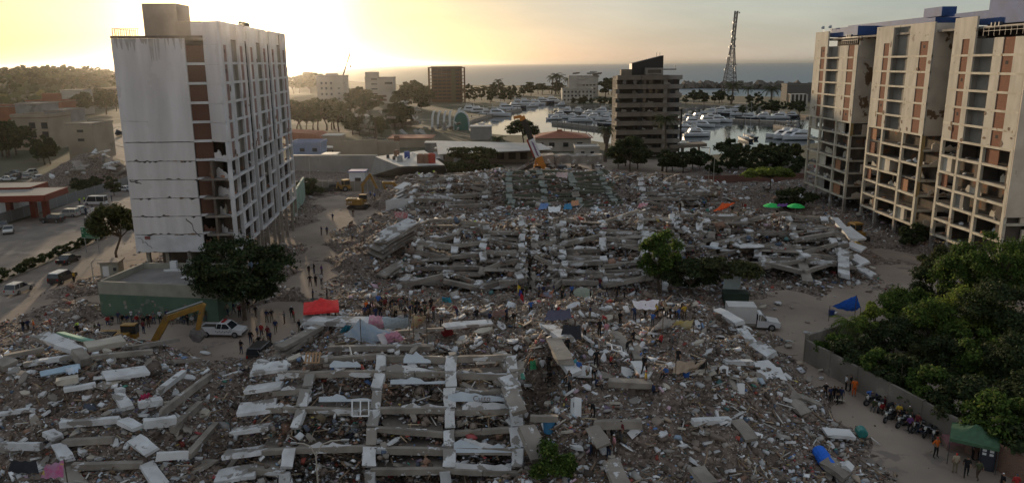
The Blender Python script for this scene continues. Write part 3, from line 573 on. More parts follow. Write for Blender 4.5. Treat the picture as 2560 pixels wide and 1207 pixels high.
cb = MB(); cb.prism([(-53.6, 106.5), (-44.4, 106.8), (-42.2, 111), (-41.0, 109), (-44.4, 148), (-50, 151)], ZB - .1, ZT - .2); cb.build('core_wall', dark_in, LT, True)
wl_ = MB(); wl_.box((-53.9 - .0, 125, 20.5), (.3, 37.5, 29.6)); wl_.build('rear_wall', twhite, LT, True)
for k in range(11):           # stair strip of breeze block with a white ledge at each floor
    if k >= 2: qwall('breeze_block_panel', brick_d, B_ + Vector((.02, .25)), C_ + Vector((0, .25)), lev[k] + .3, lev[k + 1] - .02, th=.12)
    else: pc('wall_fragment', 'wall', brick_d, LT, (-43.4, 106.9, lev[k] + .3), (1.6, .2, 2.0))
    qwall('floor_ledge', twhite2 if k else twhite, B_ + Vector((0, -.05)), C_ + Vector((0, -.05)), lev[k] - .04, lev[k] + .3, th=.5, jag=.05 if k < 6 else 0)
    if k >= 6: qwall('wall_panel', twhite, C_, D_ - (D_ - C_) * .01, lev[k] + .02, lev[k + 1] - .0, jag=.02)
    else:
        pbar('floor_ledge', twhite2, LT, (C_.x, C_.y - .1, lev[k] + .14), (D_.x - .3, D_.y + .05, lev[k] + .14), .4, .34)
        pbar('column', twhite2, LT, (D_.x - .35, D_.y + .3, lev[k]), (D_.x - .35, D_.y + .3, lev[k + 1]), .45, .45)
        if k in (3, 4, 5): pc('wall_fragment', 'wall', twhite, LT, ((C_.x + D_.x) / 2 - .2, 106.3, lev[k] + .3), (2.5, .2, 2.3), rz3(-.5))
        else:
            pc('wall_fragment', 'wall', twhite, LT, (C_.x + .7, 106.7, lev[k] + .3), (1.0, .2, 1.9), rz3(-.5))
            for j in range(4):
                q = MB(); q.box((C_.x + .9 + j * .45, 107.2 - j * .25, lev[k] + 1.45), (.2, .2, 2.2)); q.build('hanging_rag', plain('brown_drape', (.13, .085, .06)), LT, True)
for k in range(12):
    q = MB(); q.prism([(-53.4, 106.45), (-44.3, 106.75), (-41.9, 107.4), (-39.5, 106.0), (-43.9, 150.5), (-51, 150.5)], lev[min(k, 11)] - .1 if k < 11 else ZT - .25, lev[min(k, 11)] + .14 if k < 11 else ZT); q.build('floor_slab', concrete_d, LT, True)
# long facade with three bays, receding from corner D to E
DE = (E_ - D_); Ld = DE.length; du = DE / Ld
tspec = dict(brick=[(.09, .22), (.76, .90)], open=(.40, .70), cw=.42, ptop=37.8, deep=.7)
topz = 37.8
for i, (t0, t1) in enumerate(((0.0, .29), (.335, .63), (.68, 1.0))):
    a, b = D_ + DE * t0, D_ + DE * t1
    P, bx, R, zb, zbot = bay(LT, a, b, 34.75, ST, 6, 5, tspec, twhite2 if i else twhite2, twhite2, depth=4.2, mbr=mat('dull_brick', (.30, .19, .16), (.24, .145, .12), scale=2.0), firstopen=True, core=False)
    if i < 2:
        nn = Vector((du.y, -du.x)); c, d2 = D_ + DE * t1 - nn * 1.6, D_ + DE * (.335, .68)[i] - nn * 1.6
        qwall('recess_wall', twhite, c, d2, zb, topz - .3)
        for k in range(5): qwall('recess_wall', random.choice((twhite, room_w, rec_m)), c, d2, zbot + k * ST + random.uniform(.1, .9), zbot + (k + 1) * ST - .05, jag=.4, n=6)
qwall('wall_panel', twhite, C_ + Vector((.02, .02)), D_ - (D_ - C_) * .01, lev[11] + .02, topz)
# roof: stair house, upper parapet, railing, vents
q = MB(); q.box((-48.2, 111.0, ZT + 2.45), (4.7, 4.4, 4.5)); q.build('stair_house', mat('stair_house_wall', (.33, .27, .21), (.24, .19, .15), scale=.4), LT, True)
q = MB(); q.box((-43.9, 111.3, ZT + 1.15), (4.0, 6.5, 2.3)); q.build('roof_room', MATS['stair_house_wall'], LT, True)
q = MB(); q.prism([(-43.6, 107.4), (-41.8, 107.4), (-39.2, 106.4), (-44.0, 151), (-52, 151), (-52, 115), (-45.8, 115)], topz - 2.2, topz - .15); q.build('roof_slab', twhite, LT, True)
q = MB()
for k in range(14): x = -53.7 + k * .26; q.bar((x, 106.3, ZT + .3), (x, 106.3, ZT + 1.3), .05, .05)
for k in range(9): y = 106.3 + k * .8; q.bar((-53.75, y, ZT + .3), (-53.75, y, ZT + 1.3), .04, .04)
for z in (1.3,): q.bar((-53.75, 106.3, ZT + z), (-50.1, 106.3, ZT + z), .06, .06); q.bar((-53.75, 106.3, ZT + z), (-53.75, 113, ZT + z), .06, .06)
q.build('roof_railing', dark_steel, LT, True)
for t in (.30, .345, .37, .40):
    p = D_ + DE * t; q = MB(); q.tube([(p.x - .5, p.y, topz - .2), (p.x - .5, p.y, topz + .45), (p.x - .5, p.y, topz + .7)], [.3, .32, .12], 10); q.build('roof_vent', grime, LT, True)
q = MB(); q.tube([(-54.1, 106.4, 23.0), (-54.6, 106.2, 23.1), (-54.9, 106.0, 22.8)], [.1, .42, .1], 8); q.build('hanging_bundle', dark_steel, LT, True)
def crack(pts, wd=.05):
    q = MB()
    for (x0, z0), (x1, z1) in zip(pts[:-1], pts[1:]): q.bar((x0, 105.985 + (x0 + 53.9) * .031, z0), (x1, 105.985 + (x1 + 53.9) * .031, z1), .03, wd * random.uniform(.6, 1.7))
    q.build('crack', dark_in, LT, True)
def zig(x0, z0, x1, z1, n=9, a=.22): return [(x0 + (x1 - x0) * i / n + rr_(a), z0 + (z1 - z0) * i / n + rr_(a)) for i in range(n + 1)]
def rr_(a): return random.uniform(-a, a)
crack(zig(-46.4, 10.9, -44.6, 8.0), .09); crack(zig(-53.4, 8.1, -51.6, 6.4), .04); crack(zig(-53.6, 16.3, -52.2, 15.9, 6, .12), .12); crack(zig(-53.5, 21.65, -44.8, 21.7, 26, .035), .035); crack(zig(-53.7, 24.6, -50.2, 24.5, 12, .03), .02)
for k in range(26):       # grime runs below the parapet
    x = random.uniform(-53.6, -44.5); L_ = random.uniform(.5, 2.6) * (1.5 if x > -49.5 else .8); q = MB(); w_ = random.uniform(.08, .3); yy = 105.985 + (x + 53.9) * .031
    q.add([(x - w_, yy, ZT), (x + w_, yy, ZT), (x + w_ * .3, yy, ZT - L_), (x - w_ * .2, yy, ZT - L_ * .8)], [(3, 2, 1, 0)]); q.build('grime_streak', mat('grime_streak', (.46, .42, .38), (.38, .345, .31), scale=1), LT, True)
for k in range(11): pc('plaster_loss', 'frag', MATS['exposed_core'], LT, (random.uniform(-53.5, -45), 105.99 + .15, lev[random.choice((1, 2, 3, 4, 5))] + rr_(.12)), (random.uniform(.4, 1.3), random.uniform(.12, .35), .04), Matrix.Rotation(math.pi / 2, 3, 'X'))
# ground-floor pillars and clutter under the tower
for x in (-53, -50.2, -47, -44, -41.5):
    q = MB(); q.box((x, 107.6, 3), (.5, .5, 5.9)); q.build('ground_column', concrete_w, LT, True)
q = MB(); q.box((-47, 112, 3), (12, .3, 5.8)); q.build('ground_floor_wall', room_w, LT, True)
# ------------------------------------------------------------ low podium in front of the tower
LP = T('flat_roofed_hall', 'flat roofed hall with green painted wall at the foot of the white tower', 'building', (-46, 98, 0))
f0, f1 = G(255, 790), G(505, 800); b0 = G(352, 655, 4.3)
pf = [Vector((f0.x, f0.y)), Vector((-37.6, 92.6)), Vector((-38.0, 104)), Vector((-52.6, 104.8))]
gw = mat('green_wall', (.115, .175, .125), (.085, .135, .095), scale=.4, bump=.15, c3=(.16, .19, .15), s3=.35, t3=.62)
bandm = mat('parapet_band', (.34, .325, .27), (.26, .25, .21), scale=.6, bump=.2)
for i in range(4):
    a, b = pf[i], pf[(i + 1) % 4]; qwall('wall', gw, a, b, 0, 3.05, par=LP); qwall('parapet', bandm, a + (a - b) * .001, b + (b - a) * .001, 3.07, 4.75, th=.34, par=LP)
q = MB(); q.prism([tuple(p + (Vector((-45, 98)) - p) * .02) for p in pf], 3.6, 3.9); q.build('roof', mat('grey_roof', (.27, .25, .235), (.20, .185, .175), scale=.3, c3=(.33, .31, .29), s3=.3, t3=.6), LP, True)
for i, p in enumerate((pf[0], pf[1])):
    pass
for k in range(8):
    t = random.uniform(.06, .75); p = pf[0].lerp(pf[1], t); q = MB(); q.box((p.x, p.y - .02, random.uniform(1.0, 2.4)), (random.uniform(.2, .4), .03, random.uniform(.25, .5)), Matrix.Rotation(random.uniform(-.2, .2), 3, 'Y'))
    q.build('pasted_paper', concrete_w, LP, True)
for (x, y, s, R, nm) in ((-47.5, 103, (4.2, .9, .25), rz3(.05), 'fallen_sheet'), (-43.2, 102.6, (3.4, 1.2, .2), rz3(-.1), 'fallen_sheet'), (-44.5, 99.2, (1.2, .9, .08), rz3(.3), 'roof_hatch')):
    pc(nm, 'frag', plaster, LP, (x, y, 4.05), s, R)
q = MB(); q.box((-47.8, 103.9, 4.6), (.9, .6, 1.2)); q.build('white_appliance', white_paint, LP, True)
q = MB(); q.box((-45.2, 104, 4.6), (1.5, .5, 1.4)); q.build('grey_cabinet', steel, LP, True)
# ------------------------------------------------------------ pancaked buildings: fallen frames lying on the rubble
def rr(a=.5): return random.uniform(-a, a)
LAT = []
def lattice(root, cor, cols, rows, mb, mc, bw=.42, bh=.5, cw=.8, miss=.12, jit=.15, ends=(.06, .06), wall=.35, slab=.5, mw=None, down=1.0, fill=3, cf=1.0):
    """cor: photo pixel + height of the frame's near-left, near-right, far-right, far-left corners"""
    c = [G(*p) for p in cor]; mw = mw or plaster_b
    def P(u, v, dz=0.0):
        p = (c[0].lerp(c[1], u)).lerp(c[3].lerp(c[2], u), v)
        w = .35 * math.sin(u * 9 + v * 7 + cor[0][0]) + .25 * math.sin(u * 21 - v * 11)
        return Vector((p.x, p.y, p.z + w * jit * (2 if cf == 1 else 3.6) + dz))
    MBs = [mb, mb, concrete, concrete_d] if mb is concrete_w and cf < 1 else [mb]; V = [r / (rows - 1) for r in range(rows)]; us = [cols[0] - ends[0]] + list(cols) + [cols[-1] + ends[1]]
    for r in range(rows):
        for i in range(len(us) - 1):
            if random.random() < miss: continue
            dv = rr(.22) / rows if cf < 1 else rr(.05) / rows; a, b = P(us[i], V[r] + dv, rr(jit)), P(us[i + 1], V[r] - dv, rr(jit)); sag = rr(jit)
            h = bh * random.uniform(.8, 1.2)
            if random.random() < .3:
                m = (a + b) / 2 + Vector((0, rr(.3), sag * 1.5)); pbar('beam', random.choice(MBs), root, a, m, bw, h); pbar('beam', random.choice(MBs), root, m, b, bw, h)
            else: pbar('beam', random.choice(MBs), root, a, b, bw, h, rr(.15))
            d = (b - a); ang = math.atan2(d.y, d.x)
            if random.random() < wall:
                L = d.length * random.uniform(.4, .98); t = random.uniform(.3, .7)
                pc('wall_fragment', 'wall', mw, root, a.lerp(b, t) + Vector((0, .05, h * .3)), (L, .16, random.uniform(.45, 1.25)), rz3(ang + rr(.06)) @ Matrix.Rotation(random.uniform(-.75, -.1), 3, 'X'))
            elif random.random() < .4: pc('plaster_patch', 'frag', mw, root, a.lerp(b, random.uniform(.3, .7)) + Vector((0, -bw * .52, rr(.06))), (d.length * random.uniform(.35, .8), h * .95, .06), rz3(ang) @ Matrix.Rotation(math.pi / 2, 3, 'X'))
            if r < rows - 1 and random.random() < .35 + slab:      # floor plate running back under the next storey
                uc = (us[i] + us[i + 1]) / 2; k0, k1 = P(uc, V[r] + .02, -.12), P(uc, min(1, V[r] + 1.7 / (rows - 1)), 0); k1.z = k0.z + rr(.35) - .15
                pbar('floor_slab', random.choice((concrete_d, concrete_d, concrete)), root, k0, k1, d.length * random.uniform(.8, .97), .2, rr(.09))
            for k in range(random.randint(0, fill)):
                p = P(random.uniform(us[i], us[i + 1]), V[r] + random.uniform(.12, .9) / rows, rr(.2) - .1)
                pc(random.choice(('broken_plate', 'plaster_chunk', 'broken_plate')), 'frag', random.choice((plaster, plaster_b, concrete, concrete_w, mw)), root, p, (random.uniform(.5, 1.5), random.uniform(.4, 1.0), random.uniform(.08, .22)), Euler((rr(.5), rr(.5), random.random() * 6)).to_matrix())
    for u in cols:
        off = rr(.012)
        for r in range(rows - 1):
            if random.random() < miss * .7: continue
            a, b = P(u + off + rr(.006), V[r] + .06 / rows, bh * .45 + rr(.08)), P(u + off + rr(.006), V[r + 1] - .06 / rows, bh * .45 + rr(.08))
            if cf < 1: t_ = random.uniform(0, 1 - cf); a, b = a.lerp(b, t_), a.lerp(b, t_ + cf * random.uniform(.8, 1.1)); a.z += rr(.25); b.z += rr(.25); a.x += rr(.4); b.x += rr(.4)
            pbar('column', mc if random.random() < .8 else concrete_w, root, a, b, cw * random.uniform(.85, 1.1), .36, rr(.12))
    LAT.append((P, us[0], us[-1], c)); return P
def GK(px, py, z): return G(px, py, z * ZK(py))
def member(root, name, m, p, q, w, h, roll=0): return pbar(name, m, root, GK(*p), GK(*q), w, h, roll)
def plate(root, px, py, z, L, Wd, m, tilt=(-.2, .1), az=0.0, th=.2, name='slab', kind='block'):
    return pc(name, kind, m, root, GK(px, py, z), (L, Wd, th), rz3(az) @ Euler((tilt[0], tilt[1], 0)).to_matrix())
def scatter(root, N, px, py, m_list, big=(.7, 2.0), name='broken_plate', zup=.12, kind='frag'):
    for _ in range(N):
        p = hit(random.uniform(*px), random.uniform(*py)); s = random.uniform(*big)
        pc(name, kind, random.choice(m_list), root, p + Vector((0, 0, zup + s * .06)), (s, s * random.uniform(.4, .8), random.uniform(.1, .26)), Euler((rr(.55), rr(.55), random.random() * 6)).to_matrix())
wl3 = [plaster, plaster_b, plaster_b, concrete_w, concrete, mat('cream_slab', (.52, .47, .40), (.42, .38, .32), scale=.8, bump=.2)]
# A: nearest frame
RA = T('collapsed_building', 'nearest collapsed apartment frame lying flat, its beams and columns making a grid', 'ruin', (-8, 55, 0))
PA = lattice(RA, [(625, 1178, 1.8), (1325, 1178, 1.8), (1300, 893, 7.8), (712, 893, 7.6)], [.125, .43, .70, .965], 7, concrete_w, plaster_b, bw=.38, bh=.5, cw=.9, miss=.09, jit=.15, ends=(.13, .03), wall=.42, slab=.45, fill=4)
for u in (.125, .43, .70, .965):
    a = PA(u, 0); pbar('column', plaster_b, RA, (a.x, a.y - .15, -.1), (a.x, a.y - .05, a.z), .8, .5)
for (u, v, w, h) in ((.60, .72, 5.4, 1.1), (.30, .56, 4.4, 1.2), (.83, .56, 5.3, 1.35), (.27, .88, 2.6, 1.0), (.57, .9, 2.3, 1.2), (.85, .14, 5.2, 1.9)):
    pc('wall_fragment', 'wall', mat('pale_blue_plaster', (.55, .60, .65), (.45, .50, .55), scale=.7, bump=.15, c3=(.33, .31, .3), s3=.7, t3=.66), RA, PA(u, v, .25), (w, .16, h), Matrix.Rotation(-.55, 3, 'X'))
for px, py, z in ((880, 1040, 3.9),):   # window frames and doors thrown on the pile
    q = MB(); L_ = 1.3; H_ = 1.3
    for (x0, y0, x1, y1) in ((0, 0, L_, 0), (0, H_, L_, H_), (0, 0, 0, H_), (L_, 0, L_, H_), (L_ / 2, 0, L_ / 2, H_)): q.bar((x0, y0, 0), (x1, y1, 0), .1, .1)
    o = put('window_frame', q.mesh('window_frame', white_paint), RA, TRS(G(px, py, lat_a(py) + .3) - RA.location, Euler((.9, .1, .25)).to_matrix()))
# little left stubs: cantilevered balcony ends
for k in range(6):
    v = k / 5.5; a = PA(-.015, v, -.05); pbar('balcony_slab', plaster_b, RA, a + Vector((-2.2, -.2, -.25)), a + Vector((.8, .1, .05)), 1.5, .3, rr(.2))
# graffiti scrawl on the pale wall remnant
def text(name, s, size, parent, M, m):
    cu = bpy.data.curves.new(name, 'FONT'); cu.body = s; cu.size = size; cu.align_x = 'CENTER'; cu.extrude = .004; cu.materials.append(m)
    t_ = bpy.data.objects.new(name, cu); me = bpy.data.meshes.new_from_object(t_); bpy.data.objects.remove(t_); bpy.data.curves.remove(cu); return put(name, me, parent, M)
scr = plain('brown_scrawl', (.16, .09, .06))
gp = PA(.83, .56, .55)
text('scrawl', 'Cuito', .62, RA, TRS(gp - RA.location + Vector((.1, -.32, -.12)), Matrix.Rotation(math.pi / 2 - .55, 3, 'X')), scr)
scatter(RA, 70, (640, 1330), (850, 1170), wl3, (.6, 1.7))
scatter(RA, 40, (740, 1340), (780, 880), wl3, (.8, 2.2))
for (p, q_, w, h) in (((760, 800, 4.2), (940, 805, 4.6), 1.5, .5), ((985, 830, 5.0), (1110, 822, 5.0), .5, .3), ((1110, 815, 5.2), (1230, 805, 5.1), 1.2, .25), ((700, 870, 4.2), (800, 815, 4.0), 1.1, .4), ((690, 895, 3.6), (760, 850, 3.8), 1.0, .4), ((820, 870, 5.3), (1080, 868, 5.5), .6, .45)):
    member(RA, 'beam', random.choice((concrete_w, plaster_b)), p, q_, w, h, rr(.15))
q = MB(); a = G(765, 897, 7.7)
for k in range(5): q.box(a + Vector((k * .28, k * .03, .1)), (.16, 1.2, .06), Euler((.5, 0, .1)).to_matrix())
q.box(a + Vector((.56, .5, .28)), (1.4, .12, .08)); q.box(a + Vector((.56, -.45, -.14)), (1.4, .12, .08)); q.build('timber_pallet', plain('pallet_wood', (.36, .22, .12)), RA, True)
# C: broad broken mound right of the frame
RC = T('collapsed_building', 'broad broken mound right of the nearest frame with long slabs along its far edge', 'ruin', (14, 65, 0))
for (p, q_, w, h, m) in (
    ((1370, 815, 5.6), (1420, 850, 5.6), 1.5, .4, plaster_b), ((1385, 850, 5.6), (1415, 905, 5.5), 1.4, .5, concrete_w), ((1410, 900, 5.3), (1440, 935, 4.9), 1.1, .4, plaster),
    ((1245, 885, 5.6), (1295, 930, 5.3), 1.2, .4, concrete_w), ((1262, 945, 5.2), (1285, 975, 4.9), 1.3, .5, plaster_b), ((1270, 968, 5.0), (1300, 1032, 4.2), 1.2, .4, concrete_w),
    ((1190, 900, 5.4), (1250, 898, 5.4), .5, .6, plaster_b), ((1190, 940, 5.0), (1260, 938, 5.0), .6, .4, concrete),
    ((1790, 775, 3.3), (1850, 808, 3.1), 1.2, .45, plaster), ((1855, 825, 2.9), (1885, 870, 2.6), 1.2, .45, plaster_b), ((1885, 862, 2.8), (1930, 890, 2.5), 1.5, .6, plaster_b), ((1905, 905, 2.6), (1945, 940, 2.4), 1.3, .4, plaster),
    ((1890, 925, 3.0), (1960, 940, 2.6), 2.6, .35, plaster), ((1940, 945, 2.5), (1985, 1000, 1.9), 1.4, .4, concrete_w), ((1980, 1000, 2.0), (2015, 1035, 1.4), 1.8, .3, concrete),
    ((1810, 905, 3.9), (1880, 905, 3.7), .6, .4, plaster_b), ((1730, 1055, 3.7), (1825, 1050, 3.5), .6, .45, plaster_b), ((1840, 1050, 3.2), (1880, 1100, 2.7), 1.2, .3, concrete),
    ((1485, 1060, 3.9), (1605, 1060, 3.9), .7, .6, concrete_w), ((1480, 1065, 3.9), (1510, 1115, 3.2), 1.2, .25, concrete_w), ((1525, 1150, 2.9), (1560, 1225, 2.0), 1.3, .25, concrete_w),
    ((1315, 1065, 3.8), (1350, 1150, 2.6), 1.4, .5, concrete_w), ((1325, 1045, 3.9), (1395, 1045, 3.9), .6, .45, concrete), ((1535, 830, 5.2), (1575, 880, 4.9), 1.0, .35, concrete_w), ((1580, 855, 5), (1600, 900, 4.8), .9, .3, concrete_w),
    ((1590, 905, 4.9), (1615, 945, 4.6), 1.0, .3, plaster), ((1665, 905, 4.7), (1690, 980, 4.2), .8, .3, concrete_w), ((1520, 955, 4.7), (1630, 960, 4.7), .9, .5, concrete), ((1430, 925, 4.8), (1480, 930, 4.7), 1.6, .2, plaster),
    ((2060, 1080, .9), (2130, 1085, .7), 1.2, .3, plaster), ((2060, 1150, 1.3), (2120, 1190, .9), 1.5, .4, concrete_w), ((1920, 960, 2.2), (2050, 1010, .6), .9, .25, concrete_w), ((1960, 935, 1.8), (2030, 985, .8), .7, .2, plaster),
    ((1740, 1170, 2.4), (1775, 1210, 2.1), 1.4, .3, concrete), ((1760, 775, 3.4), (1815, 800, 3.0), .5, .4, concrete_w), ((1640, 760, 3.4), (1760, 768, 3.2), .5, .4, concrete_w), ((1440, 775, 4.2), (1530, 770, 4.1), .7, .4, plaster_b)):
    member(RC, random.choice(('slab', 'beam')), m, p, q_, w, h, rr(.2))
scatter(RC, 130, (1350, 2120), (770, 1200), wl3, (.5, 1.5))
scatter(RC, 45, (1350, 1950), (760, 960), wl3, (.8, 2.0))
for k in range(5):
    p = hit(random.uniform(1450, 2000), random.uniform(850, 1150)); q = MB(); L_ = random.uniform(.8, 1.3); H_ = random.uniform(.6, .9)
    for (x0, y0, x1, y1) in ((0, 0, L_, 0), (0, H_, L_, H_), (0, 0, 0, H_), (L_, 0, L_, H_)): q.bar((x0, y0, 0), (x1, y1, 0), .09, .09)
    put('window_frame', q.mesh('window_frame', white_paint), RC, TRS(p + Vector((0, 0, .35)) - RC.location, Euler((rr(.6), rr(.6), random.random() * 6)).to_matrix()))
voidm = plain('void_shadow_soil', (.07, .058, .05), 1)
# B: lower-left pile
RBp = T('collapsed_building', 'tangled collapsed building in the lower left corner with beams at all angles', 'ruin', (-25, 62, 0))
for (p, q_, w, h, m) in (
    ((100, 838, 5.3), (175, 865, 5.2), 1.5, .55, plaster_b), ((150, 860, 5.4), (205, 880, 5.2), 1.3, .55, plaster), ((150, 832, 5.2), (235, 855, 5.1), .9, .3, mat('mint_plaster', (.20, .40, .32), (.16, .33, .27), scale=.8)),
    ((190, 880, 5.3), (215, 905, 5.0), 1.2, .9, concrete_w), ((215, 868, 5.2), (310, 850, 5.1), 1.7, .6, MATS['cream_slab']), ((10, 892, 5.1), (110, 872, 5.0), .8, .5, concrete_w), ((60, 910, 5.0), (190, 890, 5.1), .9, .5, plaster_b),
    ((225, 893, 5.2), (380, 878, 4.8), .9, .5, concrete_w), ((0, 905, 5.0), (30, 915, 4.9), 1.6, .8, concrete_w), ((20, 930, 4.9), (50, 925, 4.9), 1.2, .4, plaster_b), ((140, 955, 4.9), (195, 945, 4.9), 1.5, .6, mat('cream_slab', (.5, .5, .5))),
    ((100, 935, 5.0), (200, 915, 5.0), 1.3, .15, mat('sky_blue_sheet', (.40, .52, .62), (.34, .45, .54), scale=1)), ((260, 940, 4.9), (370, 925, 4.6), 2.0, .3, plaster_b), ((160, 975, 4.6), (240, 960, 4.6), .7, .4, plaster_b),
    ((405, 1030, 3.7), (525, 940, 3.3), .6, .7, concrete_w), ((395, 980, 4.1), (460, 930, 3.9), .6, .6, plaster_b), ((430, 1075, 2.9), (500, 1010, 2.6), .6, .8, concrete_w), ((360, 1060, 3.6), (440, 1050, 3.3), .6, .9, plaster_b),
    ((295, 985, 4.3), (320, 1020, 3.9), 1.2, .4, plaster_b), ((345, 1010, 4.0), (405, 1000, 3.9), 1.2, .6, plaster_b), ((150, 1060, 3.6), (300, 1048, 3.7), .6, .6, plaster_b), ((305, 1050, 3.8), (345, 1070, 3.5), 1.3, .4, plaster),
    ((120, 1080, 3.3), (145, 1095, 3.1), 1.2, .5, plaster_b), ((0, 1115, 2.8), (105, 1115, 2.8), .6, .7, plaster_b), ((160, 1105, 3.0), (285, 1098, 3.1), .7, .6, concrete), ((180, 1165, 2.3), (360, 1160, 2.3), .6, .6, concrete_w),
    ((335, 1095, 3.2), (380, 1130, 2.8), 1.4, .3, plaster_b), ((390, 1140, 2.6), (470, 1135, 2.3), .8, .7, plaster), ((470, 1140, 2.3), (540, 1060, 1.9), .6, .6, concrete_w), ((365, 1160, 2.3), (405, 1215, 1.7), 1.3, .3, plaster_b),
    ((440, 1195, 1.6), (530, 1150, 1.4), 1.9, .3, concrete_w), ((540, 1215, .9), (590, 1150, .7), .5, .6, concrete), ((145, 1110, 3.0), (170, 1150, 2.6), 1.2, .3, plaster_b), ((160, 1170, 2.3), (195, 1215, 1.9), 1.7, .3, concrete_w),
    ((0, 1035, 3.6), (75, 1022, 3.7), .6, .3, plaster_b), ((500, 925, 2.8), (560, 950, 1.7), .7, .5, concrete_w), ((535, 950, 1.9), (600, 930, 1.4), .5, .4, plaster_b), ((430, 905, 2.9), (500, 898, 2.4), 1.0, .4, concrete_w), ((320, 870, 4.0), (440, 850, 2.6), 1.0, .5, concrete)):
    member(RBp, random.choice(('slab', 'beam')), random.choice((m, plaster_b, concrete_w)) if m is plaster else m, p, q_, w * .8, h * .8, rr(.25))
scatter(RBp, 110, (0, 520), (870, 1190), wl3, (.5, 1.6))
# D: long middle pile in three sections
RD = T('collapsed_building', 'left section of the long middle pile, its floor slabs fanned out towards the dirt lane', 'ruin', (-8, 114, 0))
lattice(RD, [(985, 715, 1.6), (1330, 712, 1.8), (1330, 560, 7.0), (1050, 555, 7.0)], [.08, .36, .62, .9], 8, concrete_w, plaster_b, bw=.6, bh=.6, cw=1.0, miss=.26, jit=.45, cf=.62, ends=(.08, .06), wall=.3, slab=.6, fill=4)
for k in range(9):       # fanned slabs on the left end
    t = k / 8; p = (930 + t * 30 + rr(10), 640 - t * 45 + rr(4), 2.2 + t * 2.6); q_ = (1010 + t * 25 + rr(10), 590 - t * 38, 4.2 + t * 2.2)
    member(RD, 'floor_slab', random.choice((plaster_b, concrete_w, concrete_w)), p, q_, 3.0, .32, rr(.25))
for k in range(6):
    t = k / 5; member(RD, 'floor_slab', concrete_w, (950 + t * 60, 690 - t * 6, 1.0), (1010 + t * 60, 655 - t * 4, 2.2), 2.6, .3, rr(.3))
scatter(RD, 75, (960, 1350), (545, 715), wl3, (.9, 2.6))
RE = T('collapsed_building', 'middle section of the long middle pile, behind the round green tree', 'ruin', (12, 114, 0))
lattice(RE, [(1375, 708, 1.8), (1640, 705, 1.8), (1620, 545, 7.2), (1385, 550, 7.2)], [.12, .5, .9], 9, concrete_w, plaster_b, bw=.6, bh=.6, cw=1.0, miss=.17, jit=.38, cf=.62, ends=(.12, .08), wall=.36, slab=.6, fill=4)
lattice(RE, [(1600, 668, 2.6), (1720, 668, 2.6), (1690, 545, 7.2), (1600, 545, 7.2)], [.1, .9], 7, concrete_w, plaster_b, bw=.6, bh=.6, cw=1.0, miss=.25, jit=.4, cf=.62, wall=.4, slab=.6, fill=3)
lattice(RE, [(1322, 706, 1.8), (1392, 706, 1.8), (1398, 556, 7.0), (1322, 556, 7.0)], [.2, .8], 8, concrete_w, plaster_b, bw=.6, bh=.5, cw=1.0, miss=.35, jit=.5, cf=.6, wall=.4, slab=.6, fill=5)
scatter(RE, 60, (1360, 1720), (535, 705), wl3, (.9, 2.6))
RF = T('collapsed_building', 'right section of the long middle pile, below the two green parasols', 'ruin', (34, 114, 0))
lattice(RF, [(1780, 668, 2.3), (2130, 660, 2.3), (2075, 545, 6.4), (1745, 545, 7.0)], [.06, .36, .66, .95], 7, concrete_w, plaster_b, bw=.6, bh=.6, cw=1.1, miss=.18, jit=.4, cf=.65, ends=(.08, .08), wall=.38, slab=.6, fill=4)
for (p, q_, w, h, m) in (((1770, 655, 2.9), (1905, 660, 2.5), .7, .6, concrete_w), ((1905, 655, 2.7), (2005, 680, 2.2), .7, .6, concrete_w), ((2010, 680, 2.2), (2090, 655, 2.4), .7, .5, concrete_w), ((1890, 625, 3.4), (1925, 660, 2.6), 1.4, .4, concrete),
    ((2000, 640, 3.0), (2020, 705, 1.3), 1.4, .5, concrete_w), ((2105, 600, 4.0), (2110, 690, 1.6), 1.6, .6, plaster_b), ((2085, 545, 5.0), (2135, 600, 3.6), 1.3, .4, plaster), ((2110, 570, 4.2), (2150, 600, 3.2), 2.2, .35, plaster), ((2120, 610, 3.2), (2160, 625, 2.6), 2.2, .35, plaster),
    ((2130, 640, 2.4), (2165, 660, 1.7), 2.0, .35, plaster), ((2140, 665, 1.6), (2185, 690, .9), 1.3, .35, plaster_b), ((1750, 615, 4.3), (1800, 620, 4.0), 3.2, .25, mat('pale_blue_plaster', (.5, .5, .5))), ((1840, 615, 4.4), (1900, 612, 4.4), 3.0, .25, plaster)):
    member(RF, random.choice(('slab', 'beam')), m, p, q_, w, h, rr(.2))
lattice(RF, [(1690, 668, 2.3), (1790, 668, 2.3), (1752, 545, 7.0), (1680, 545, 7.0)], [.15, .85], 7, concrete_w, plaster_b, bw=.6, bh=.5, cw=1.0, miss=.35, jit=.5, cf=.6, wall=.4, slab=.6, fill=5)
scatter(RF, 85, (1720, 2150), (535, 670), wl3, (.9, 2.6))
scatter(RF, 25, (1900, 2190), (660, 720), wl3, (.5, 1.4))
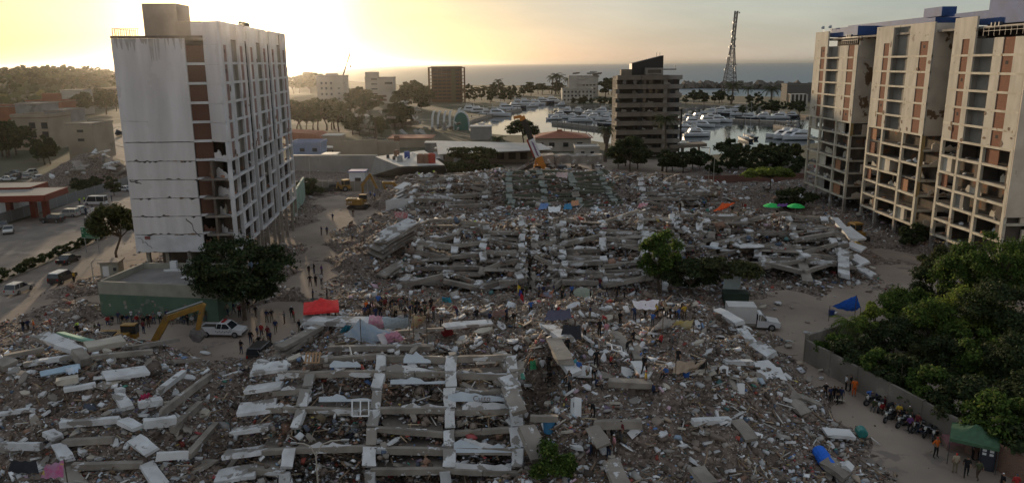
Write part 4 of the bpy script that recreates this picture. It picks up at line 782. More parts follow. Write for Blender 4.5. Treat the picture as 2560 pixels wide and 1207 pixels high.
# E row: rear pile, its middle section painted green
RG = T('collapsed_building', 'left section of the rear pile, beside the yellow excavator', 'ruin', (-14, 170, 0))
lattice(RG, [(1010, 518, 1.9), (1235, 520, 1.9), (1225, 440, 7.2), (1035, 442, 6.6)], [.08, .5, .92], 7, concrete_w, plaster_b, bw=.7, bh=.75, cw=1.4, miss=.22, jit=.5, cf=.62, wall=.4, slab=.7, fill=4)
for k in range(6):
    t = k / 5; member(RG, 'floor_slab', random.choice((plaster, concrete_w)), (982 + t * 12, 505 - t * 32, 1.6 + t * 2.8), (1012 + t * 8, 492 - t * 34, 3.0 + t * 2.5), 3.2, .4, rr(.2))
plate(RG, 1000, 515, 2.0, 6, .3, plaster, (0, 0), .2, 3.0, 'wall_panel')
scatter(RG, 50, (990, 1250), (432, 520), wl3, (1.0, 2.8))
RH = T('collapsed_building', 'green painted section of the rear pile, in front of the crane', 'ruin', (8, 170, 0))
lattice(RH, [(1262, 530, 1.4), (1570, 512, 2.0), (1530, 436, 7.2), (1255, 432, 7.4)], [.06, .34, .62, .9], 9, green_c, green_w, bw=.8, bh=.8, cw=1.5, miss=.12, jit=.3, cf=.8, wall=.14, slab=.8, mw=green_c, fill=3)
scatter(RH, 40, (1260, 1560), (432, 510), wl3 + [green_c], (.9, 2.4))
RI = T('collapsed_building', 'right section of the rear pile, behind the orange tarpaulin', 'ruin', (28, 170, 0))
lattice(RI, [(1590, 510, 2.0), (1830, 520, 1.3), (1745, 462, 5.4), (1590, 446, 6.6)], [.08, .5, .95], 7, concrete_w, plaster_b, bw=.7, bh=.7, cw=1.4, miss=.22, jit=.45, cf=.62, wall=.4, slab=.7, fill=4)
scatter(RI, 60, (1570, 1830), (440, 520), wl3, (1.0, 2.8))
# ------------------------------------------------------------ loose debris on the mounds and between the fallen beams
debris('crushed_masonry_debris', 60000, pal_a, .155, .5, False)
debris('fine_masonry_debris', 30000, pal_a, .115, .45, False, ymax=92, ex=1.2)
debris('fine_plaster_debris', 7000, pal_w, .115, .45, True, ymax=92, ex=1.2, lift=.04)
debris('plaster_chip_debris', 13000, pal_w, .165, .5, True, lift=.06)
debris('masonry_shard_debris', 8500, pal_a, .40, .42, True, lift=.15, shard=True)
debris('plaster_shard_debris', 3600, pal_w, .40, .42, True, lift=.2, shard=True)
debris('splintered_timber_debris', 5200, pal_s, .30, .4, True, stick=.85, lift=.25)
debris('household_litter_debris', 7000, pal_c, .2, .5, True, lift=.08, dpow=2.5)
xs_, ys_, hs_, ds_ = spots(15000, 185, .2, 3.0); kp = (ys_ > 102) & (xs_ > -24) & (xs_ < 52); xs_, ys_, hs_ = xs_[kp], ys_[kp], hs_[kp]; kk = rng.random(len(xs_)) < .58
debris('far_masonry_shard_debris', 0, pal_a, .42, .4, True, at=(xs_[kk], ys_[kk], hs_[kk] + .1), shard=True)
debris('far_plaster_shard_debris', 0, pal_w, .42, .4, True, at=(xs_[~kk], ys_[~kk], hs_[~kk] + .15), shard=True)
LX = []
for P_, u0, u1, c_ in LAT:
    nn = 3000 if c_[0].y < 80 else 1300
    for _ in range(nn):
        p = P_(random.uniform(u0, u1), random.random() * 1.02); LX.append((p.x, p.y, p.z - (abs(random.gauss(1.1, .8)) if c_[0].y < 80 else abs(random.gauss(.35, .85))) + .05))
LX = np.array(LX); k = rng.random(len(LX)); 
for nm, pal, lo, hi, md in (('frame_masonry_debris', pal_a, 0, .55, .26), ('frame_plaster_debris', pal_w, .55, .72, .26), ('frame_litter_debris', pal_c, .72, .84, .26)):
    s = LX[(k >= lo) & (k < hi)]; debris(nm, 0, pal, md, .5, nm != 'frame_masonry_debris', at=(s[:, 0], s[:, 1], s[:, 2]))
s = LX[k >= .84]; debris('frame_timber_debris', 0, pal_s, .3, .4, True, stick=.9, at=(s[:, 0], s[:, 1], s[:, 2]))
# ------------------------------------------------------------ trees
def leafm(name, cols, tr=.28): return palmat(name, cols, rough=.75, jitter=.35, trans=tr, spec=.15)
lf_green = leafm('green_leaves', [(4, (.068, .115, .024)), (3, (.095, .15, .032)), (3, (.042, .072, .018)), (1, (.16, .19, .045))], .40)
lf_dark = leafm('dark_leaves', [(4, (.034, .052, .020)), (3, (.048, .066, .024)), (2, (.020, .032, .014)), (1, (.08, .08, .032))], .25)
lf_mid = leafm('olive_leaves', [(4, (.052, .062, .024)), (3, (.072, .080, .030)), (2, (.034, .044, .018)), (1, (.11, .10, .04))], .3)
lf_lime = leafm('yellow_green_leaves', [(4, (.15, .20, .04)), (3, (.20, .24, .05)), (3, (.09, .13, .03))], .45)
def crown_mesh(name, m, R, nclump, nleaf, ls, seed, flat=1.0, hollow=.55, low=-.55):
    """leaf quads spread over clumps inside an ellipsoid of radii R (x, y, z), centre at origin"""
    r = np.random.default_rng(seed); R = np.array(R); C = []
    while len(C) < nclump:
        p = r.uniform(-1, 1, 3)
        if hollow < np.linalg.norm(p) < 1 and p[2] > low: C.append(p)
    C = np.array(C); cr = r.uniform(.13, .38, nclump)
    k = r.integers(0, nclump, nleaf); d = r.standard_normal((nleaf, 3)); d /= np.linalg.norm(d, axis=1, keepdims=True); d[:, 2] = np.where(d[:, 2] < -.3, -d[:, 2] * .6, d[:, 2])
    pos = (C[k] * .86 + d * (cr[k] * r.uniform(.55, 1.12, nleaf))[:, None]) * R * np.array([1, 1, flat])
    pos += r.normal(0, .03, pos.shape) * R
    nrm = d + r.normal(0, .7, d.shape) + np.array([0, 0, .5]); nrm /= np.linalg.norm(nrm, axis=1, keepdims=True)
    t = np.cross(nrm, r.standard_normal(nrm.shape)); t /= np.linalg.norm(t, axis=1, keepdims=True); b = np.cross(nrm, t)
    s = ls * r.uniform(.55, 1.3, nleaf)[:, None]
    V = np.stack([pos - t * s, pos - b * s * .55, pos + t * s, pos + b * s * .55], 1)
    return npmesh(name, V.reshape(-1, 3), np.arange(nleaf * 4).reshape(-1, 4), m), C * R
def trunk_mesh(name, h, r0, tips, seed, lean=.15):
    rn = random.Random(seed); q = MB(); top = Vector((rn.uniform(-lean, lean) * h, rn.uniform(-lean, lean) * h, h))
    mid = top * .5 + Vector((rn.uniform(-.1, .1) * h, rn.uniform(-.1, .1) * h, 0)); q.tube([(0, 0, -.3), (0, 0, .2), mid, top], [r0 * 1.25, r0, r0 * .8, r0 * .62], 8)
    for t in tips:
        t = Vector(t); m = top.lerp(t, .5) + Vector((rn.uniform(-.3, .3), rn.uniform(-.3, .3), rn.uniform(0, .4))); q.tube([top * .97, m, t], [r0 * .5, r0 * .32, r0 * .1], 6)
    return q.mesh(name, bark)
def tree(label, base, h, R, m, nleaf, ls, seed, zc=None, nclump=26, flat=1.0, name='tree', group=None, low=-.55):
    root = T(name, label, 'tree', base, 0, group); zc = zc if zc is not None else h - R[2]
    cm, C = crown_mesh('crown', m, R, nclump, nleaf, ls, seed, flat, low=low)
    rn = random.Random(seed); tips = [Vector(C[rn.randrange(len(C))]) * .8 + Vector((0, 0, zc)) for _ in range(9)]
    put('trunk', trunk_mesh('trunk', max(zc - R[2] * .55, h * .25), max(.12, h * .026), tips, seed), root)
    put('crown', cm, root, TRS((0, 0, zc))); return root
# near trees
b = G(612, 800); tree('big dark tree with drooping branches in front of the white tower', (b.x, b.y, 0), 11.2, (6.6, 5.4, 4.3), lf_dark, 20000, .25, 1, zc=6.5, nclump=46, low=-.85)
b = G(296, 668); tree('leafy tree between the avenue and the white tower', (b.x, b.y, 0), 10.2, (3.9, 3.6, 3.4), lf_mid, 9000, .27, 2, zc=6.9, nclump=26)
b = G(1648, 738); tree('round green tree rising from the front of the middle pile', (b.x, b.y, .2), 9.0, (3.2, 3.2, 3.6), lf_green, 9500, .23, 3, zc=5.2, nclump=28, low=-.9)
b = G(1725, 745); tree('low dark tree joined to the right of the round green tree', (b.x, b.y, .2), 5.4, (4.0, 3.2, 2.2), lf_dark, 8000, .24, 4, zc=3.0, nclump=24, low=-.9)
b = G(1812, 752); tree('spreading flat-topped tree beside the white box truck', (b.x, b.y, .1), 5.6, (4.6, 4.0, 1.5), lf_mid, 8000, .23, 5, zc=4.4, nclump=26)
b = G(1385, 1262); tree('small bright bush-like tree at the bottom edge of the ruins', (b.x, b.y, .6), 4.4, (1.75, 1.7, 1.9), lf_green, 7000, .15, 6, zc=2.6, nclump=20, low=-.9)
RT = [(2185, 800, 82, 2.2, lf_lime, 'bright yellow-green tree beside the blue tarpaulin'), (2265, 770, 88, 3.6, lf_green, 'broad green tree right of the blue tarpaulin'), (2340, 720, 93, 3.6, lf_dark, 'dark tree at the far left corner of the grove'),
      (2425, 690, 90, 4.2, lf_green, 'tall green tree in the middle of the grove below the cream block'), (2515, 660, 86, 4.6, lf_green, 'tall tree touching the nearest bay of the cream block'), (2235, 860, 79, 3.0, lf_dark, 'shaded tree right behind the corner of the concrete wall'),
      (2325, 830, 80, 3.9, lf_green, 'dense green tree behind the middle of the concrete wall'), (2420, 810, 80, 4.3, lf_lime, 'tree with sunlit yellowish top in the grove'), (2520, 790, 77, 4.5, lf_dark, 'dark tall tree near the right picture edge'),
      (2370, 915, 74, 3.3, lf_dark, 'shaded tree behind the row of motorbikes'), (2465, 900, 72, 3.8, lf_green, 'green tree above the green canopy tent'), (2555, 915, 69, 3.8, lf_dark, 'dark tree at the right edge above the canopy tent'),
      (2345, 660, 99, 2.6, lf_mid, 'thin olive tree at the top of the grove'), (2565, 1005, 64, 3.2, lf_dark, 'dark tree in the lower right corner of the grove'), (2300, 905, 75, 2.2, lf_mid, 'low olive shrub tree leaning over the concrete wall')]
for i, (px, py, y, r, m, l) in enumerate(RT):
    c = AY(px, py, y); tree(l, (c.x, c.y, 0), c.z + r, (r, r, r * .92), m, int(3700 * r), .17, 20 + i, zc=c.z, nclump=int(9 * r), low=-.85)
b = G(2275, 625); tree('dark bush in front of the pillars of the cream block', (b.x, b.y, 0), 5.2, (2.6, 2.4, 2.3), lf_dark, 5000, .25, 60, zc=2.6, low=-.9)
b = G(2215, 560); tree('small yellowish bush against the pillars of the cream block', (b.x, b.y, 0), 4.0, (2.0, 1.8, 1.7), lf_mid, 3000, .25, 61, zc=2.2, low=-.9)
b = G(1915, 492); tree('flat-topped yellow-green acacia right of the rear pile', (b.x, b.y, 0), 7.0, (6.5, 5, 1.5), lf_lime, 6000, .35, 62, zc=5.6)
b = G(1985, 525); tree('dark bush at the far foot of the cream block', (b.x, b.y, 0), 5, (5.0, 3.5, 2.4), lf_dark, 5000, .32, 63, zc=2.6, low=-.9)
b = G(1575, 430); tree('large dark tree in front of the balconied block', (b.x, b.y, 0), 10, (6.6, 5, 5.0), lf_dark, 9000, .42, 64, zc=6.0, low=-.9)
b = G(1308, 392); tree('round-crowned tree standing before the bright harbour water', (b.x, b.y, 0), 12, (5.4, 5, 3.8), lf_dark, 5000, .42, 65, zc=9.5)
b = G(1185, 440); tree('wide acacia in front of the white warehouse', (b.x, b.y, 0), 9, (8, 5, 2.6), lf_mid, 6000, .4, 66, zc=6.4)
b = G(1150, 452); tree('low bushy tree between grey hall and crane', (b.x, b.y, 0), 5.5, (5, 4, 2.6), lf_mid, 4500, .36, 67, zc=3, low=-.9)
b = G(775, 490); tree('dark shrubs beside the white tower and the pale wall', (b.x, b.y, 0), 4.5, (3.6, 3, 2.4), lf_dark, 3500, .33, 68, zc=2.2, low=-.9)
_w0, _w1 = G(2012, 902), G(2395, 1118); _n = Vector((-(_w1 - _w0).y, (_w1 - _w0).x, 0)).normalized(); _n = _n if _n.x > 0 else -_n
for k, (t, r_, m, l) in enumerate(((.12, 1.7, lf_green, 'low bright bush right behind the wall corner'), (.28, 2.2, lf_dark, 'dark bush overhanging the near part of the concrete wall'), (.42, 2.0, lf_green, 'green bush overhanging the concrete wall'), (.56, 2.4, lf_dark, 'large dark bush over the concrete wall near the motorbikes'), (.72, 2.2, lf_green, 'green bush over the wall left of the green canopy'), (.88, 2.5, lf_dark, 'dark bush behind the green canopy'), (1.08, 2.6, lf_green, 'green bush behind the brick-topped wall'), (1.25, 2.8, lf_dark, 'dark bush at the right end of the brick-topped wall'))):
    p = _w0.lerp(_w1, t) + _n * (r_ + .2); tree(l, (p.x, p.y, 0), 2.6 + r_, (r_ * 1.25, r_ * 1.1, r_), m, int(2300 * r_), .2, 700 + k, zc=2.6, nclump=int(10 * r_), low=-.95)
# hedge on the median of the avenue
hg = T('hedge', 'clipped dark hedge along the median of the avenue', 'hedge', (-78.7, 112, 0))
for k, y in enumerate(range(84, 158, 4)):
    x = -77.9 if y < 100 else -78.6; cm, _ = crown_mesh('bush', lf_dark if k % 3 else lf_mid, (1.1, 2.6, .95), 14, 1500, .2, 300 + k, low=-.9); put('bush', cm, hg, TRS((x + 78.7 + rr(.2), y - 112, .85 + rr(.15))))
# shared meshes for the trees farther off
FT = []
for s, (m, R, n, ls, h) in enumerate(((lf_mid, (4.6, 4.4, 3.6), 2600, .62, 9), (lf_dark, (5, 5, 4.2), 2600, .66, 10), (lf_mid, (6, 5.5, 3.0), 2600, .68, 9), (lf_dark, (3.6, 3.6, 4.6), 2200, .58, 10))):
    cm, C = crown_mesh('crown', m, R, 20, n, ls, 100 + s, low=-.85); zc = h - R[2] * .9
    FT.append((trunk_mesh('trunk', h * .35, .3, [Vector(c) * .8 + Vector((0, 0, zc)) for c in C[:6]], s), cm, zc))
def ftree(px, py, kind, sc, label, group=None):
    p = G(px, py); tm, cm, zc = FT[kind]; root = T('tree', label, 'tree', p, random.random() * 6.28, group, sc); put('trunk', tm, root); put('crown', cm, root, TRS((0, 0, zc))); return root
def band(n, x0, x1, y0, y1, label, kinds=(0, 1, 2, 3), sc=(.9, 1.4)):
    for i in range(n):
        t = (i + .5) / n; ftree(x0 + (x1 - x0) * t + rr(6), random.uniform(y0, y1), random.choice(kinds), random.uniform(*sc), label)
band(14, -10, 300, 214, 226, 'far hazy tree in front of the wooded hill at the left', (1, 2), (1.9, 2.6))
band(14, 0, 300, 222, 240, 'hazy tree on the wooded slope behind the brick houses', (1, 2), (1.6, 2.3))
band(9, 170, 305, 262, 292, 'golden hazy tree beside the curve of the avenue', (0, 2), (1.2, 1.8))
band(4, -5, 45, 372, 396, 'dark tree at the left edge before the brown houses', (1, 3), (1.0, 1.3))
band(3, 85, 140, 402, 420, 'small tree in front of the brown flat blocks', (0, 3), (.7, 1.0))
band(6, 185, 300, 474, 492, 'dark roadside tree behind the grey fence', (1, 3), (.34, .46))
band(9, 735, 800, 212, 236, 'golden far tree between tower and small white block', (0, 2), (1.8, 2.4))
band(9, 735, 860, 320, 338, 'brownish tree behind the red roofed house', (0, 2), (1.3, 1.7))
band(9, 870, 925, 255, 300, 'hazy tree between the two small white blocks', (1, 2), (1.2, 1.6))
band(10, 985, 1075, 235, 285, 'dark tree left of the brown office slab', (1, 3), (1.2, 1.7))
band(5, 880, 960, 335, 352, 'dark palm-side tree before the fallen hotel', (1, 3), (.7, 1.0))
band(2, 980, 1010, 322, 330, 'dense round tree in front of the fallen hotel', (1,), (1.2, 1.3))
band(19, 1160, 1420, 232, 246, 'dark shore tree along the far side of the harbour', (1, 3, 2), (.8, 1.35))
band(9, 1170, 1300, 250, 258, 'low tree on the quay behind the moored yachts', (1, 3), (.8, 1.1))
band(3, 1503, 1540, 236, 244, 'rounded tree beside the wrecked pale building', (1, 2), (1.5, 1.9))
band(7, 1420, 1540, 260, 267, 'low quay tree below the wrecked pale building', (1, 3), (.5, .8))
band(9, 1710, 1830, 252, 270, 'dark shore tree below the lattice mast', (1, 3, 0), (.7, 1.1))
band(11, 1845, 2010, 258, 290, 'dark tree on the far right quay of the marina', (1, 3), (.6, 1.0))
band(16, 1650, 2010, 424, 444, 'dark dense tree behind the rear pile and before the marina', (1, 3), (.5, .72))
band(7, 1800, 2000, 396, 412, 'sparse dark tree at the near marina bank', (1, 0), (.55, .8))
band(5, 1120, 1260, 452, 460, 'scrubby tree behind the rear pile', (0, 2), (.5, .7))
band(3, 1530, 1600, 415, 425, 'dark tree at the foot of the balconied block', (1,), (.7, .9))
# wooded hill on the left skyline: terrain plus one mass of foliage
hn = 40; hx = np.linspace(-1500, -60, hn); hy = np.linspace(520, 2100, hn); HX, HY = np.meshgrid(hx, hy)
def hillz(x, y): return 21 * np.exp(-((x + 620) / 520) ** 2) * np.clip((y - 560) / 700, 0, 1) * np.clip((2100 - y) / 500, 0, 1) * (1 + .25 * vnoise(x, y, 150)) * np.clip((-.47 * y - x) / 130, 0, 1) - .3
hid = np.arange(hn * hn).reshape(hn, hn); HK = 0; HF = np.stack([hid[:-1, :-1], hid[:-1, 1:], hid[1:, 1:], hid[1:, :-1]], -1).reshape(-1, 4)
HF = HF[hillz(HX.ravel(), HY.ravel())[HF].max(1) > -.2]
o = put('hill', npmesh('hill', np.stack([HX.ravel(), HY.ravel(), hillz(HX.ravel(), HY.ravel())], -1), HF, mat('wooded_hill', (.06, .065, .03), (.035, .04, .02), scale=.02))); o['kind'] = 'structure'
nl = 26000; fx = rng.uniform(-1450, -90, nl); fy = rng.uniform(560, 1950, nl); fz = hillz(fx, fy); kp = (fz > .6) & (fx > -fy * .85); fx, fy, fz = fx[kp], fy[kp], fz[kp]; nl = len(fx)
bump_ = np.clip(vnoise(fx, fy, 22), -.5, 1.5) * 6 + rng.uniform(0, 5, nl); c_ = np.stack([fx, fy, fz + bump_], -1); d_ = rng.standard_normal((nl, 3)); d_[:, 2] = np.abs(d_[:, 2]) + .6; d_ /= np.linalg.norm(d_, axis=1, keepdims=True)
t_ = np.cross(d_, rng.standard_normal((nl, 3))); t_ /= np.linalg.norm(t_, axis=1, keepdims=True); b_ = np.cross(d_, t_); s_ = rng.uniform(2.5, 6.5, nl)[:, None]
o = put('far_wood', npmesh('far_wood', np.stack([c_ - t_ * s_, c_ - b_ * s_ * .7, c_ + t_ * s_, c_ + b_ * s_ * .7], 1).reshape(-1, 3), np.arange(nl * 4).reshape(-1, 4), lf_dark)); o['kind'] = 'stuff'; o['label'] = 'far wood covering the hazy hill on the left skyline'
# palms
def frond_mesh(L, m, seed):
    rn = random.Random(seed); q = MB(); n = 11; pts = []
    for i in range(n + 1): t = i / n; pts.append(Vector((L * (t - .12 * t * t), 0, L * (.34 * t - .72 * t * t))))
    for i in range(1, n):
        p = pts[i]; w = L * .30 * math.sin(math.pi * (.12 + .86 * i / n)) ** .7
        for sgn in (-1, 1):
            tip = p + Vector((L * .10, sgn * w, -w * .55 - rn.random() * .1 * L)); hw = L * .026
            q.add([p + Vector((-hw, 0, 0)), p + Vector((hw, 0, 0)), tip], [(0, 1, 2)])
    q.tube(pts, [L * .012] * (n + 1), 3); return q.mesh('frond', m)
FR = [frond_mesh(1.0, lf_green, 1), frond_mesh(1.0, lf_dark, 2), frond_mesh(1.0, lf_mid, 3)]
def palm(label, base, h, L, k=1, nf=15, skirt=False, rt=.2):
    root = T('palm_tree', label, 'palm tree', base); q = MB(); q.tube([(0, 0, -.2), (.05 * h, 0, h * .5), (.03 * h, .02 * h, h)], [rt * 1.2, rt, rt * .8], 8); q.build('trunk', bark, root)
    for i in range(nf):
        a = i * 2.4; el = .55 - 1.25 * (i / nf); R = rz3(a) @ Matrix.Rotation(-el, 3, 'Y'); put('frond', FR[k], root, TRS((.03 * h, .02 * h, h), R, (L, L, L)))
    if skirt:
        q = MB(); q.tube([(.03 * h, 0, h - L * 1.3), (.03 * h, 0, h - L * .7), (.03 * h, 0, h - .1)], [.5 * rt + L * .12, L * .32, L * .18], 10); q.build('dead_frond_skirt', bark, root)
    return root
def palmpx(label, px, pyb, pyt, L, k=1, **kw):
    b = G(px, pyb); t = AY(px, pyt, b.y); palm(label, b, t.z, L, k, **kw)
palmpx('skirted fan palm in front of the white warehouse', 1243, 392, 346, 3.4, 1, skirt=True, rt=.5)
palmpx('skirted fan palm left of the balconied block', 1512, 405, 322, 3.8, 1, skirt=True, rt=.55)
palmpx('tall palm against the corner of the balconied block', 1655, 428, 296, 4.6, 1, rt=.3)
palmpx('palm beside the blue tarpaulin and concrete wall', 2112, 892, 805, 2.3, 0, nf=18)
palmpx('drooping palm at the right edge below the cream block', 2535, 760, 628, 3.4, 0, nf=18)
for px, pb, pt in ((1379, 236, 193), (1388, 237, 187), (1397, 236, 191)): palmpx('slender tall palm of the group of three on the shore', px, pb, pt, 7.5, 1, nf=13, rt=.5)
palmpx('slender palm left of the wrecked pale building', 1418, 236, 197, 7.5, 1, nf=13, rt=.5)
palmpx('palm at the foot of the lattice mast', 1828, 262, 212, 8.5, 1, nf=15, rt=.6)
palmpx('bushy palm right of the lattice mast on the quay', 1925, 268, 222, 8.0, 1, nf=17, rt=.6)
palmpx('palm right of the lattice mast', 1868, 250, 220, 6.5, 1, nf=13, rt=.5)
palmpx('short palm among the dark bushes before the marina', 1822, 430, 372, 4.2, 1, nf=15, rt=.4)
palmpx('hazy palm before the fallen hotel', 938, 362, 298, 5.0, 2, nf=15, rt=.5)
palmpx('lone palm on the far harbour shore', 1245, 236, 201, 6.0, 1, nf=13, rt=.5)
# ------------------------------------------------------------ buildings behind the ruins
def span(pl, pr, y, z=0):
    """world x of two photo columns at distance y"""
    return AY(pl, 300, y).x, AY(pr, 300, y).x
def zat(py, px, y): return AY(px, py, y).z
def house(name, label, pl, pr, y, ztop, dep, m, rows=(), wn_=(), roof=None, rot=0, cat='building', win=(1.2, 1.3), wm=None, par=.6, z0=0, zr=None, sidewin=0):
    """flat-roofed building by photo columns; rows: heights of window rows, wn_: window positions 0..1"""
    x0, x1 = span(pl, pr, y); w = x1 - x0; root = T(name, label, cat, ((x0 + x1) / 2, y, z0), rot)
    q = MB(); q.box((0, dep / 2, (ztop - z0) / 2), (w, dep, ztop - z0)); q.build('wall', m, root)
    rm = roof or concrete
    q = MB(); q.box((0, dep / 2, ztop - z0 + .15), (w + .5, dep + .5, .3)); q.build('roof', rm, root)
    if par:
        q = MB()
        for c, s in (((0, -.1, 0), (w + .5, .3, par)), ((0, dep + .1, 0), (w + .5, .3, par)), ((-w / 2 - .1, dep / 2, 0), (.3, dep - .3, par)), ((w / 2 + .1, dep / 2, 0), (.3, dep - .3, par))): q.box((c[0], c[1], ztop - z0 + .3 + par / 2), s)
        q.build('parapet', m, root)
    for r in rows:
        for u in wn_:
            q = MB(); q.box((-w / 2 + u * w, -.02, r), (win[0], .14, win[1])); o = q.build('window', wm or glass, root)
            q = MB(); q.box((-w / 2 + u * w, -.09, r - win[1] / 2 - .08), (win[0] + .3, .3, .14)); q.build('sill', m, o)
        for k in range(sidewin):
            for sg in (-1, 1):
                q = MB(); q.box((sg * (w / 2), dep * (k + .5) / sidewin, r), (.14, win[0], win[1])); q.build('window', wm or glass, root)
    return root, w
def add(root, name, m, c, s, R=None):
    q = MB(); q.box(c, s, R); return q.build(name, m, root)
hz_w = mat('far_white_wall', (.50, .46, .40), (.41, .37, .32), scale=.15, c3=(.30, .26, .22), s3=.12, t3=.62)
hz_b = mat('far_brown_cladding', (.16, .085, .045), (.12, .062, .034), scale=.1)
tan = mat('tan_wall', (.36, .30, .23), (.28, .235, .18), scale=.15, c3=(.22, .18, .14), s3=.1, t3=.62)
grey = mat('grey_render', (.30, .285, .265), (.23, .22, .205), scale=.2, c3=(.19, .18, .165), s3=.15, t3=.62)
terra = mat('terracotta_roof', (.34, .13, .075), (.26, .10, .06), scale=.8)
tin = mat('white_sheet_roof', (.52, .50, .47), (.43, .41, .38), scale=.2, rough=.5)
rust = mat('rusty_roof', (.27, .15, .10), (.19, .11, .075), scale=.5)
bluew = mat('pale_blue_wall', (.27, .33, .47), (.22, .27, .40), scale=.3)
# small white block left (with thin crane behind it)
r, w = house('apartment_block', 'small white block with scarred face beside the thin far crane', 797, 866, 540, zat(192, 830, 540), 14, hz_w, rows=(4, 8, 12, 16, 19.5), wn_=(.18, .34, .52), win=(1.3, 1.6))
add(r, 'wall_panel', hz_w, (w * .32, -.5, 10), (w * .34, 1.0, 20)); add(r, 'roof_room', hz_w, (0, 6, zat(192, 830, 540) + 1.0), (8, 5, 2.4))
for z in (3, 6): add(r, 'breach', brick_d, (w * .36, -1.02, z), (2.2, .1, 2.0))
for z in (9, 12.5, 16): add(r, 'window', glass, (w * .3, -1.02, z), (1.5, .1, .8))
r, w = house('apartment_block', 'small pale block with stepped roof left of the brown office slab', 917, 986, 650, zat(196, 950, 650), 16, hz_w, rows=(8, 12, 16, 20), wn_=(.33,), win=(5, 1.0))
H2 = zat(196, 950, 650); add(r, 'roof_tower', hz_w, (-w * .27, 5, H2 + 2.6), (w * .44, 9, 5.2))
add(r, 'wing_block', hz_w, (w * .36, -1.2, H2 - 4), (w * .32, 3, 6)); add(r, 'window', glass, (w * .36, -2.75, H2 - 4), (w * .28, .1, 2))
for z in (3, 6): add(r, 'breach', brick_d, (w * .1, -.05, z), (7, .2, 1.8))
# brown office slab with open edges
y = 660; Ht = zat(169, 1118, y); r, w = house('office_slab', 'dark brown rectangular office slab before the sea', 1082, 1155, y, Ht, 15, hz_b, par=.5)
for k in range(9):
    z = 2 + k * (Ht - 3) / 9
    add(r, 'floor_band', hz_b, (0, -.25, z), (w - .2, .5, .9)); add(r, 'window_band', glass, (0, -.08, z + 1.5), (w - .4, .2, 1.4))
    for sg in (-1, 1): add(r, 'balcony_slab', hz_b, (sg * (w / 2 + 1.4), 4, z), (2.7, 8, .5))
for sg in (-1, 1):
    for k in (0, 1): add(r, 'edge_column', hz_b, (sg * (w / 2 + 2.6), .4 + k * 7, Ht / 2), (.8, .8, Ht))
    add(r, 'edge_cap', hz_b, (sg * (w / 2 + 1.5), 4, Ht - .2), (3, 8.4, .8))
add(r, 'stair_shaft', mat('green_brown', (.11, .10, .055)), (w * .24, -.6, Ht / 2), (3.5, .8, Ht - 1))
for k in range(7): add(r, 'mullion', hz_b, (-w * .45 + k * w * .15, -.3, Ht / 2), (.5, .6, Ht - .5))
# wrecked pale building by the shore
y = 760; H3 = zat(184, 1455, y); r, w = house('wrecked_building', 'wrecked pale building with torn top storeys on the harbour shore', 1422, 1494, y, H3 - 3, 14, hz_w, rows=(4, 7.5, 11), wn_=(.5, .62, .74, .86), win=(2.2, 1.2))
for k in range(13):
    pc('torn_floor', 'frag', random.choice((concrete_d, grey, hz_w)), r, r.location + Vector((w * random.uniform(-.35, .5), random.uniform(-1.2, 8), H3 - random.uniform(-1.5, 9))), (random.uniform(5, 13), random.uniform(4, 9), 1.2), Euler((rr(.25), rr(.2), rr(.4))).to_matrix())
add(r, 'wall_panel', hz_w, (-w * .38, -.6, H3 * .45), (w * .3, 1.2, H3 * .9))
for k in range(4): add(r, 'floor_band', hz_w, (w * .15, -.4, 2.5 + k * 3.3), (w * .68, .6, .8))
house('harbour_office', 'low white three-storey building on the quay under the wrecked pale building', 1405, 1482, 640, 11, 12, hz_w, rows=(2.5, 5.8, 9), wn_=[.08 + .12 * k for k in range(8)], win=(1.6, 1.6))
# balconied mid-rise
MBX = 262; xa, xb = span(1537, 1702, MBX); w = xb - xa
r = T('balconied_block', 'brown mid-rise block with long balconies and black sloping roof box', 'building', ((xa + xb) / 2, MBX, 0))
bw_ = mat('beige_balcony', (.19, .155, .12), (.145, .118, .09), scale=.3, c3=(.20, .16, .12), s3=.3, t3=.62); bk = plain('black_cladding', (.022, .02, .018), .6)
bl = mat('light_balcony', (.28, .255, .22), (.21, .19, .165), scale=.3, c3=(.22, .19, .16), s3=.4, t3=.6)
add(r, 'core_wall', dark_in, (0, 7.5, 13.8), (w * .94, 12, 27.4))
for k in range(9):
    z = 27.2 - k * 3.05
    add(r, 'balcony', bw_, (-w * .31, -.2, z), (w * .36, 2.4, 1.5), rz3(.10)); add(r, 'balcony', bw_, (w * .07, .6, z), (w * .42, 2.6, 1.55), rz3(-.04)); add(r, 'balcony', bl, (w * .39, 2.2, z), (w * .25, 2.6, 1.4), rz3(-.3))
    add(r, 'floor_slab', concrete_d, (0, 5.2, z - .7), (w * .97, 8, .3))
    for u in (-.46, -.36, -.2, -.06, .04, .13, .22, .3, .36, .45):
        g = random.random()
        if g < .55: add(r, 'window', glass, (w * u, 1.4, z - 1.55), (w * .055, .12, 1.5))
        elif g < .85: pc('wall_fragment', 'wall', random.choice((bl, room_w, hz_w)), r, r.location + Vector((w * u, 1.2, z - 2.3)), (w * .08, .15, 1.5))
    if k % 3 == 1: add(r, 'column', bw_, (-w * .12, .6, z - 1.5), (.7, .7, 3))
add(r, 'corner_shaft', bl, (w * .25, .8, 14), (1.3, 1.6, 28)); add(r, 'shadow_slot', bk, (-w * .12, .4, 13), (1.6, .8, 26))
q = MB(); zt0 = 28.6; q.side([(-w * .25, zt0 - 1), (w * .22, zt0 - 1), (w * .22, zt0 + 5.8), (-w * .25, zt0 + 3.2)], 2.0, 8); q.build('roof_box', bk, r)
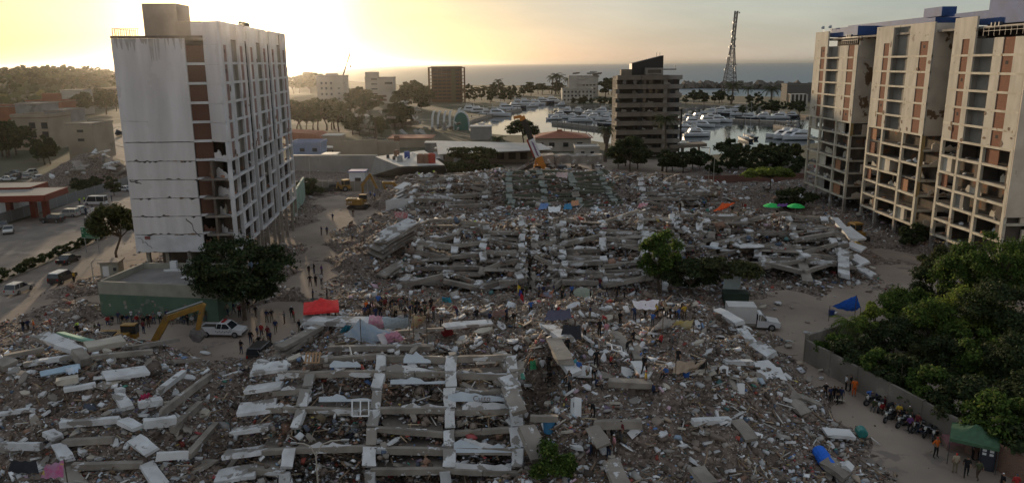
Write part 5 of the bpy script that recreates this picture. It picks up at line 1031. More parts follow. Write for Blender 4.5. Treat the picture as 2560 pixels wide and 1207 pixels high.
add(r, 'roof_room', bl, (w * .07, .8, zt0 + .6), (w * .26, 3, 2.2)); add(r, 'roof_window', glass, (w * .07, -.75, zt0 + .6), (w * .2, .1, 1.1)); add(r, 'roof_canopy', bk, (w * .31, 3, zt0 + 1.2), (w * .2, 4, .3)); add(r, 'roof_room', bw_, (-w * .34, 2, zt0 + .3), (w * .16, 3.5, 2))
for u, h in ((-.02, 4.6), (.13, 6.6), (.18, 6.5), (.42, 2.4)): add(r, 'antenna', dark_steel, (w * u, 4, zt0 + h - .6), (.12, .12, 1.6))
for k, (dx, ln_) in enumerate(((0, 9), (0, 9))): pass
add(r, 'terrace', bw_, (w * .62, 1.5, 4.2), (w * .55, 7, 1.0), Matrix.Rotation(-.06, 3, 'Y')); add(r, 'terrace_column', concrete_w, (w * .8, .5, 1.8), (.7, .7, 4)); add(r, 'terrace_column', concrete_w, (w * .55, .5, 1.8), (.9, .9, 4))
add(r, 'gate_post', white_paint, (w * .97, .5, 1.5), (.35, .35, 3.6)); add(r, 'gate_lintel', white_paint, (w * .9, .5, 3.4), (3, .35, .35))
for k in range(3): add(r, 'lower_frame', bw_, (w * .5, 4, 10 + k * 3), (w * .08, 3, .4)); add(r, 'lower_column', bw_, (w * .53, 2.6, 11), (.5, .5, 11))
# grey hall with sloping walls and white roof of tanks
r = T('grey_hall', 'grey sloping-walled hall with white roof carrying tanks and pipes', 'building', G(1010, 440))
pts_b = [G(830, 432), G(985, 446), G(1120, 446), G(1125, 410)]; pts_t = [G(938, 392, 6), G(1000, 417, 6), G(1112, 413, 6), G(1060, 376, 6)]
q = MB(); n = 4; vs = [tuple(p - r.location) for p in (pts_b[0].lerp(pts_b[1], .62), pts_b[1], pts_b[2], pts_b[3])] + [tuple(p - r.location) for p in pts_t]
q.add(vs, [(0, 1, 5, 4), (1, 2, 6, 5), (2, 3, 7, 6), (3, 0, 4, 7)]); q.build('sloping_wall', grey, r)
q = MB(); q.add([tuple(p - r.location + Vector((0, 0, .05))) for p in pts_t], [(0, 1, 2, 3)]); q.add([tuple(p - r.location - Vector((0, 0, .3))) for p in pts_t], [(3, 2, 1, 0)]); q.build('roof', tin, r)
for px, py, m, s in ((1000, 405, steel, 1.4), (1018, 396, plain('blue_tank', (.06, .10, .30)), 1.5), (1052, 408, rust, 1.9), (1066, 408, rust, 1.9), (1079, 408, plain('red_tank', (.36, .05, .03)), 2.0), (985, 400, dark_steel, .8), (970, 396, dark_steel, .8), (992, 392, rust, 1.5)):
    p = G(px, py, 6) - r.location; q = MB(); q.tube([p, p + Vector((0, 0, s * 1.2)), p + Vector((0, 0, s * 1.35))], [s * .55, s * .55, s * .3], 10); q.build('roof_tank', m, r)
q = MB(); q.tube([G(1010, 402, 6.4) - r.location, G(1030, 382, 6.4) - r.location, G(1055, 392, 6.3) - r.location, G(1100, 395, 6.3) - r.location], .18, 6); q.build('roof_pipe', white_paint, r)
# grey yard wall left of it, blue house, sheds, long tan wall, warehouse, red-roofed hall
def wallpx(name, label, a, b, za, m, th=.4, cap=None):
    p, q_ = G(*a), G(*b); r = T(name, label, 'wall', (p + q_) / 2); L = r.location; d = q_ - p; ang = math.atan2(d.y, d.x); n = max(1, int(d.length / 4))
    for k in range(n):
        c = p.lerp(q_, (k + .5) / n) - L; o = MB(); o.box(c + Vector((0, 0, za / 2)), (d.length / n - .03, th, za), rz3(ang)); o.build('panel', m, r)
    if cap: o = MB(); o.box((0, 0, za + .1), (d.length, th + .15, .2), rz3(ang)); o.build('coping', cap, r)
    return r
wallpx('yard_wall', 'long grey yard wall between the white tower and the grey hall', (730, 432), (945, 432), 5.2, grey, cap=tin)
r, w = house('blue_house', 'pale blue two-storey house right of the white tower', 722, 797, 262, zat(362, 760, 262), 9, bluew, rows=(zat(375, 760, 262),), wn_=(.38, .80), win=(1.6, 1.2), roof=bluew, par=.8)
r, w = house('red_roofed_house', 'house with red sheet roof behind the pale blue house', 715, 800, 300, zat(348, 760, 300), 12, mat('ochre_wall', (.33, .2, .12)), roof=terra, par=0)
q = MB(); H_ = zat(346, 760, 300); q.side([(-w / 2 - 1, H_), (w / 2 + 1, H_), (w / 2 - 2, H_ + 1.9), (-w / 2 - 1, H_ + 2.6)], -2, 13); q.build('sheet_roof', terra, r)
house('shed', 'tan shed right of the red sheet roof', 803, 850, 300, 4.8, 7, tan, roof=tin, par=0)
house('shed', 'low shed with pale flat roof below the red sheet roof', 795, 845, 275, 2.6, 6, tan, roof=tin, par=0, rows=(1.3,), wn_=(.3, .7))
house('white_roof_house', 'low house with bright flat roof and water tank beyond the yard wall', 832, 890, 238, 3.2, 8, hz_w, roof=tin, par=0)
r, w = house('brown_kiosk', 'small olive kiosk with pale roof on the flat roof line', 800, 835, 232, 5.2, 5, mat('olive_board', (.13, .11, .04)), roof=tin, par=0)
wallpx('tan_wall', 'long tan boundary wall behind the grey yard wall', (835, 408), (945, 400), 7.2, tan)
wallpx('tan_wall', 'second length of tan wall left of the pink roofed building', (930, 398), (1000, 402), 6.5, tan)
house('pink_roofed_building', 'long tan building with salmon pink flat roof', 968, 1078, 300, zat(347, 1020, 300), 14, tan, roof=mat('salmon_roof', (.46, .22, .14), (.38, .18, .12), scale=.2), par=0, rows=(3.2,), wn_=(.2,), win=(2.2, 3), wm=rust)
r, w = house('white_warehouse', 'long low warehouse with bright white sheet roof', 1085, 1380, 252, 4.6, 4, tan, roof=tin, par=0, rows=(2.2,), wn_=(.05, .2, .3, .56, .66, .76, .88), win=(2.4, 2.2), wm=dark_in)
q = MB(); q.add([tuple(p - r.location) for p in (G(1095, 386, 4.9), G(1380, 374, 4.9), G(1352, 358, 5.6), G(1090, 352, 5.6))], [(0, 1, 2, 3)]); q.add([tuple(p - r.location - Vector((0, 0, .25))) for p in (G(1095, 386, 4.9), G(1380, 374, 4.9), G(1352, 358, 5.6), G(1090, 352, 5.6))], [(3, 2, 1, 0)]); q.build('sheet_roof', tin, r)
for u in (-.47, -.3): add(r, 'gate', white_paint, (w * u, -.15, 1.9), (3.2, .2, 3.6))
house('shed', 'grey shed with pale roof left of the white warehouse', 1060, 1100, 275, 4.2, 6, grey, roof=tin, par=0)
house('quay_shed', 'grey shed on the near bank of the bright water', 1175, 1228, 330, 5.5, 9, grey, roof=tin, par=0)
house('quay_shed', 'tiny white hut on the near harbour bank', 1196, 1210, 345, 5.5, 5, hz_w, roof=tin, par=0)
r, w = house('red_roofed_hall', 'white hall with low hipped brick-red roof at the harbour bank', 1338, 1478, 285, 4.8, 16, hz_w, roof=tin, par=0, rows=(2.4,), wn_=(.1, .3, .55, .8), win=(2, 1.6))
q = MB(); q.add([(-w / 2 - 1, -1, 4.9), (w / 2 + 1, -1, 4.9), (w / 2 + 1, 17, 4.9), (-w / 2 - 1, 17, 4.9), (-w * .04, 8, 7.0)], [(0, 1, 4), (1, 2, 4), (2, 3, 4), (3, 0, 4)]); q.build('hipped_roof', terra, r); add(r, 'roof_cap', terra, (-w * .04, 8, 7.1), (2, 2, .5))
house('side_annexe', 'pale annexe with flat roof beside the red roofed hall', 1440, 1500, 262, 3.6, 8, hz_w, roof=tin, par=.3, rows=(1.8,), wn_=(.3, .7))
# half-collapsed concrete deck with arches
r = T('collapsed_deck', 'tilted concrete deck on leaning columns behind the crane', 'ruin', G(1400, 436)); L = r.location
for k, px in enumerate((1365, 1405, 1445, 1485)): pbar('deck_beam', concrete_w, r, AY(px - 19, 398, 222), AY(px + 20, 395, 222), 6, 2.4)
for px in (1345, 1388, 1440, 1480): pbar('leaning_column', concrete_w, r, AY(px, 405, 221), AY(px + 6, 434, 221), .9, .8)
for px in (1370, 1415, 1455): pc('fallen_arch', 'wall', concrete_d, r, AY(px, 432, 225), (6, .8, 4))
for k in range(9):
    a = AY(1285 + k * 9, 432 - k * 1.5, 224 + k * .3); pbar('slumped_slab', random.choice((concrete_w, tan, concrete_d)), r, a, a + Vector((4.5 + rr(1), rr(1), 3.2 + rr(1))), 2.5, .5, rr(.3))
for px in (1375, 1430, 1478): pc('red_wall_panel', 'wall', mat('faded_brick_paint', (.25, .10, .07), (.2, .085, .06), scale=.5), r, AY(px, 436, 218), (4.5, .3, 2.2))
# fallen hotel and arched clubhouse near the harbour
r = T('fallen_hotel', 'fallen building with its tilted roof slab leaning among trees', 'ruin', G(1005, 318)); y = r.location.y
for a, b, wd, th, m in (((965, 305), (1015, 255), 16, 1.2, concrete_w), ((1000, 255), (1040, 300), 18, 1.5, hz_w), ((962, 300), (1000, 285), 10, 3, hz_w), ((985, 312), (1050, 306), 8, 2, concrete_w)): pbar('tilted_slab', m, r, AY(*a, y), AY(*b, y), wd, th)
for k in range(14): pc('fallen_panel', 'frag', random.choice((hz_w, concrete_w, concrete)), r, AY(random.uniform(950, 1055), random.uniform(275, 318), y - random.uniform(0, 8)), (random.uniform(3, 7), random.uniform(2, 4), .6), Euler((rr(1), rr(1), rr(3))).to_matrix())
r = T('arched_clubhouse', 'wrecked clubhouse with a row of white arched fins beside the yachts', 'ruin', G(1120, 325)); y = r.location.y; tealm = plain('teal_shell', (.06, .16, .13))
for k, px in enumerate((1078, 1092, 1107, 1122, 1141)):
    c = AY(px, 308, y); q = MB(); s = 1.0 if k < 4 else 1.2; h = 6.3 * s
    pr = [(-.2, -3), (2.0, -3), (2.6, h * .45), (3.6, h * .8), (5.6, h), (2.4, h * .96), (.6, h * .6)]; q.side([(p[0] * s * .42, p[1]) for p in pr], -.7, .7)
    put('arched_fin', q.mesh('arched_fin', white_paint), r, TRS(c - r.location, Matrix.Rotation(rr(.06), 3, 'Y')))
c = AY(1153, 308, y - 2) - r.location; q = MB(); q.side([(-3.4, -4)] + [(-3.4 * math.cos(math.pi * t / 10), 5.2 * math.sin(math.pi * t / 10) - 0) for t in range(11)] + [(3.4, -4)], -.8, .8); put('teal_gable', q.mesh('teal_gable', tealm), r, TRS(c))
q = MB(); q.side([(-4.0, -4)] + [(-4.0 * math.cos(math.pi * t / 10), 6.0 * math.sin(math.pi * t / 10)) for t in range(11)] + [(4.0, -4)], -.4, .4); put('white_gable_rim', q.mesh('white_gable_rim', white_paint), r, TRS(c + Vector((0, 1.4, 0))))
for k in range(26): pc('fallen_panel', 'frag', random.choice((hz_w, concrete_w, concrete_d, concrete)), r, AY(random.uniform(1060, 1170), random.uniform(308, 338), y - random.uniform(0, 14)), (random.uniform(2, 5), random.uniform(1.5, 3), .5), Euler((rr(1), rr(1), rr(3))).to_matrix())
r = T('wrecked_villas', 'row of wrecked pale villas among trees left of the fallen hotel', 'ruin', G(920, 335)); y = r.location.y
for k in range(24):
    p = AY(random.uniform(865, 985), random.uniform(292, 342), y + rr(10)); pc('fallen_panel', random.choice(('wall', 'frag')), random.choice((hz_w, concrete_w, tan, concrete)), r, p, (random.uniform(3, 7), random.uniform(.4, 3), random.uniform(.5, 4)), Euler((rr(.5), rr(.4), rr(3))).to_matrix())
for px in (1000, 1035, 1048): pbar('roof_slab', grey, r, AY(px, 325, y - 15), AY(px + 22, 345, y - 15), 9, .6)
for k in range(14): pbar('fallen_plank', random.choice((tan, concrete)), r, AY(905 + k * 6, 343 + rr(3), y - 22), AY(918 + k * 6, 352 + rr(3), y - 22), 1.4, .5)
# buildings at the far left
r, w = house('apartment_house', 'tan three-storey house with dark red flat roof at the left', 28, 118, 300, zat(296, 70, 300), 16, tan, rows=(2.5, 6, 9.5), wn_=(.56, .9), win=(2.4, 2.4), roof=rust, par=1.2)
r, w = house('concrete_house', 'plain grey-brown block right of the dark red roof', 112, 160, 312, zat(279, 135, 312), 16, grey, par=.4)
r, w = house('concrete_house', 'low brown block with two small windows beside the avenue', 162, 228, 268, zat(313, 195, 268), 14, tan, rows=(zat(328, 195, 268), zat(350, 195, 268)), wn_=(.52,), win=(2.2, .9), par=.4)
r, w = house('concrete_house', 'grey block with brick storey behind the dark red roof', 42, 106, 350, zat(262, 75, 350), 14, grey, par=.3)
house('brick_house', 'terracotta brick house at the left edge', -20, 42, 370, zat(268, 10, 370), 14, mat('far_brick', (.30, .125, .07), (.24, .1, .06), scale=.3), par=.5)
r, w = house('brick_house', 'brick house with small rooftop room at the left', 70, 160, 420, zat(255, 115, 420), 14, MATS['far_brick'], par=.5); add(r, 'roof_room', MATS['far_brick'], (2, 5, zat(246, 115, 420)), (8, 5, 5))
r, w = house('pale_gabled_building', 'pale tall building with leaning gable in the golden haze', 160, 212, 520, zat(226, 185, 520), 14, hz_w, par=0, rows=(8,), wn_=(.6,), win=(9, 7), wm=tan)
r, w = house('long_terrace', 'long two-storey terrace on the hazy slope', 215, 305, 640, zat(222, 260, 640), 14, tan, par=0, rows=(6, 11), wn_=[.1 * k + .05 for k in range(10)], win=(4, 2), roof=rust)
# fuel station
r = T('fuel_station', 'fuel station with orange-red canopy at the left edge', 'fuel station', G(50, 532)); orr = plain('orange_fascia', (.20, .042, .025), .5)
def canopy(px, py, z, sx_, sy_):
    c = G(px, py, z) - r.location; add(r, 'canopy_roof', grey, c + Vector((0, 0, .5)), (sx_, sy_, .25), rz3(.12))
    for s, o in (((sx_, .3, 1.3), (0, -sy_ / 2)), ((sx_, .3, 1.3), (0, sy_ / 2)), ((.3, sy_, 1.3), (sx_ / 2, 0)), ((.3, sy_, 1.3), (-sx_ / 2, 0))): add(r, 'canopy_fascia', orr, c + rz3(.12) @ Vector((*o, 0)), s, rz3(.12))
    return c
c = canopy(48, 487, 5.2, 15, 11)
for dx in (-4, 2, 5): add(r, 'canopy_pillar', orr, c + Vector((dx, 1.5 - dx * .2, -2.7)), (1.1, 1.0, 5.4))
canopy(15, 470, 5.6, 14, 8); c2 = G(10, 540, 0) - r.location; add(r, 'kiosk', white_paint, c2 + Vector((-1, 4, 1.6)), (8, 6, 3.2)); add(r, 'kiosk_fascia', orr, c2 + Vector((-1, .9, 3.4)), (8.4, .4, 1.1))
# heap of a fallen building behind the road
r = T('collapsed_house', 'heap of a fallen white building beside the avenue at the left', 'ruin', G(230, 455)); y = r.location.y
for k in range(130):
    t = random.random(); px = random.uniform(135, 318); top = 445 - 66 * math.exp(-((px - 245) / 55) ** 2)
    p = AY(px, random.uniform(top, 458), y + random.uniform(-6, 8)); pc(random.choice(('fallen_slab', 'fallen_beam')), random.choice(('frag', 'block')), random.choice((plaster, concrete_w, tan, concrete, plaster_b)), r, p, (random.uniform(2, 6), random.uniform(.8, 2.4), random.uniform(.3, .8)), Euler((rr(.6), rr(.7), rr(3))).to_matrix())
hb = MB(); n = 14; vs = []
for j in range(n + 1):
    for i in range(n + 1):
        u, v = i / n - .5, j / n - .5; vs.append((u * 34, v * 20, max(0, 9.0 * math.exp(-(u * u + v * v) * 7) - 1.1 + rr(.5)) - .1))
hb.add(vs, [(j * (n + 1) + i, j * (n + 1) + i + 1, (j + 1) * (n + 1) + i + 1, (j + 1) * (n + 1) + i) for j in range(n) for i in range(n)]); hb.build('rubble_heap', dirt, r)
# ------------------------------------------------------------ fences, walls
def wallw(name, label, a, b, h, m, th=.3, seg=5.0, cap=None, cat='wall'):
    a, b = Vector((*a, 0)), Vector((*b, 0)); r = T(name, label, cat, (a + b) / 2); d = b - a; n = max(1, int(d.length / seg)); ang = math.atan2(d.y, d.x)
    for k in range(n):
        o = MB(); o.box(a.lerp(b, (k + .5) / n) - r.location + Vector((0, 0, h / 2 + rr(.03))), (d.length / n - .04, th, h), rz3(ang)); o.build('panel', m, r)
        o = MB(); o.box(a.lerp(b, k / n) - r.location + Vector((0, 0, h / 2 + .05)), (.12, th + .1, h + .1), rz3(ang)); o.build('post', steel if th < .2 else m, r)
    return r
fg = plain('grey_fence_sheet', (.20, .205, .21), .6)
wallw('sheet_fence', 'grey sheet metal fence along the far side of the avenue', (-107, 118), (-106, 212), 2.3, fg, .08, 4, cat='fence')
tan_w = mat('boundary_concrete', (.24, .21, .18), (.17, .15, .125), scale=.4, bump=.3, c3=(.29, .26, .22), s3=.4, t3=.6)
w0, w1, w2 = G(2012, 902), G(2395, 1118), G(2700, 1290)
wallw('boundary_wall', 'rough concrete boundary wall from the corner to the green canopy', w0.xy, w1.xy, 2.5, tan_w, .3, 3.5)
wallw('boundary_wall', 'brick-topped boundary wall behind the green canopy', w1.xy, w2.xy, 2.2, brickmat('wall_brick', (.26, .13, .08), (.20, .10, .065), (.22, .19, .16), 2.0), .3, 3.5)
wb = G(2112, 878); wallw('boundary_wall', 'short return wall at the corner by the palm', w0.xy, (wb.x + 3.0, wb.y + 3.0), 3.0, tan_w, .3, 3)
gg = G(752, 505); r = wallw('green_gate_wall', 'pale green free-standing wall at the far end of the white tower', G(738, 545).xy, G(762, 498).xy, 5.5, mat('pale_green_wall', (.30, .40, .33), (.24, .32, .27), scale=.5), .4, 6)
wallw('lattice_fence', 'low pale railing fence behind the yellow excavator', G(775, 478).xy, G(1000, 478).xy, 2.6, mat('fence_boards', (.26, .235, .20), (.2, .18, .155), scale=.5), .12, 1.6, cat='fence')
house('white_site_hut', 'white site hut with blue roof sheet behind the yellow excavator', 865, 905, 205, 3.6, 4, white_paint, roof=plain('blue_sheet', (.10, .12, .33)), par=0, rows=(1.2,), wn_=(.55,), win=(1.6, 1.8), wm=dark_in)
wallw('red_wall', 'long reddish wall right of the rear pile', G(1760, 462).xy, G(2010, 455).xy, 2.4, mat('reddish_wall', (.20, .10, .075), (.15, .08, .06), scale=.4), .3, 5)
house('flat_roof_shed', 'flat grey shed roof beside the far foot of the cream block', 1935, 2012, 232, 3.0, 8, grey, roof=grey, par=0)
house('quay_building', 'dark grey hangar on the far right quay', 1962, 2040, 640, zat(212, 2000, 640), 14, mat('dark_hangar', (.13, .12, .11)), par=.5)
r, w = house('white_colonnade', 'white columned pavilion in front of the dark hangar', 1972, 2012, 560, 9, 6, dark_in, roof=hz_w, par=0)
for k in range(5): add(r, 'column', hz_w, (-w / 2 + w * k / 4, -.6, 4.5), (1.2, 1.0, 9))
# ------------------------------------------------------------ leaning lattice mast, cranes
mast_m = plain('mast_steel', (.15, .13, .125), .95); y = 900; b0, b1 = AY(1811, 216, y), AY(1836, 216, y); tp = AY(1841, 28, y)
r = T('lattice_mast', 'tall leaning lattice radio mast above the marina', 'mast', ((b0.x + b1.x) / 2, y, 0)); cx = (b0.x + b1.x) / 2; bwid = (b1.x - b0.x) / 2 + 1.5
def mp_(t, sx_, sy_):
    w_ = bwid * .8 * max(0, 1 - t / .62) ** 1.1 + 1.5
    return Vector((cx + (tp.x - cx) * t ** 1.6 + sx_ * w_, y + sy_ * w_, tp.z * t)) - r.location
for sx_, sy_ in ((-1, -1), (1, -1), (1, 1), (-1, 1)):
    q = MB(); q.tube([mp_(k / 12, sx_, sy_) for k in range(13)], .42, 5); q.build('mast_leg', mast_m, r)
for k in range(18):
    t0, t1 = k / 18, (k + 1) / 18; q = MB()
    for (a, b) in (((-1, -1), (1, -1)), ((1, -1), (1, 1)), ((1, 1), (-1, 1)), ((-1, 1), (-1, -1))):
        q.tube([mp_(t0, *a), mp_(t1, *b)], .24, 4); q.tube([mp_(t0, *b), mp_(t1, *a)], .24, 4); q.tube([mp_(t0, *a), mp_(t0, *b)], .22, 4)
    q.build('brace_panel', mast_m, r)
for k in range(26):
    t = random.uniform(.2, .98); p = mp_(t, random.choice((-1, 1)), random.choice((-1, 1))); q = MB(); q.box(p + Vector((rr(1.5), -1, 0)), (random.uniform(.8, 1.6), .8, random.uniform(1.2, 2.6))); q.build('antenna_panel', steel, r)
orange = plain('crane_orange', (.55, .20, .02), .45, spec=.5)
yc = 213; r = T('mobile_crane', 'orange mobile crane with raised black and white boom behind the green ruin', 'crane', (AY(1362, 430, yc).x, yc, 0)); L = r.location
bp = [AY(px, py, yc) - L for px, py in ((1367, 442), (1346, 392), (1328, 348), (1308, 300), (1304, 291))]
for i, (m, wd, nm) in enumerate(((orange, 1.9, 'boom_base'), (white_paint, 1.75, 'boom_section'), (plain('boom_black', (.03, .025, .022)), 1.5, 'boom_section'), (orange, 1.6, 'boom_head'))): o = MB(); o.bar(bp[i], bp[i + 1], wd, wd); o.build(nm, m, r)
d = (bp[2] - bp[1]).normalized(); sp_ = plain('boom_stripe', (.38, .08, .06)); side = Vector((-.94, 0, -.3))
for k in range(9):
    a = bp[1].lerp(bp[2], .1 + k * .09); o = MB(); o.box(a + Vector((0, -.9, 0)), (.9, .05, .22), frame(d) @ Matrix.Rotation(.5, 3, 'Y')); o.build('boom_lettering', plain('boom_letters', (.20, .10, .22)), r)
o = MB(); o.bar(bp[1] + Vector((-.95, -.1, 0)), bp[2] + Vector((-.95, -.1, 0)), .3, 1.0); o.build('boom_stripe', sp_, r)
o = MB(); o.bar(bp[4], bp[4] + Vector((-2.2, 0, -.4)), .5, .8); o.build('boom_jib', orange, r); o = MB(); o.tube([bp[4] + Vector((-2, 0, -.4)), bp[4] + Vector((-2, 0, -3))], .05, 4); o.build('hoist_cable', dark_steel, r)
o = MB(); o.bar(AY(1340, 440, yc) - L, bp[1] + Vector((-.8, 0, -1)), .5, .5); o.build('lift_cylinder', orange, r)
add(r, 'carrier', orange, (2, 0, 1.6), (12, 2.8, 1.2)); add(r, 'operator_cab', orange, (-2, 0, 3.2), (2.2, 2.4, 2.2)); add(r, 'cab_window', glass, (-2, -1.22, 3.5), (1.6, .06, 1.1)); add(r, 'counterweight', dark_steel, (5, 0, 3.2), (2.2, 2.6, 1.8))
for x in (-3, -1, 3.5, 5.5):
    for sy_ in (-1.2, 1.2): o = MB(); o.tube([(x, sy_ - .25, .7), (x, sy_ + .25, .7)], .7, 12); o.build('wheel', rubber, r)
yc = 600; r = T('mobile_crane', 'thin distant crane boom rising behind the small white block', 'crane', (AY(850, 230, yc).x, yc, 0)); L = r.location
o = MB(); o.tube([AY(846, 225, yc) - L, AY(858, 188, yc) - L, AY(875, 134, yc) - L], [.75, .6, .4], 6); o.build('boom', mast_m, r); o = MB(); o.tube([AY(875, 134, yc) - L, AY(876, 165, yc) - L], .14, 4); o.build('hoist_cable', dark_steel, r); add(r, 'hook_block', dark_steel, AY(876, 166, yc) - L, (.9, .9, 1.8)); add(r, 'carrier', orange, (0, 0, 2), (10, 3, 3.5))
# ------------------------------------------------------------ yachts
hullm = plain('hull_gelcoat', (.62, .64, .67), .25, spec=.6); hulld = plain('dark_hull', (.03, .035, .05), .25, spec=.6); smoke = plain('smoked_window', (.02, .025, .03), .1, spec=.8)
def yacht(kind):
    """one boat, 15 m long, bow towards +x"""
    root = T('yacht', '', 'yacht'); secs = []; n = 9
    for i in range(n):
        t = i / (n - 1); x = -7 + 14.5 * t; wd = 2.15 * (1 - max(0, t - .45) ** 2.2 * 3.2); dk = 1.35 + .95 * max(0, t - .3) ** 1.5; kl = -.5 + .5 * max(0, t - .6)
        wd = max(wd, .06); secs.append([(x, -wd, dk), (x - .0, -wd * .8, .2), (x, 0, kl), (x, wd * .8, .2), (x, wd, dk)])
    q = MB(); q.add([p for s in secs for p in s], [(i * 5 + j, i * 5 + j + 1, i * 5 + 6 + j, i * 5 + 5 + j) for i in range(n - 1) for j in range(4)] + [(0, 5 * 0 + 4, 3, 2, 1)] + [(i * 5 + 4, i * 5, i * 5 + 5, i * 5 + 9) for i in range(n - 1)])
    q.build('hull', hulld if kind == 2 else hullm, root)
    q = MB(); q.side([(-4.6, 1.3), (3.6, 1.6), (1.9, 3.1), (.6, 3.35), (-4.2, 3.3)], -1.55, 1.55, tap=[1, .8, .8, .85, .9]); q.build('cabin', hullm, root)
    q = MB(); q.side([(-3.2, 2.25), (2.6, 2.35), (1.95, 3.0), (-3.4, 2.95)], -1.57, 1.57, tap=[.96, .83, .83, .93]); q.build('window_band', smoke, root)
    q = MB(); q.side([(-3.8, 3.3), (.2, 3.3), (-.5, 4.3), (-3.6, 4.2)], -1.25, 1.25, tap=[1, .9, .8, .95]); q.build('flybridge', hullm, root)
    q = MB(); q.side([(-5.9, 1.45), (-4.7, 1.45), (-4.7, 2.2), (-5.9, 2.0)], -1.5, 1.5); q.build('aft_seating', mat('boat_canvas', (.45, .44, .42)), root)
    q = MB()
    if kind == 1:       # sport fisher: tuna tower and outriggers
        for sx_, sy_ in ((-3.4, -1), (-3.4, 1), (-1.6, -1), (-1.6, 1)): q.tube([(sx_, sy_, 4.1), (-2.5, sy_ * .4, 7.4)], .07, 4)
        q.box((-2.5, 0, 7.4), (1.4, 1.2, .12)); q.box((-2.5, 0, 5.6), (1.7, 1.6, .08)); q.tube([(-1, -1.4, 3.2), (-5, -3.4, 9)], .05, 4); q.tube([(-1, 1.4, 3.2), (-5, 3.4, 9)], .05, 4); q.build('fishing_tower', steel, root)
    else:
        q.box((-3.2, 0, 4.75), (.5, 2.4, .14)); q.tube([(-3.2, 0, 4.7), (-3.4, 0, 6.2)], .06, 4); q.bar((-3.2, -1.15, 4.1), (-3.2, -1.15, 4.8), .12, .12); q.bar((-3.2, 1.15, 4.1), (-3.2, 1.15, 4.8), .12, .12); q.build('radar_arch', hullm, root)
    if kind == 0: q = MB(); q.side([(-5.8, 4.6), (-.4, 4.7), (-.4, 4.82), (-5.8, 4.74)], -1.4, 1.4); q.build('bimini_top', mat('boat_canvas', (.4, .4, .4)), root)
    return root
YP = [yacht(k) for k in range(3)]; used = [0, 0, 0]
def boat(px, py, kind, rz, sc, label):
    p = G(px, py, SEAZ); p.z = SEAZ + .25
    if not used[kind]: o = YP[kind]; used[kind] = 1; o.location = p; o.rotation_euler = (0, 0, rz); o.scale = (sc,) * 3; o['label'] = label
    else: o = dup(YP[kind], p, rz, label, sc)
    o['group'] = 'boats moored in the marina'
for i, (px, py) in enumerate(((1180, 282), (1200, 287), (1222, 290), (1246, 291), (1268, 278), (1290, 272), (1300, 264), (1318, 265), (1340, 263), (1360, 259), (1385, 258))): boat(px, py, (0, 2, 0, 0)[i % 4], R_(rr(14) - 8), (1.2, 1.3, 1.05)[i % 3], 'white motor yacht moored stern-to along the left harbour quay')
for i, (px, py) in enumerate(((1395, 292), (1412, 284), (1425, 297), (1440, 282), (1452, 305), (1468, 288), (1480, 298), (1500, 284), (1512, 302), (1522, 316), (1530, 290))): boat(px, py, (0, 2, 1, 0)[i % 4], R_(180 + rr(16)), (.85, 1.0, .78)[i % 3], 'white motor yacht packed at the pier left of the balconied block')
for i, (px, py) in enumerate(((1720, 332), (1742, 336), (1735, 312), (1758, 318), (1770, 308), (1725, 300), (1750, 300), (1782, 300), (1800, 306), (1740, 342))): boat(px, py, (1, 0, 1)[i % 3], R_(-10 + rr(20)), (.95, .85)[i % 2], 'white fishing cruiser moored beside the right wall of the balconied block')
for i, (px, py) in enumerate(((1775, 285), (1798, 282), (1815, 288), (1835, 280), (1850, 290), (1868, 300), (1905, 296), (1945, 298), (1975, 294))): boat(px, py, (0, 0, 2)[i % 3], R_(180 + rr(30)), (.85, .95)[i % 2], 'white motor boat along the far marina quay')
for px, py, s in ((1955, 345, 1.0), (1975, 348, 1.05), (1995, 350, 1.0)): boat(px, py, 1, R_(184 + rr(4)), s, 'large sport-fishing boat with tower beside the cream block')
for px, py in ((1385, 300), (1402, 265), (1330, 268)): boat(px, py, 0, R_(200), .7, 'small white boat alone on the bright harbour water')
for px, py in ((1862, 352), (1875, 346)):     # sailing boats
    p = G(px, py, SEAZ); r = T('sailing_boat', 'grey sailing boat with bare masts behind the dark trees', 'sailing boat', p, R_(100)); q = MB()
    q.side([(-6, 1.2), (-5.4, 0), (5, 0), (6.8, 1.5)], -1.7, 1.7, tap=[.7, .5, .3, .1]); q.build('hull', hulld, r); q = MB(); q.box((0, 0, 1.5), (4, 1.8, .7)); q.build('cabin', hullm, r); q = MB(); q.tube([(.5, 0, 1.2), (.5, 0, 17)], [.14, .08], 6); q.build('mast', steel, r); q = MB(); q.tube([(.5, 0, 2.6), (-4.5, 0, 2.5)], .12, 6); q.build('boom', steel, r)
for a, b in (((1385, 304), (1535, 322)), ((1700, 292), (1995, 306)), ((1940, 312), (1990, 322)), ((1170, 296), (1300, 272))):
    p, q_ = G(*a), G(*b); d = q_ - p; r = T('pier', 'concrete pier with moored boats in the marina', 'pier', (p + q_) / 2); o = MB(); o.box((0, 0, -.7), (d.length, 3.0, 1.6), rz3(math.atan2(d.y, d.x))); o.build('deck', concrete, r)
    for k in range(8):
        o = MB(); c = p.lerp(q_, (k + .5) / 8) - r.location; o.tube([(c.x, c.y - 2, -2.5), (c.x, c.y - 2, 1.5)], .22, 6); o.build('mooring_pile', bark, r)
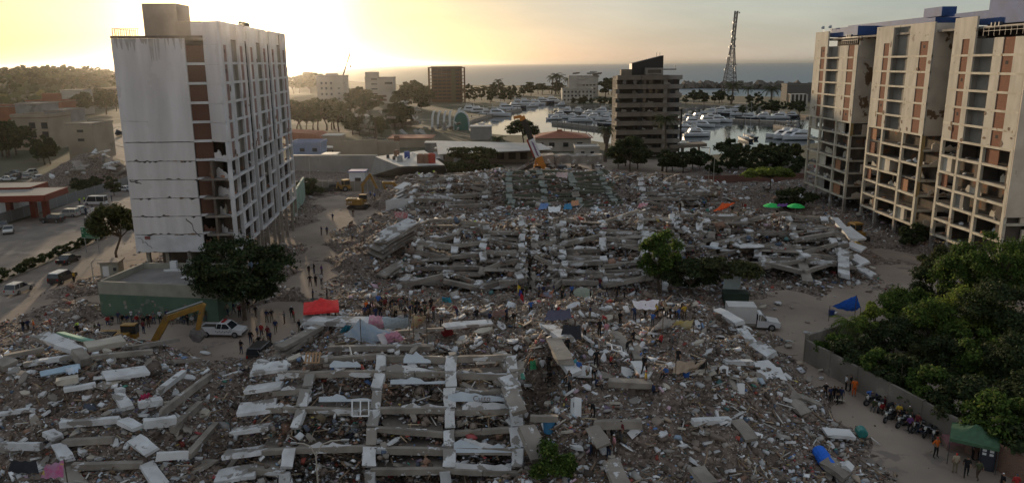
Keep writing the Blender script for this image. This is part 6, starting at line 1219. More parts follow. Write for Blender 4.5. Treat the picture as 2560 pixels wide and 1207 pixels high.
# ------------------------------------------------------------ vehicles
lampw = plain('headlamp_glass', (.65, .65, .6), .1, spec=.8); lampr = plain('tail_lamp', (.35, .02, .015), .2); rimm = plain('wheel_rim', (.30, .30, .31), .4, metal=.6)
def paintm(n, c): return mat('car_paint_' + n, c, tuple(x * .93 for x in c), scale=2, rough=.3, spec=.5, coat=.5)
PNT = dict(white=paintm('white', (.66, .67, .68)), silver=paintm('silver', (.42, .41, .39)), black=paintm('black', (.02, .02, .022)), dark=paintm('dark', (.045, .04, .04)), grey=paintm('grey', (.12, .12, .12)), cream=paintm('cream', (.55, .45, .28)))
WH = {}
def wheels(root, xs, hw, r=.34):
    for x in xs:
        for s in (-1, 1):
            if r not in WH:
                q = MB(); q.tube([(0, -.11, 0), (0, -.09, 0), (0, .09, 0), (0, .11, 0)], [r * .9, r, r, r * .9], 14); p = MB(); p.tube([(0, -.125, 0), (0, .125, 0)], r * .58, 10); WH[r] = (q.mesh('wheel', rubber), p.mesh('rim', rimm))
            o = put('wheel', WH[r][0], root, TRS((x, s * (hw - .09), r))); put('rim', WH[r][1], o)
def car(kind, col, label, p, rz, name=None, sc=1.0, roofm=None):
    root = T(name or {'sedan': 'car', 'suv': 'suv', 'mpv': 'car', 'pickup': 'pickup_truck', 'box': 'box_truck', 'van': 'van'}[kind], label, 'truck' if kind in ('pickup', 'box') else 'car', p, rz, None, sc); m = PNT[col]; roofm = roofm or m
    hi = kind in ('suv', 'pickup', 'box'); g = .38 if hi else .26; top = {'sedan': 1.45, 'mpv': 1.62, 'suv': 1.85, 'pickup': 1.8, 'box': 1.85, 'van': 2.2}[kind]; L = {'sedan': 4.4, 'mpv': 4.3, 'suv': 4.6, 'pickup': 5.3, 'box': 5.5, 'van': 5.2}[kind] / 2; W2 = .88 if not hi else .92
    belt = .92 if not hi else 1.12; nose = L - 1.15 if kind != 'van' else L - .6
    x0 = {'sedan': -L + .75, 'mpv': -L + .12, 'suv': -L + .08, 'pickup': -.55, 'box': .35, 'van': -L + .05}[kind]; xr = {'sedan': -L + 1.35, 'mpv': -L + .4, 'suv': -L + .25, 'pickup': -.35, 'box': .42, 'van': -L + .1}[kind]
    xw = nose - .05; xt = xw - {'sedan': .85, 'mpv': .9, 'suv': .65, 'pickup': .7, 'box': .7, 'van': .7}[kind]
    bk = -L if kind != 'box' else .3
    q = MB(); q.side([(bk, g), (L - .05, g), (L, g + .25), (L - .06, belt - .2), (nose, belt - .02), (bk, belt)], -W2, W2, tap=[.95, .95, .97, .95, .97, .97]); q.build('body', m, root)
    q = MB(); q.side([(x0, belt), (xw, belt - .02), (xt, top - .07), (xr, top - .05)], -W2, W2, tap=[.95, .95, .82, .82]); q.build('window_glass', glass, root)
    q = MB(); q.side([(xr - .04, top - .08), (xt + .06, top - .09), (xt - .05, top), (xr + .08, top)], -W2, W2, tap=[.84, .84, .78, .78]); q.build('roof', roofm, root)
    for s in (-1, 1):
        for x in ((x0 + .05, xr), ((x0 + xt) / 2, (xr + xt) / 2 + .05), (xw - .06, xt)):
            q = MB(); q.bar((x[0], s * W2 * .955, belt), (x[1], s * W2 * .825, top - .07), .05, .09); q.build('pillar', m, root)
        q = MB(); q.box((L - .04, s * W2 * .68, belt - .33), (.1, .36, .2)); q.build('headlight', lampw, root); q = MB(); q.box((bk + .01, s * W2 * .8, belt - .2), (.08, .2, .28)); q.build('tail_light', lampr, root)
        q = MB(); q.box((xw - .25, s * (W2 + .1), belt + .06), (.12, .2, .14)); q.build('mirror', m, root)
    q = MB(); q.box((L - .02, 0, g + .12), (.12, W2 * 1.85, .2)); q.build('bumper', dark_steel, root)
    wheels(root, (-L + .85, L - .9), W2, .38 if hi else .32)
    if kind == 'pickup':
        q = MB(); q.box((-L + 1.05, 0, belt - .01), (1.9, W2 * 1.7, .1)); q.build('load_bed', dark_in, root); q = MB()
        for s in (-1, 1): q.box((-L + 1.0, s * W2 * .92, belt + .1), (2.0, .08, .22))
        q.box((-L + .04, 0, belt + .1), (.08, W2 * 1.8, .22)); q.build('bed_rail', m, root)
    if kind == 'box':
        q = MB(); q.box((-1.3, 0, 1.75), (2.95, 2.0, 1.85)); q.build('cargo_box', mat('cargo_box_white', (.60, .58, .56), (.52, .5, .48), scale=.8), root); q = MB(); q.box((-1.2, 0, .72), (3.1, 1.2, .2)); q.build('chassis', dark_steel, root)
    return root
def at(px, py): p = G(px, py); return (p.x, p.y, .015)
car('mpv', 'silver', 'silver hatchback driving on the near side of the avenue', at(50, 730), R_(86))
car('suv', 'dark', 'dark off-roader with white roof stopped on the avenue, door open', at(158, 704), R_(86), roofm=PNT['white'])
car('sedan', 'black', 'black saloon car driving ahead on the avenue', at(172, 656), R_(88))
car('suv', 'dark', 'dark brown off-roader parked side-on before the grey fence', at(132, 556), R_(176))
car('suv', 'silver', 'pale grey off-roader parked next to the dark brown one', at(172, 542), R_(178))
car('pickup', 'white', 'white pickup truck parked among the vehicles near the grey fence', at(205, 535), R_(172))
car('van', 'white', 'white van with tall body at the head of the parked vehicles', at(240, 512), R_(178))
car('sedan', 'silver', 'silver saloon parked at the left edge below the fence', at(22, 582), R_(-60))
car('sedan', 'grey', 'grey saloon half hidden behind the silver one at the left edge', at(8, 570), R_(-60))
car('sedan', 'white', 'white car parked far behind by the white van', at(312, 478), R_(170))
car('suv', 'dark', 'dark jeep seen from behind near the crowd on the dirt lane', at(657, 893), R_(85))
r = car('pickup', 'white', 'white patrol pickup with red light bar facing right on the dirt lane', at(560, 838), R_(-4))
q = MB(); q.box((.2, 0, 1.88), (.3, 1.1, .14)); q.build('light_bar', lampr, r)
for s in (-1, 1):
    for k in range(9): q = MB(); q.box((-.55 + k * .22, s * .905, .82 - (k % 2) * .11), (.12, .02, .1)); q.build('door_checker', dark_steel, r)
car('box', 'white', 'white box truck parked at the right edge of the ruins', at(1880, 820), R_(-6), sc=1.15)
car('sedan', 'dark', 'dark car parked beyond the lane near the railing fence', at(812, 482), R_(4))
car('suv', 'black', 'black off-roader beside the white site hut', at(845, 478), R_(4))
car('sedan', 'white', 'white car behind the rear pile near the balconied block', at(1494, 424), R_(150))
car('van', 'cream', 'small pale bus on the far bend of the avenue', at(301, 342), R_(100), 'bus')
for i, (px, py) in enumerate(((20, 452), (45, 448), (70, 446), (95, 450), (35, 438), (75, 436))): car('mpv' if i % 2 else 'sedan', ('white', 'grey', 'silver')[i % 3], 'small parked car in the lot behind the fuel station', at(px, py), R_(20 + 40 * i))
# ------------------------------------------------------------ earth movers
yel = mat('machine_yellow', (.33, .185, .04), (.24, .135, .032), scale=1.2, rough=.5, c3=(.17, .11, .06), s3=.9, t3=.63); trk = plain('track_steel', (.035, .03, .027), .8)
def excavator(label, base, rz, pts, body=True, sc=1.0, lettering=None):
    """pts: boom foot, boom knee, boom tip, stick tip in world coordinates"""
    root = T('excavator', label, 'excavator', base); R = rz3(rz); L = Vector(base)
    def bx(name, m, c, s, R2=None): q = MB(); q.box(R @ Vector(c), s, R if R2 is None else R @ R2); return q.build(name, m, root)
    if body:
        for s in (-1, 1):
            q = MB(); q.side([(-2.0, .0), (1.9, .0), (2.4, .35), (2.3, .8), (1.9, .95), (-2.0, .95), (-2.4, .7), (-2.4, .3)], s * 1.3 - .3, s * 1.3 + .3); q.v = [tuple(R @ Vector(v)) for v in q.v]; q.build('track', trk, root)
        bx('undercarriage', trk, (0, 0, .75), (2.6, 2.0, .6)); bx('house', yel, (-.7, 0, 1.75), (3.4, 2.7, 1.25)); h = bx('counterweight', yel, (-2.2, 0, 1.75), (.9, 2.7, 1.3)); bx('engine_cover', trk, (-1.4, -.3, 2.42), (1.8, 1.6, .12))
        c = bx('cab', yel, (.75, .85, 2.35), (1.6, 1.0, 1.7)); bx('cab_window', glass, (.8, .85, 2.6), (1.64, 1.04, .95))
        if lettering: text('lettering', lettering, .75, root, TRS(R @ Vector((-1.9, -1.37, 1.45)), R @ Matrix.Rotation(math.pi / 2, 3, 'X')), white_paint)
    p = [Vector(a) - L for a in pts]
    for a, b, w, nm in ((p[0], p[1], .75, 'boom'), (p[1], p[2], .6, 'boom'), (p[2], p[3], .5, 'stick')): q = MB(); q.bar(a, b, .45, w); q.tube([b + Vector((0, -.26, 0)), b + Vector((0, .26, 0))], w * .5, 10); q.build(nm, yel, root)
    q = MB(); q.tube([p[0].lerp(p[1], .25) + Vector((0, 0, -.7)), p[1] + Vector((0, 0, -.3))], .11, 6); q.build('boom_cylinder', steel, root)
    q = MB(); q.tube([p[1] + Vector((0, 0, .55)), p[2] + Vector((0, 0, .5))], .10, 6); q.build('stick_cylinder', steel, root)
    d = (p[2] - p[1]).normalized(); sx_ = 1 if d.x > 0 else -1; e = p[3]; q = MB(); q.side([(-.5 * sx_, .35), (.3 * sx_, .2), (.7 * sx_, -.5), (.35 * sx_, -1.15), (-.35 * sx_, -1.0), (-.75 * sx_, -.35)], -.65, .65); q.v = [tuple(Vector(v) + e) for v in q.v]; q.build('bucket', mat('worn_bucket', (.22, .2, .19), (.12, .1, .09), scale=2), root)
    return root
b = G(898, 522); y = b.y; excavator('yellow excavator with raised arm at the left end of the rear pile', b, R_(-3), [AY(907, 482, y), AY(906, 462, y), AY(925, 437, y), AY(944, 474, y)], lettering='CAT')
b = G(985, 505); y = b.y + 6; excavator('second yellow excavator half hidden behind the rear pile', (b.x + 2, y, 0), R_(178), [AY(992, 470, y), AY(984, 458, y), AY(958, 457, y), AY(964, 476, y)])
b = G(330, 872); y = 82; excavator('ochre excavator reaching over from behind the lower left pile', (b.x - .5, y, 0), R_(4), [AY(384, 858, y), AY(418, 795, y), AY(507, 764, y), AY(494, 828, y)])
def loader(label, base, rz):
    r = T('backhoe_loader', label, 'loader', base, rz); R = None
    add(r, 'body', yel, (0, 0, 1.1), (3.4, 1.5, .9)); add(r, 'cab', yel, (-.3, 0, 2.2), (1.7, 1.5, 1.5)); add(r, 'cab_window', glass, (-.3, 0, 2.25), (1.75, 1.3, 1.0)); add(r, 'cab_window', glass, (-.3, 0, 2.25), (1.5, 1.55, 1.0)); add(r, 'roof', yel, (-.3, 0, 3.02), (1.9, 1.7, .14))
    q = MB(); q.bar((-1.8, 0, 1.0), (-2.6, 0, 2.6), .3, .35); q.bar((-2.6, 0, 2.6), (-3.0, 0, 1.0), .25, .3); q.build('backhoe_arm', yel, r); q = MB(); q.side([(1.9, .2), (2.6, .15), (2.5, .9), (2.0, 1.0)], -1.1, 1.1); q.build('front_bucket', trk, r); wheels(r, (-1.0,), .95, .75); wheels(r, (1.2,), .9, .52)
b = G(2140, 598); loader('yellow backhoe loader between the ruins and the cream block', b, R_(-80))
b = G(868, 478); loader('small yellow loader parked by the white site hut', b, R_(40))
# motorbikes
def motorbike():
    r = T('motorbike', '', 'motorbike')
    for x in (-.62, .66):
        q = MB(); q.tube([(x, -.06, .31), (x, .06, .31)], .31, 12); w = q.build('wheel', rubber, r); q = MB(); q.tube([(x, -.075, .31), (x, .075, .31)], .17, 8); q.build('rim', rimm, w)
    q = MB(); q.bar((-.62, 0, .34), (-.05, 0, .55), .18, .2); q.box((.05, 0, .48), (.5, .26, .36)); q.build('engine', dark_steel, r); q = MB(); q.side([(-.15, .68), (.4, .72), (.42, .92), (.1, .98), (-.15, .8)], -.14, .14); q.build('fuel_tank', PNT['black'], r)
    q = MB(); q.side([(-.85, .8), (-.1, .74), (-.1, .84), (-.85, .92)], -.13, .13); q.build('seat', rubber, r); q = MB(); q.tube([(.66, 0, .31), (.42, 0, .98)], .05, 6); q.tube([(.4, -.34, 1.05), (.45, 0, 1.0), (.4, .34, 1.05)], .025, 5); q.build('handlebar', steel, r); q = MB(); q.box((.58, 0, .88), (.14, .2, .2)); q.build('headlight', lampw, r); return r
mb0 = None
for i, (px, py) in enumerate(((2222, 1052), (2238, 1046), (2256, 1066), (2272, 1060), (2292, 1078), (2302, 1074), (2318, 1088), (2334, 1096), (2180, 1012), (2200, 1026), (2526, 1178), (2545, 1186), (228, 545), (240, 540), (222, 552))):
    p = G(px, py); l = 'black motorbike parked along the boundary wall' if i < 10 else ('motorbike parked right of the portable toilet' if i < 12 else 'motorbike parked among the vehicles by the grey fence')
    if mb0 is None: mb0 = motorbike(); mb0.location = p; mb0.rotation_euler = (0, 0, R_(215)); mb0['label'] = l
    else: dup(mb0, p, R_(215 + rr(30)), l)
# ------------------------------------------------------------ tents, sheets, parasols
def clothm(n, c, c2=None, **k): return mat('cloth_' + n, c, c2 or tuple(x * .8 for x in c), scale=k.pop('scale', 2.5), rough=.9, **k)
def gazebo(label, p, rz, w, h, m, legm=None):
    r = T('canopy_tent', label, 'tent', p, rz); a = w / 2; n = 6; vs, fs = [], []
    for j in range(n + 1):
        for i in range(n + 1):
            u, v = i / n * 2 - 1, j / n * 2 - 1; t = 1 - max(abs(u), abs(v)); vs.append((u * a, v * a, h + .95 * t ** 1.35 - .12 * (1 - max(abs(u), abs(v))) * min(abs(u), abs(v))))
    fs = [(j * (n + 1) + i, j * (n + 1) + i + 1, (j + 1) * (n + 1) + i + 1, (j + 1) * (n + 1) + i) for j in range(n) for i in range(n)]
    q = MB(); q.add(vs, fs); q.build('roof_fabric', m, r)
    for k in range(4): q = MB(); q.box((0, -a, h - .13), (w, .03, .27)); o = q.build('valance', m, r); o.rotation_euler = (0, 0, k * math.pi / 2)
    for sx_ in (-1, 1):
        for sy_ in (-1, 1): q = MB(); q.tube([(sx_ * a * .98, sy_ * a * .98, -.3), (sx_ * a * .98, sy_ * a * .98, h)], .035, 6); q.build('leg', legm or steel, r)
p = hit(806, 812); gazebo('bright red pyramid canopy on the rubble', p, R_(14), 3.7, 2.1, clothm('red', (.75, .05, .05)))
p = G(2428, 1150); gazebo('dark green canopy tent beside the boundary wall', p, R_(-32), 3.4, 2.3, clothm('green', (.07, .14, .08)), dark_steel)
def sheet(label, cor, m, sag=.25, name='cloth_sheet', poles=(), n=9):
    """draped cloth between four corners (photo pixel + height)"""
    c = [GK(*k) for k in cor]; ctr = sum(c, Vector()) / 4; r = T(name, label, 'sheet', (ctr.x, ctr.y, hgt(ctr.x, ctr.y))); vs = []; sd = random.random() * 9
    for j in range(n + 1):
        for i in range(n + 1):
            u, v = i / n, j / n; p = c[0].lerp(c[1], u).lerp(c[3].lerp(c[2], u), v); f = 16 * u * (1 - u) * v * (1 - v); e = 4 * max(u * (1 - u), v * (1 - v)) - 4 * min(u * (1 - u), v * (1 - v))
            p.z += -sag * f - sag * .5 * e * .5 + .07 * math.sin(u * 17 + sd + v * 5) + .05 * math.sin(v * 23 + sd * 2); vs.append(tuple(p - r.location))
    q = MB(); q.add(vs, [(j * (n + 1) + i, j * (n + 1) + i + 1, (j + 1) * (n + 1) + i + 1, (j + 1) * (n + 1) + i) for j in range(n) for i in range(n)]); q.build('fabric', m, r, smooth=True)
    for k in poles:
        p = c[k]; q = MB(); q.tube([(p.x, p.y, hgt(p.x, p.y) - .3), p + Vector((0, 0, .05))], .04, 6); q.v = [tuple(Vector(v) - r.location) for v in q.v]; q.build('pole', bark, r)
    return r
lb = clothm('light_blue', (.48, .64, .85), (.66, .75, .86), scale=1.2); wp = clothm('white_pink', (.78, .75, .75), (.68, .58, .62), scale=.9); pk = clothm('pink', (.68, .28, .46), (.72, .45, .58), scale=3, c3=(.62, .5, .55), s3=2.2, t3=.55); pb = clothm('print_blue', (.60, .72, .82), (.46, .58, .70), scale=4, c3=(.12, .25, .42), s3=3, t3=.62)
yo = clothm('yellow_red_print', (.55, .46, .26), (.5, .36, .28), scale=3, c3=(.45, .12, .08), s3=1.8, t3=.56); wt_ = clothm('white', (.82, .83, .84)); bd = clothm('black_plastic', (.03, .03, .035)); gy = clothm('grey_blue', (.12, .12, .17)); blt = clothm('blue_tarp', (.03, .17, .75), (.025, .13, .6)); org = clothm('orange_tarp', (.85, .14, .04)); bei = clothm('beige', (.48, .38, .29)); mag = clothm('magenta_print', (.55, .14, .30), (.5, .3, .45), scale=2, c3=(.6, .45, .15), s3=1.6, t3=.58); ywh = clothm('yellow_white', (.74, .70, .55), (.72, .56, .15), scale=.8); grn = clothm('bright_green', (.05, .68, .16)); teal = clothm('teal', (.03, .25, .36)); purp = clothm('purple', (.17, .08, .28)); redw = clothm('red_white', (.5, .07, .09), (.55, .5, .52), scale=3)
sheet('light blue bed sheet stretched over the ruins right of the red canopy', [(858, 836, 5.2), (940, 858, 5.0), (985, 834, 6.0), (900, 798, 6.9)], lb, .3, poles=(3, 2))
sheet('teal corner sheet at the left end of the light blue one', [(848, 832, 4.8), (872, 826, 5.0), (880, 812, 5.9), (862, 812, 5.7)], teal, .1)
sheet('white and pink sheet drooping below the light blue one', [(940, 834, 5.9), (962, 868, 5.0), (1012, 848, 5.5), (985, 826, 6.2)], wp, .25, poles=(2,))
sheet('pink end of the drooping sheet', [(972, 860, 5.2), (1014, 847, 5.6), (992, 828, 6.2), (960, 836, 6.0)], clothm('plain_pink', (.75, .36, .48)), .1)
sheet('blue patterned sheet strung level beside the pink blanket', [(962, 822, 5.4), (1028, 815, 5.5), (1022, 794, 6.6), (955, 790, 6.8)], pb, .2, poles=(2,))
sheet('pink spotted blanket hung up like a curtain', [(918, 822, 5.0), (960, 820, 5.1), (957, 790, 6.8), (924, 786, 7.0)], pk, .1)
sheet('yellow and red patterned sheet at the end of the row', [(1026, 824, 4.9), (1058, 806, 5.2), (1066, 790, 6.2), (1032, 788, 6.3)], yo, .25, poles=(2, 3))
sheet('white tent sheet on the right half of the near ruins', [(1630, 826, 4.9), (1668, 826, 5.0), (1690, 800, 6.2), (1658, 790, 6.7)], wt_, .15, poles=(3,))
sheet('yellow and white striped sheet joined to the white tent', [(1672, 828, 4.9), (1722, 826, 4.9), (1735, 800, 5.9), (1690, 802, 6.1)], ywh, .25, poles=(2,))
sheet('blue tarpaulin shelter on the open ground', [(2075, 765, 1.5), (2128, 778, 1.0), (2152, 768, 1.7), (2142, 738, 3.2)], blt, .3, poles=(0, 2, 3))
sheet('grey-blue tent sheet between the left pile and nearest frame', [(578, 948, 1.8), (640, 946, 1.8), (628, 920, 3.0), (600, 922, 3.1)], gy, .15, poles=(2,))
sheet('black plastic sheet at the bottom left corner', [(20, 1178, 2.9), (98, 1182, 2.9), (90, 1150, 3.3), (28, 1148, 3.4)], bd, .25)
sheet('magenta flowered sheet at the bottom left corner', [(102, 1196, 2.5), (158, 1192, 2.5), (160, 1148, 3.5), (112, 1160, 3.4)], mag, .15, poles=(2,))
sheet('pale blue sheet on the lower left pile', [(165, 935, 4.9), (195, 930, 5.0), (196, 912, 5.4), (160, 918, 5.4)], lb, .2)
sheet('crimson cloth on the lower left pile', [(345, 1000, 4.3), (372, 992, 4.4), (375, 982, 4.7), (352, 988, 4.6)], clothm('crimson', (.5, .05, .13)), .1)
sheet('black plastic shelter near the middle of the near ruins', [(1400, 850, 5.5), (1455, 848, 5.5), (1450, 812, 6.2), (1408, 810, 6.3)], bd, .2, poles=(2, 3))
sheet('dark tarpaulin stretched above the black plastic shelter', [(1360, 800, 4.9), (1430, 795, 5.0), (1425, 772, 5.6), (1370, 775, 5.5)], gy, .3)
sheet('beige and brown cloth shelter on the right slope', [(1680, 935, 5.0), (1740, 925, 5.0), (1765, 900, 5.6), (1690, 900, 5.9)], bei, .3, poles=(2, 3))
sheet('dark blue rag on the right end of the beige shelter', [(1735, 925, 4.9), (1768, 918, 4.9), (1768, 898, 5.6), (1738, 902, 5.7)], bd, .2)
sheet('orange tarpaulin draped over the rear right rubble', [(1782, 528, 6.9), (1815, 518, 7.3), (1838, 506, 7.9), (1805, 508, 7.9)], org, .5)
sheet('rose coloured cloth near the middle of the near ruins', [(1230, 790, 4.8), (1262, 788, 4.8), (1262, 772, 5.5), (1232, 776, 5.4)], clothm('rose', (.52, .36, .34)), .1)
sheet('green cloth at the edge of the dug trench', [(1325, 922, 5.4), (1342, 920, 5.4), (1338, 900, 6.0), (1325, 902, 5.9)], clothm('mid_green', (.04, .22, .10)), .1)
sheet('white-pink sheet spread over the far edge of the near ruins', [(1590, 770, 4.4), (1640, 772, 4.4), (1648, 748, 5.2), (1580, 752, 5.0)], wp, .25, poles=(2,))
sheet('orange and blue sheets slung low left of the green parasol', [(1345, 742, 3.0), (1378, 745, 3.0), (1385, 725, 4.2), (1352, 733, 3.6)], clothm('blue_orange', (.30, .38, .52), (.5, .2, .1), scale=1.2), .2)
sheet('red and white striped cloth on the middle pile', [(1592, 520, 7.6), (1616, 515, 7.7), (1622, 505, 8.2), (1600, 507, 8.1)], redw, .1)
sheet('blue cloth on the top of the middle pile', [(1345, 524, 7.5), (1368, 520, 7.5), (1372, 508, 8.1), (1352, 508, 8.1)], clothm('mid_blue', (.16, .26, .5)), .1)
sheet('white tarpaulin on top of the middle pile', [(1372, 530, 7.3), (1400, 528, 7.3), (1402, 517, 7.7), (1370, 517, 7.8)], wt_, .1)
sheet('orange cloth heap on the middle pile', [(1428, 514, 7.6), (1448, 512, 7.6), (1446, 500, 8.2), (1428, 502, 8.2)], clothm('salmon', (.55, .28, .16)), .1)
sheet('bright blue and green tarpaulin on the middle pile', [(1408, 522, 7.4), (1430, 522, 7.4), (1428, 508, 7.9), (1412, 510, 7.9)], clothm('bluegreen', (.06, .24, .42)), .1)
sheet('purple cloth behind the green parasols', [(1940, 517, 6.6), (1968, 516, 6.6), (1970, 508, 7.0), (1945, 509, 7.0)], purp, .1)
sheet('white and red kiosk cloth at the left tip of the middle pile', [(988, 546, 5.0), (1018, 546, 5.0), (1020, 530, 6.2), (986, 528, 6.3)], redw, .05)
sheet('teal sheet by the dark heap of the crowd', [(1105, 752, 3.3), (1132, 756, 3.2), (1125, 744, 3.8), (1105, 744, 3.8)], teal, .1)
sheet('pink and white kite-shaped cloth on the rear green section', [(1390, 442, 7.6), (1418, 446, 7.4), (1420, 430, 8.6), (1392, 430, 8.6)], clothm('pale_pink', (.58, .44, .42)), .1)
def parasol(label, p, h, rad, m, tilt=0.0, rz=0):
    r = T('parasol', label, 'parasol', p); r.rotation_euler = (tilt, 0, rz); q = MB(); n = 10; vs = [(0, 0, h + rad * .38)]
    for ring, (rr_, zz) in enumerate(((.55, .26), (1.0, 0))): vs += [(math.cos(2 * math.pi * k / n) * rad * rr_, math.sin(2 * math.pi * k / n) * rad * rr_, h + rad * zz) for k in range(n)]
    q.add(vs, [(0, 1 + k, 1 + (k + 1) % n) for k in range(n)] + [(1 + k, 1 + n + k, 1 + n + (k + 1) % n, 1 + (k + 1) % n) for k in range(n)]); q.build('canopy', m, r); q = MB(); q.tube([(0, 0, -.3), (0, 0, h + rad * .38)], .03, 6); q.build('pole', steel, r)
p = hit(1928, 538); parasol('left one of the two bright green parasols', p, 1.9, 1.8, grn); p = hit(1988, 540); parasol('right one of the two bright green parasols', p, 1.9, 1.8, grn)
p = hit(1457, 746); parasol('faded grey-green parasol on the near ruins', p, .9, 1.3, clothm('sage', (.30, .33, .26)), .3); p = hit(1512, 590); parasol('closed maroon parasol tilted on the middle pile', p, .5, 1.3, clothm('maroon', (.22, .04, .08)), .9, .6)
# flag with three bands
p = hit(1292, 775); r = T('flag', 'yellow, blue and red flag on a pole above the near ruins', 'flag', p, R_(20))
for k, (c, nm) in enumerate((((.62, .45, .03), 'yellow_band'), ((.03, .05, .30), 'blue_band'), ((.50, .03, .04), 'red_band'))):
    q = MB(); q.add([(.1 + .42 * k * .5, .02, 3.3 - k * .55), (.55 + .2 * k, .1, 2.9 - k * .62), (.5 + .2 * k, .05, 1.9 - k * .5), (.05 + .2 * k, 0, 2.4 - k * .5)], [(0, 1, 2, 3)]); q.build(nm, clothm(nm, c), r)
q = MB(); q.tube([(0, 0, -.3), (.1, 0, 3.4)], .035, 6); q.build('pole', steel, r)
# furniture and loose objects
p = hit(1118, 842); r = T('armchair', 'dark red armchair standing on the near ruins', 'armchair', p, R_(200)); rd = plain('red_leather', (.22, .025, .03), .5)
add(r, 'seat', rd, (0, 0, .35), (.8, .75, .3)); add(r, 'backrest', rd, (0, .38, .75), (.85, .2, .9), Matrix.Rotation(-.2, 3, 'X')); add(r, 'armrest', rd, (-.45, 0, .5), (.2, .75, .45)); add(r, 'armrest', rd, (.45, 0, .5), (.2, .75, .45))
p = G(2392, 1118); r = T('upholstered_bed', 'dusty pink mattress bed beside the green canopy', 'bed', p, R_(-10)); add(r, 'base', plain('bed_base', (.25, .17, .14)), (0, 0, .25), (2.1, 1.5, .5)); add(r, 'mattress', plain('pink_fabric', (.32, .16, .17)), (0, 0, .66), (2.05, 1.45, .32)); add(r, 'headboard', plain('pink_fabric', (.3, .15, .16)), (1.0, 0, .85), (.18, 1.5, .6))
p = G(2464, 1168); r = T('portable_toilet', 'dark portable toilet cabin under the edge of the green canopy', 'toilet cabin', p, R_(-32)); dk = plain('dark_plastic', (.03, .035, .05), .5)
add(r, 'cabin', dk, (0, 0, 1.05), (1.1, 1.1, 2.1)); add(r, 'door', plain('dark_door', (.04, .045, .06)), (0, -.57, 1.0), (.8, .06, 1.9)); add(r, 'roof', dk, (0, 0, 2.17), (1.18, 1.18, .14))
for x, z in ((-.25, 1.75), (.25, 1.75), (-.25, 1.45), (.25, 1.45)): add(r, 'sticker', white_paint, (x, -.61, z), (.28, .015, .2))
r = T('blue_roll', 'blue rolled mattress lying on the right edge of the rubble', 'roll', GK(2062, 1150, .9)); a, b = GK(2044, 1125, 1.2) - r.location, GK(2080, 1172, .9) - r.location; q = MB(); q.tube([a, a.lerp(b, .05), a.lerp(b, .95), b], [.5, .58, .58, .5], 14); q.build('rolled_sheet', blt, r)
for (px, py, c, l, s) in ((2152, 1092, (.04, .22, .20), 'teal plastic drum lying by the dirt road', .45), (1372, 1082, (.08, .28, .52), 'bright blue plastic basin on the near ruins', .5), (2078, 790, (.02, .05, .2), 'dark blue drum under the blue tarpaulin', .4), (1715, 945, (.03, .10, .35), 'blue bucket by the beige cloth shelter', .3)):
    p = hit(px, py); r = T('plastic_drum', l, 'drum', p, random.random() * 3); q = MB(); q.tube([(-s, 0, s), (-s * .9, 0, s), (s * .9, 0, s), (s, 0, s)], [s * .8, s, s, s * .8], 12) if 'lying' in l else q.tube([(0, 0, 0), (0, 0, .1), (0, 0, s * 2), (0, 0, s * 2.1)], [s * .8, s * .85, s, s * .9], 12); q.build('drum_body', plain('drum_' + l[:5].strip().replace(' ', '_') + str(px), c, .4), r); q = MB(); q.tube([(0, 0, s * 2.08), (0, 0, s * 2.16)], s * .6, 10) if 'lying' not in l else q.tube([(s, 0, s), (s * 1.06, 0, s)], s * .6, 10); q.build('lid', dark_steel, r)
for (px, py, l) in ((1440, 1045, 'white refrigerator'), (1575, 1090, 'white cooker'), (870, 1010, 'white washing machine'), (1180, 610, 'white refrigerator'), (1490, 600, 'grey refrigerator'), (300, 1000, 'white cooker'), (1850, 985, 'white washing machine'), (1040, 850, 'white cooker'), (2090, 1180, 'white refrigerator')):
    p = hit(px, py); r = T(l.split()[1] if l.split()[1] != 'washing' else 'washing_machine', 'tipped %s lying on the rubble %s' % (l, 'of the middle pile' if py < 700 else ('of the lower left pile' if px < 500 else 'of the near ruins')), 'appliance', p, random.random() * 6); r.rotation_euler = (rr(.8), rr(.8), random.random() * 6); h_ = 1.6 if 'refr' in l else .85
    add(r, 'casing', white_paint if 'white' in l else steel, (0, 0, h_ / 2), (.62, .6, h_)); add(r, 'door', white_paint if 'white' in l else steel, (0, -.33, h_ * .5), (.58, .05, h_ * .92)); add(r, 'handle', dark_steel, (.22, -.38, h_ * .6), (.04, .05, h_ * .25))
p = G(2215 - 400, 790); 
p = G(1845, 775); r = T('portable_cabin', 'dark green skip behind the white box truck', 'skip', (p.x, p.y + 1.5, 0), R_(-6)); gk = plain('skip_green', (.03, .05, .035)); add(r, 'tub', gk, (0, 0, 1.0), (3.2, 1.8, 2.0)); add(r, 'rim', gk, (0, 0, 2.05), (3.4, 2.0, .14)); add(r, 'raised_lid', mat('lid_sheet', (.42, .47, .46)), (-.4, .9, 3.1), (2.2, .08, 2.0), Matrix.Rotation(.25, 3, 'X'))
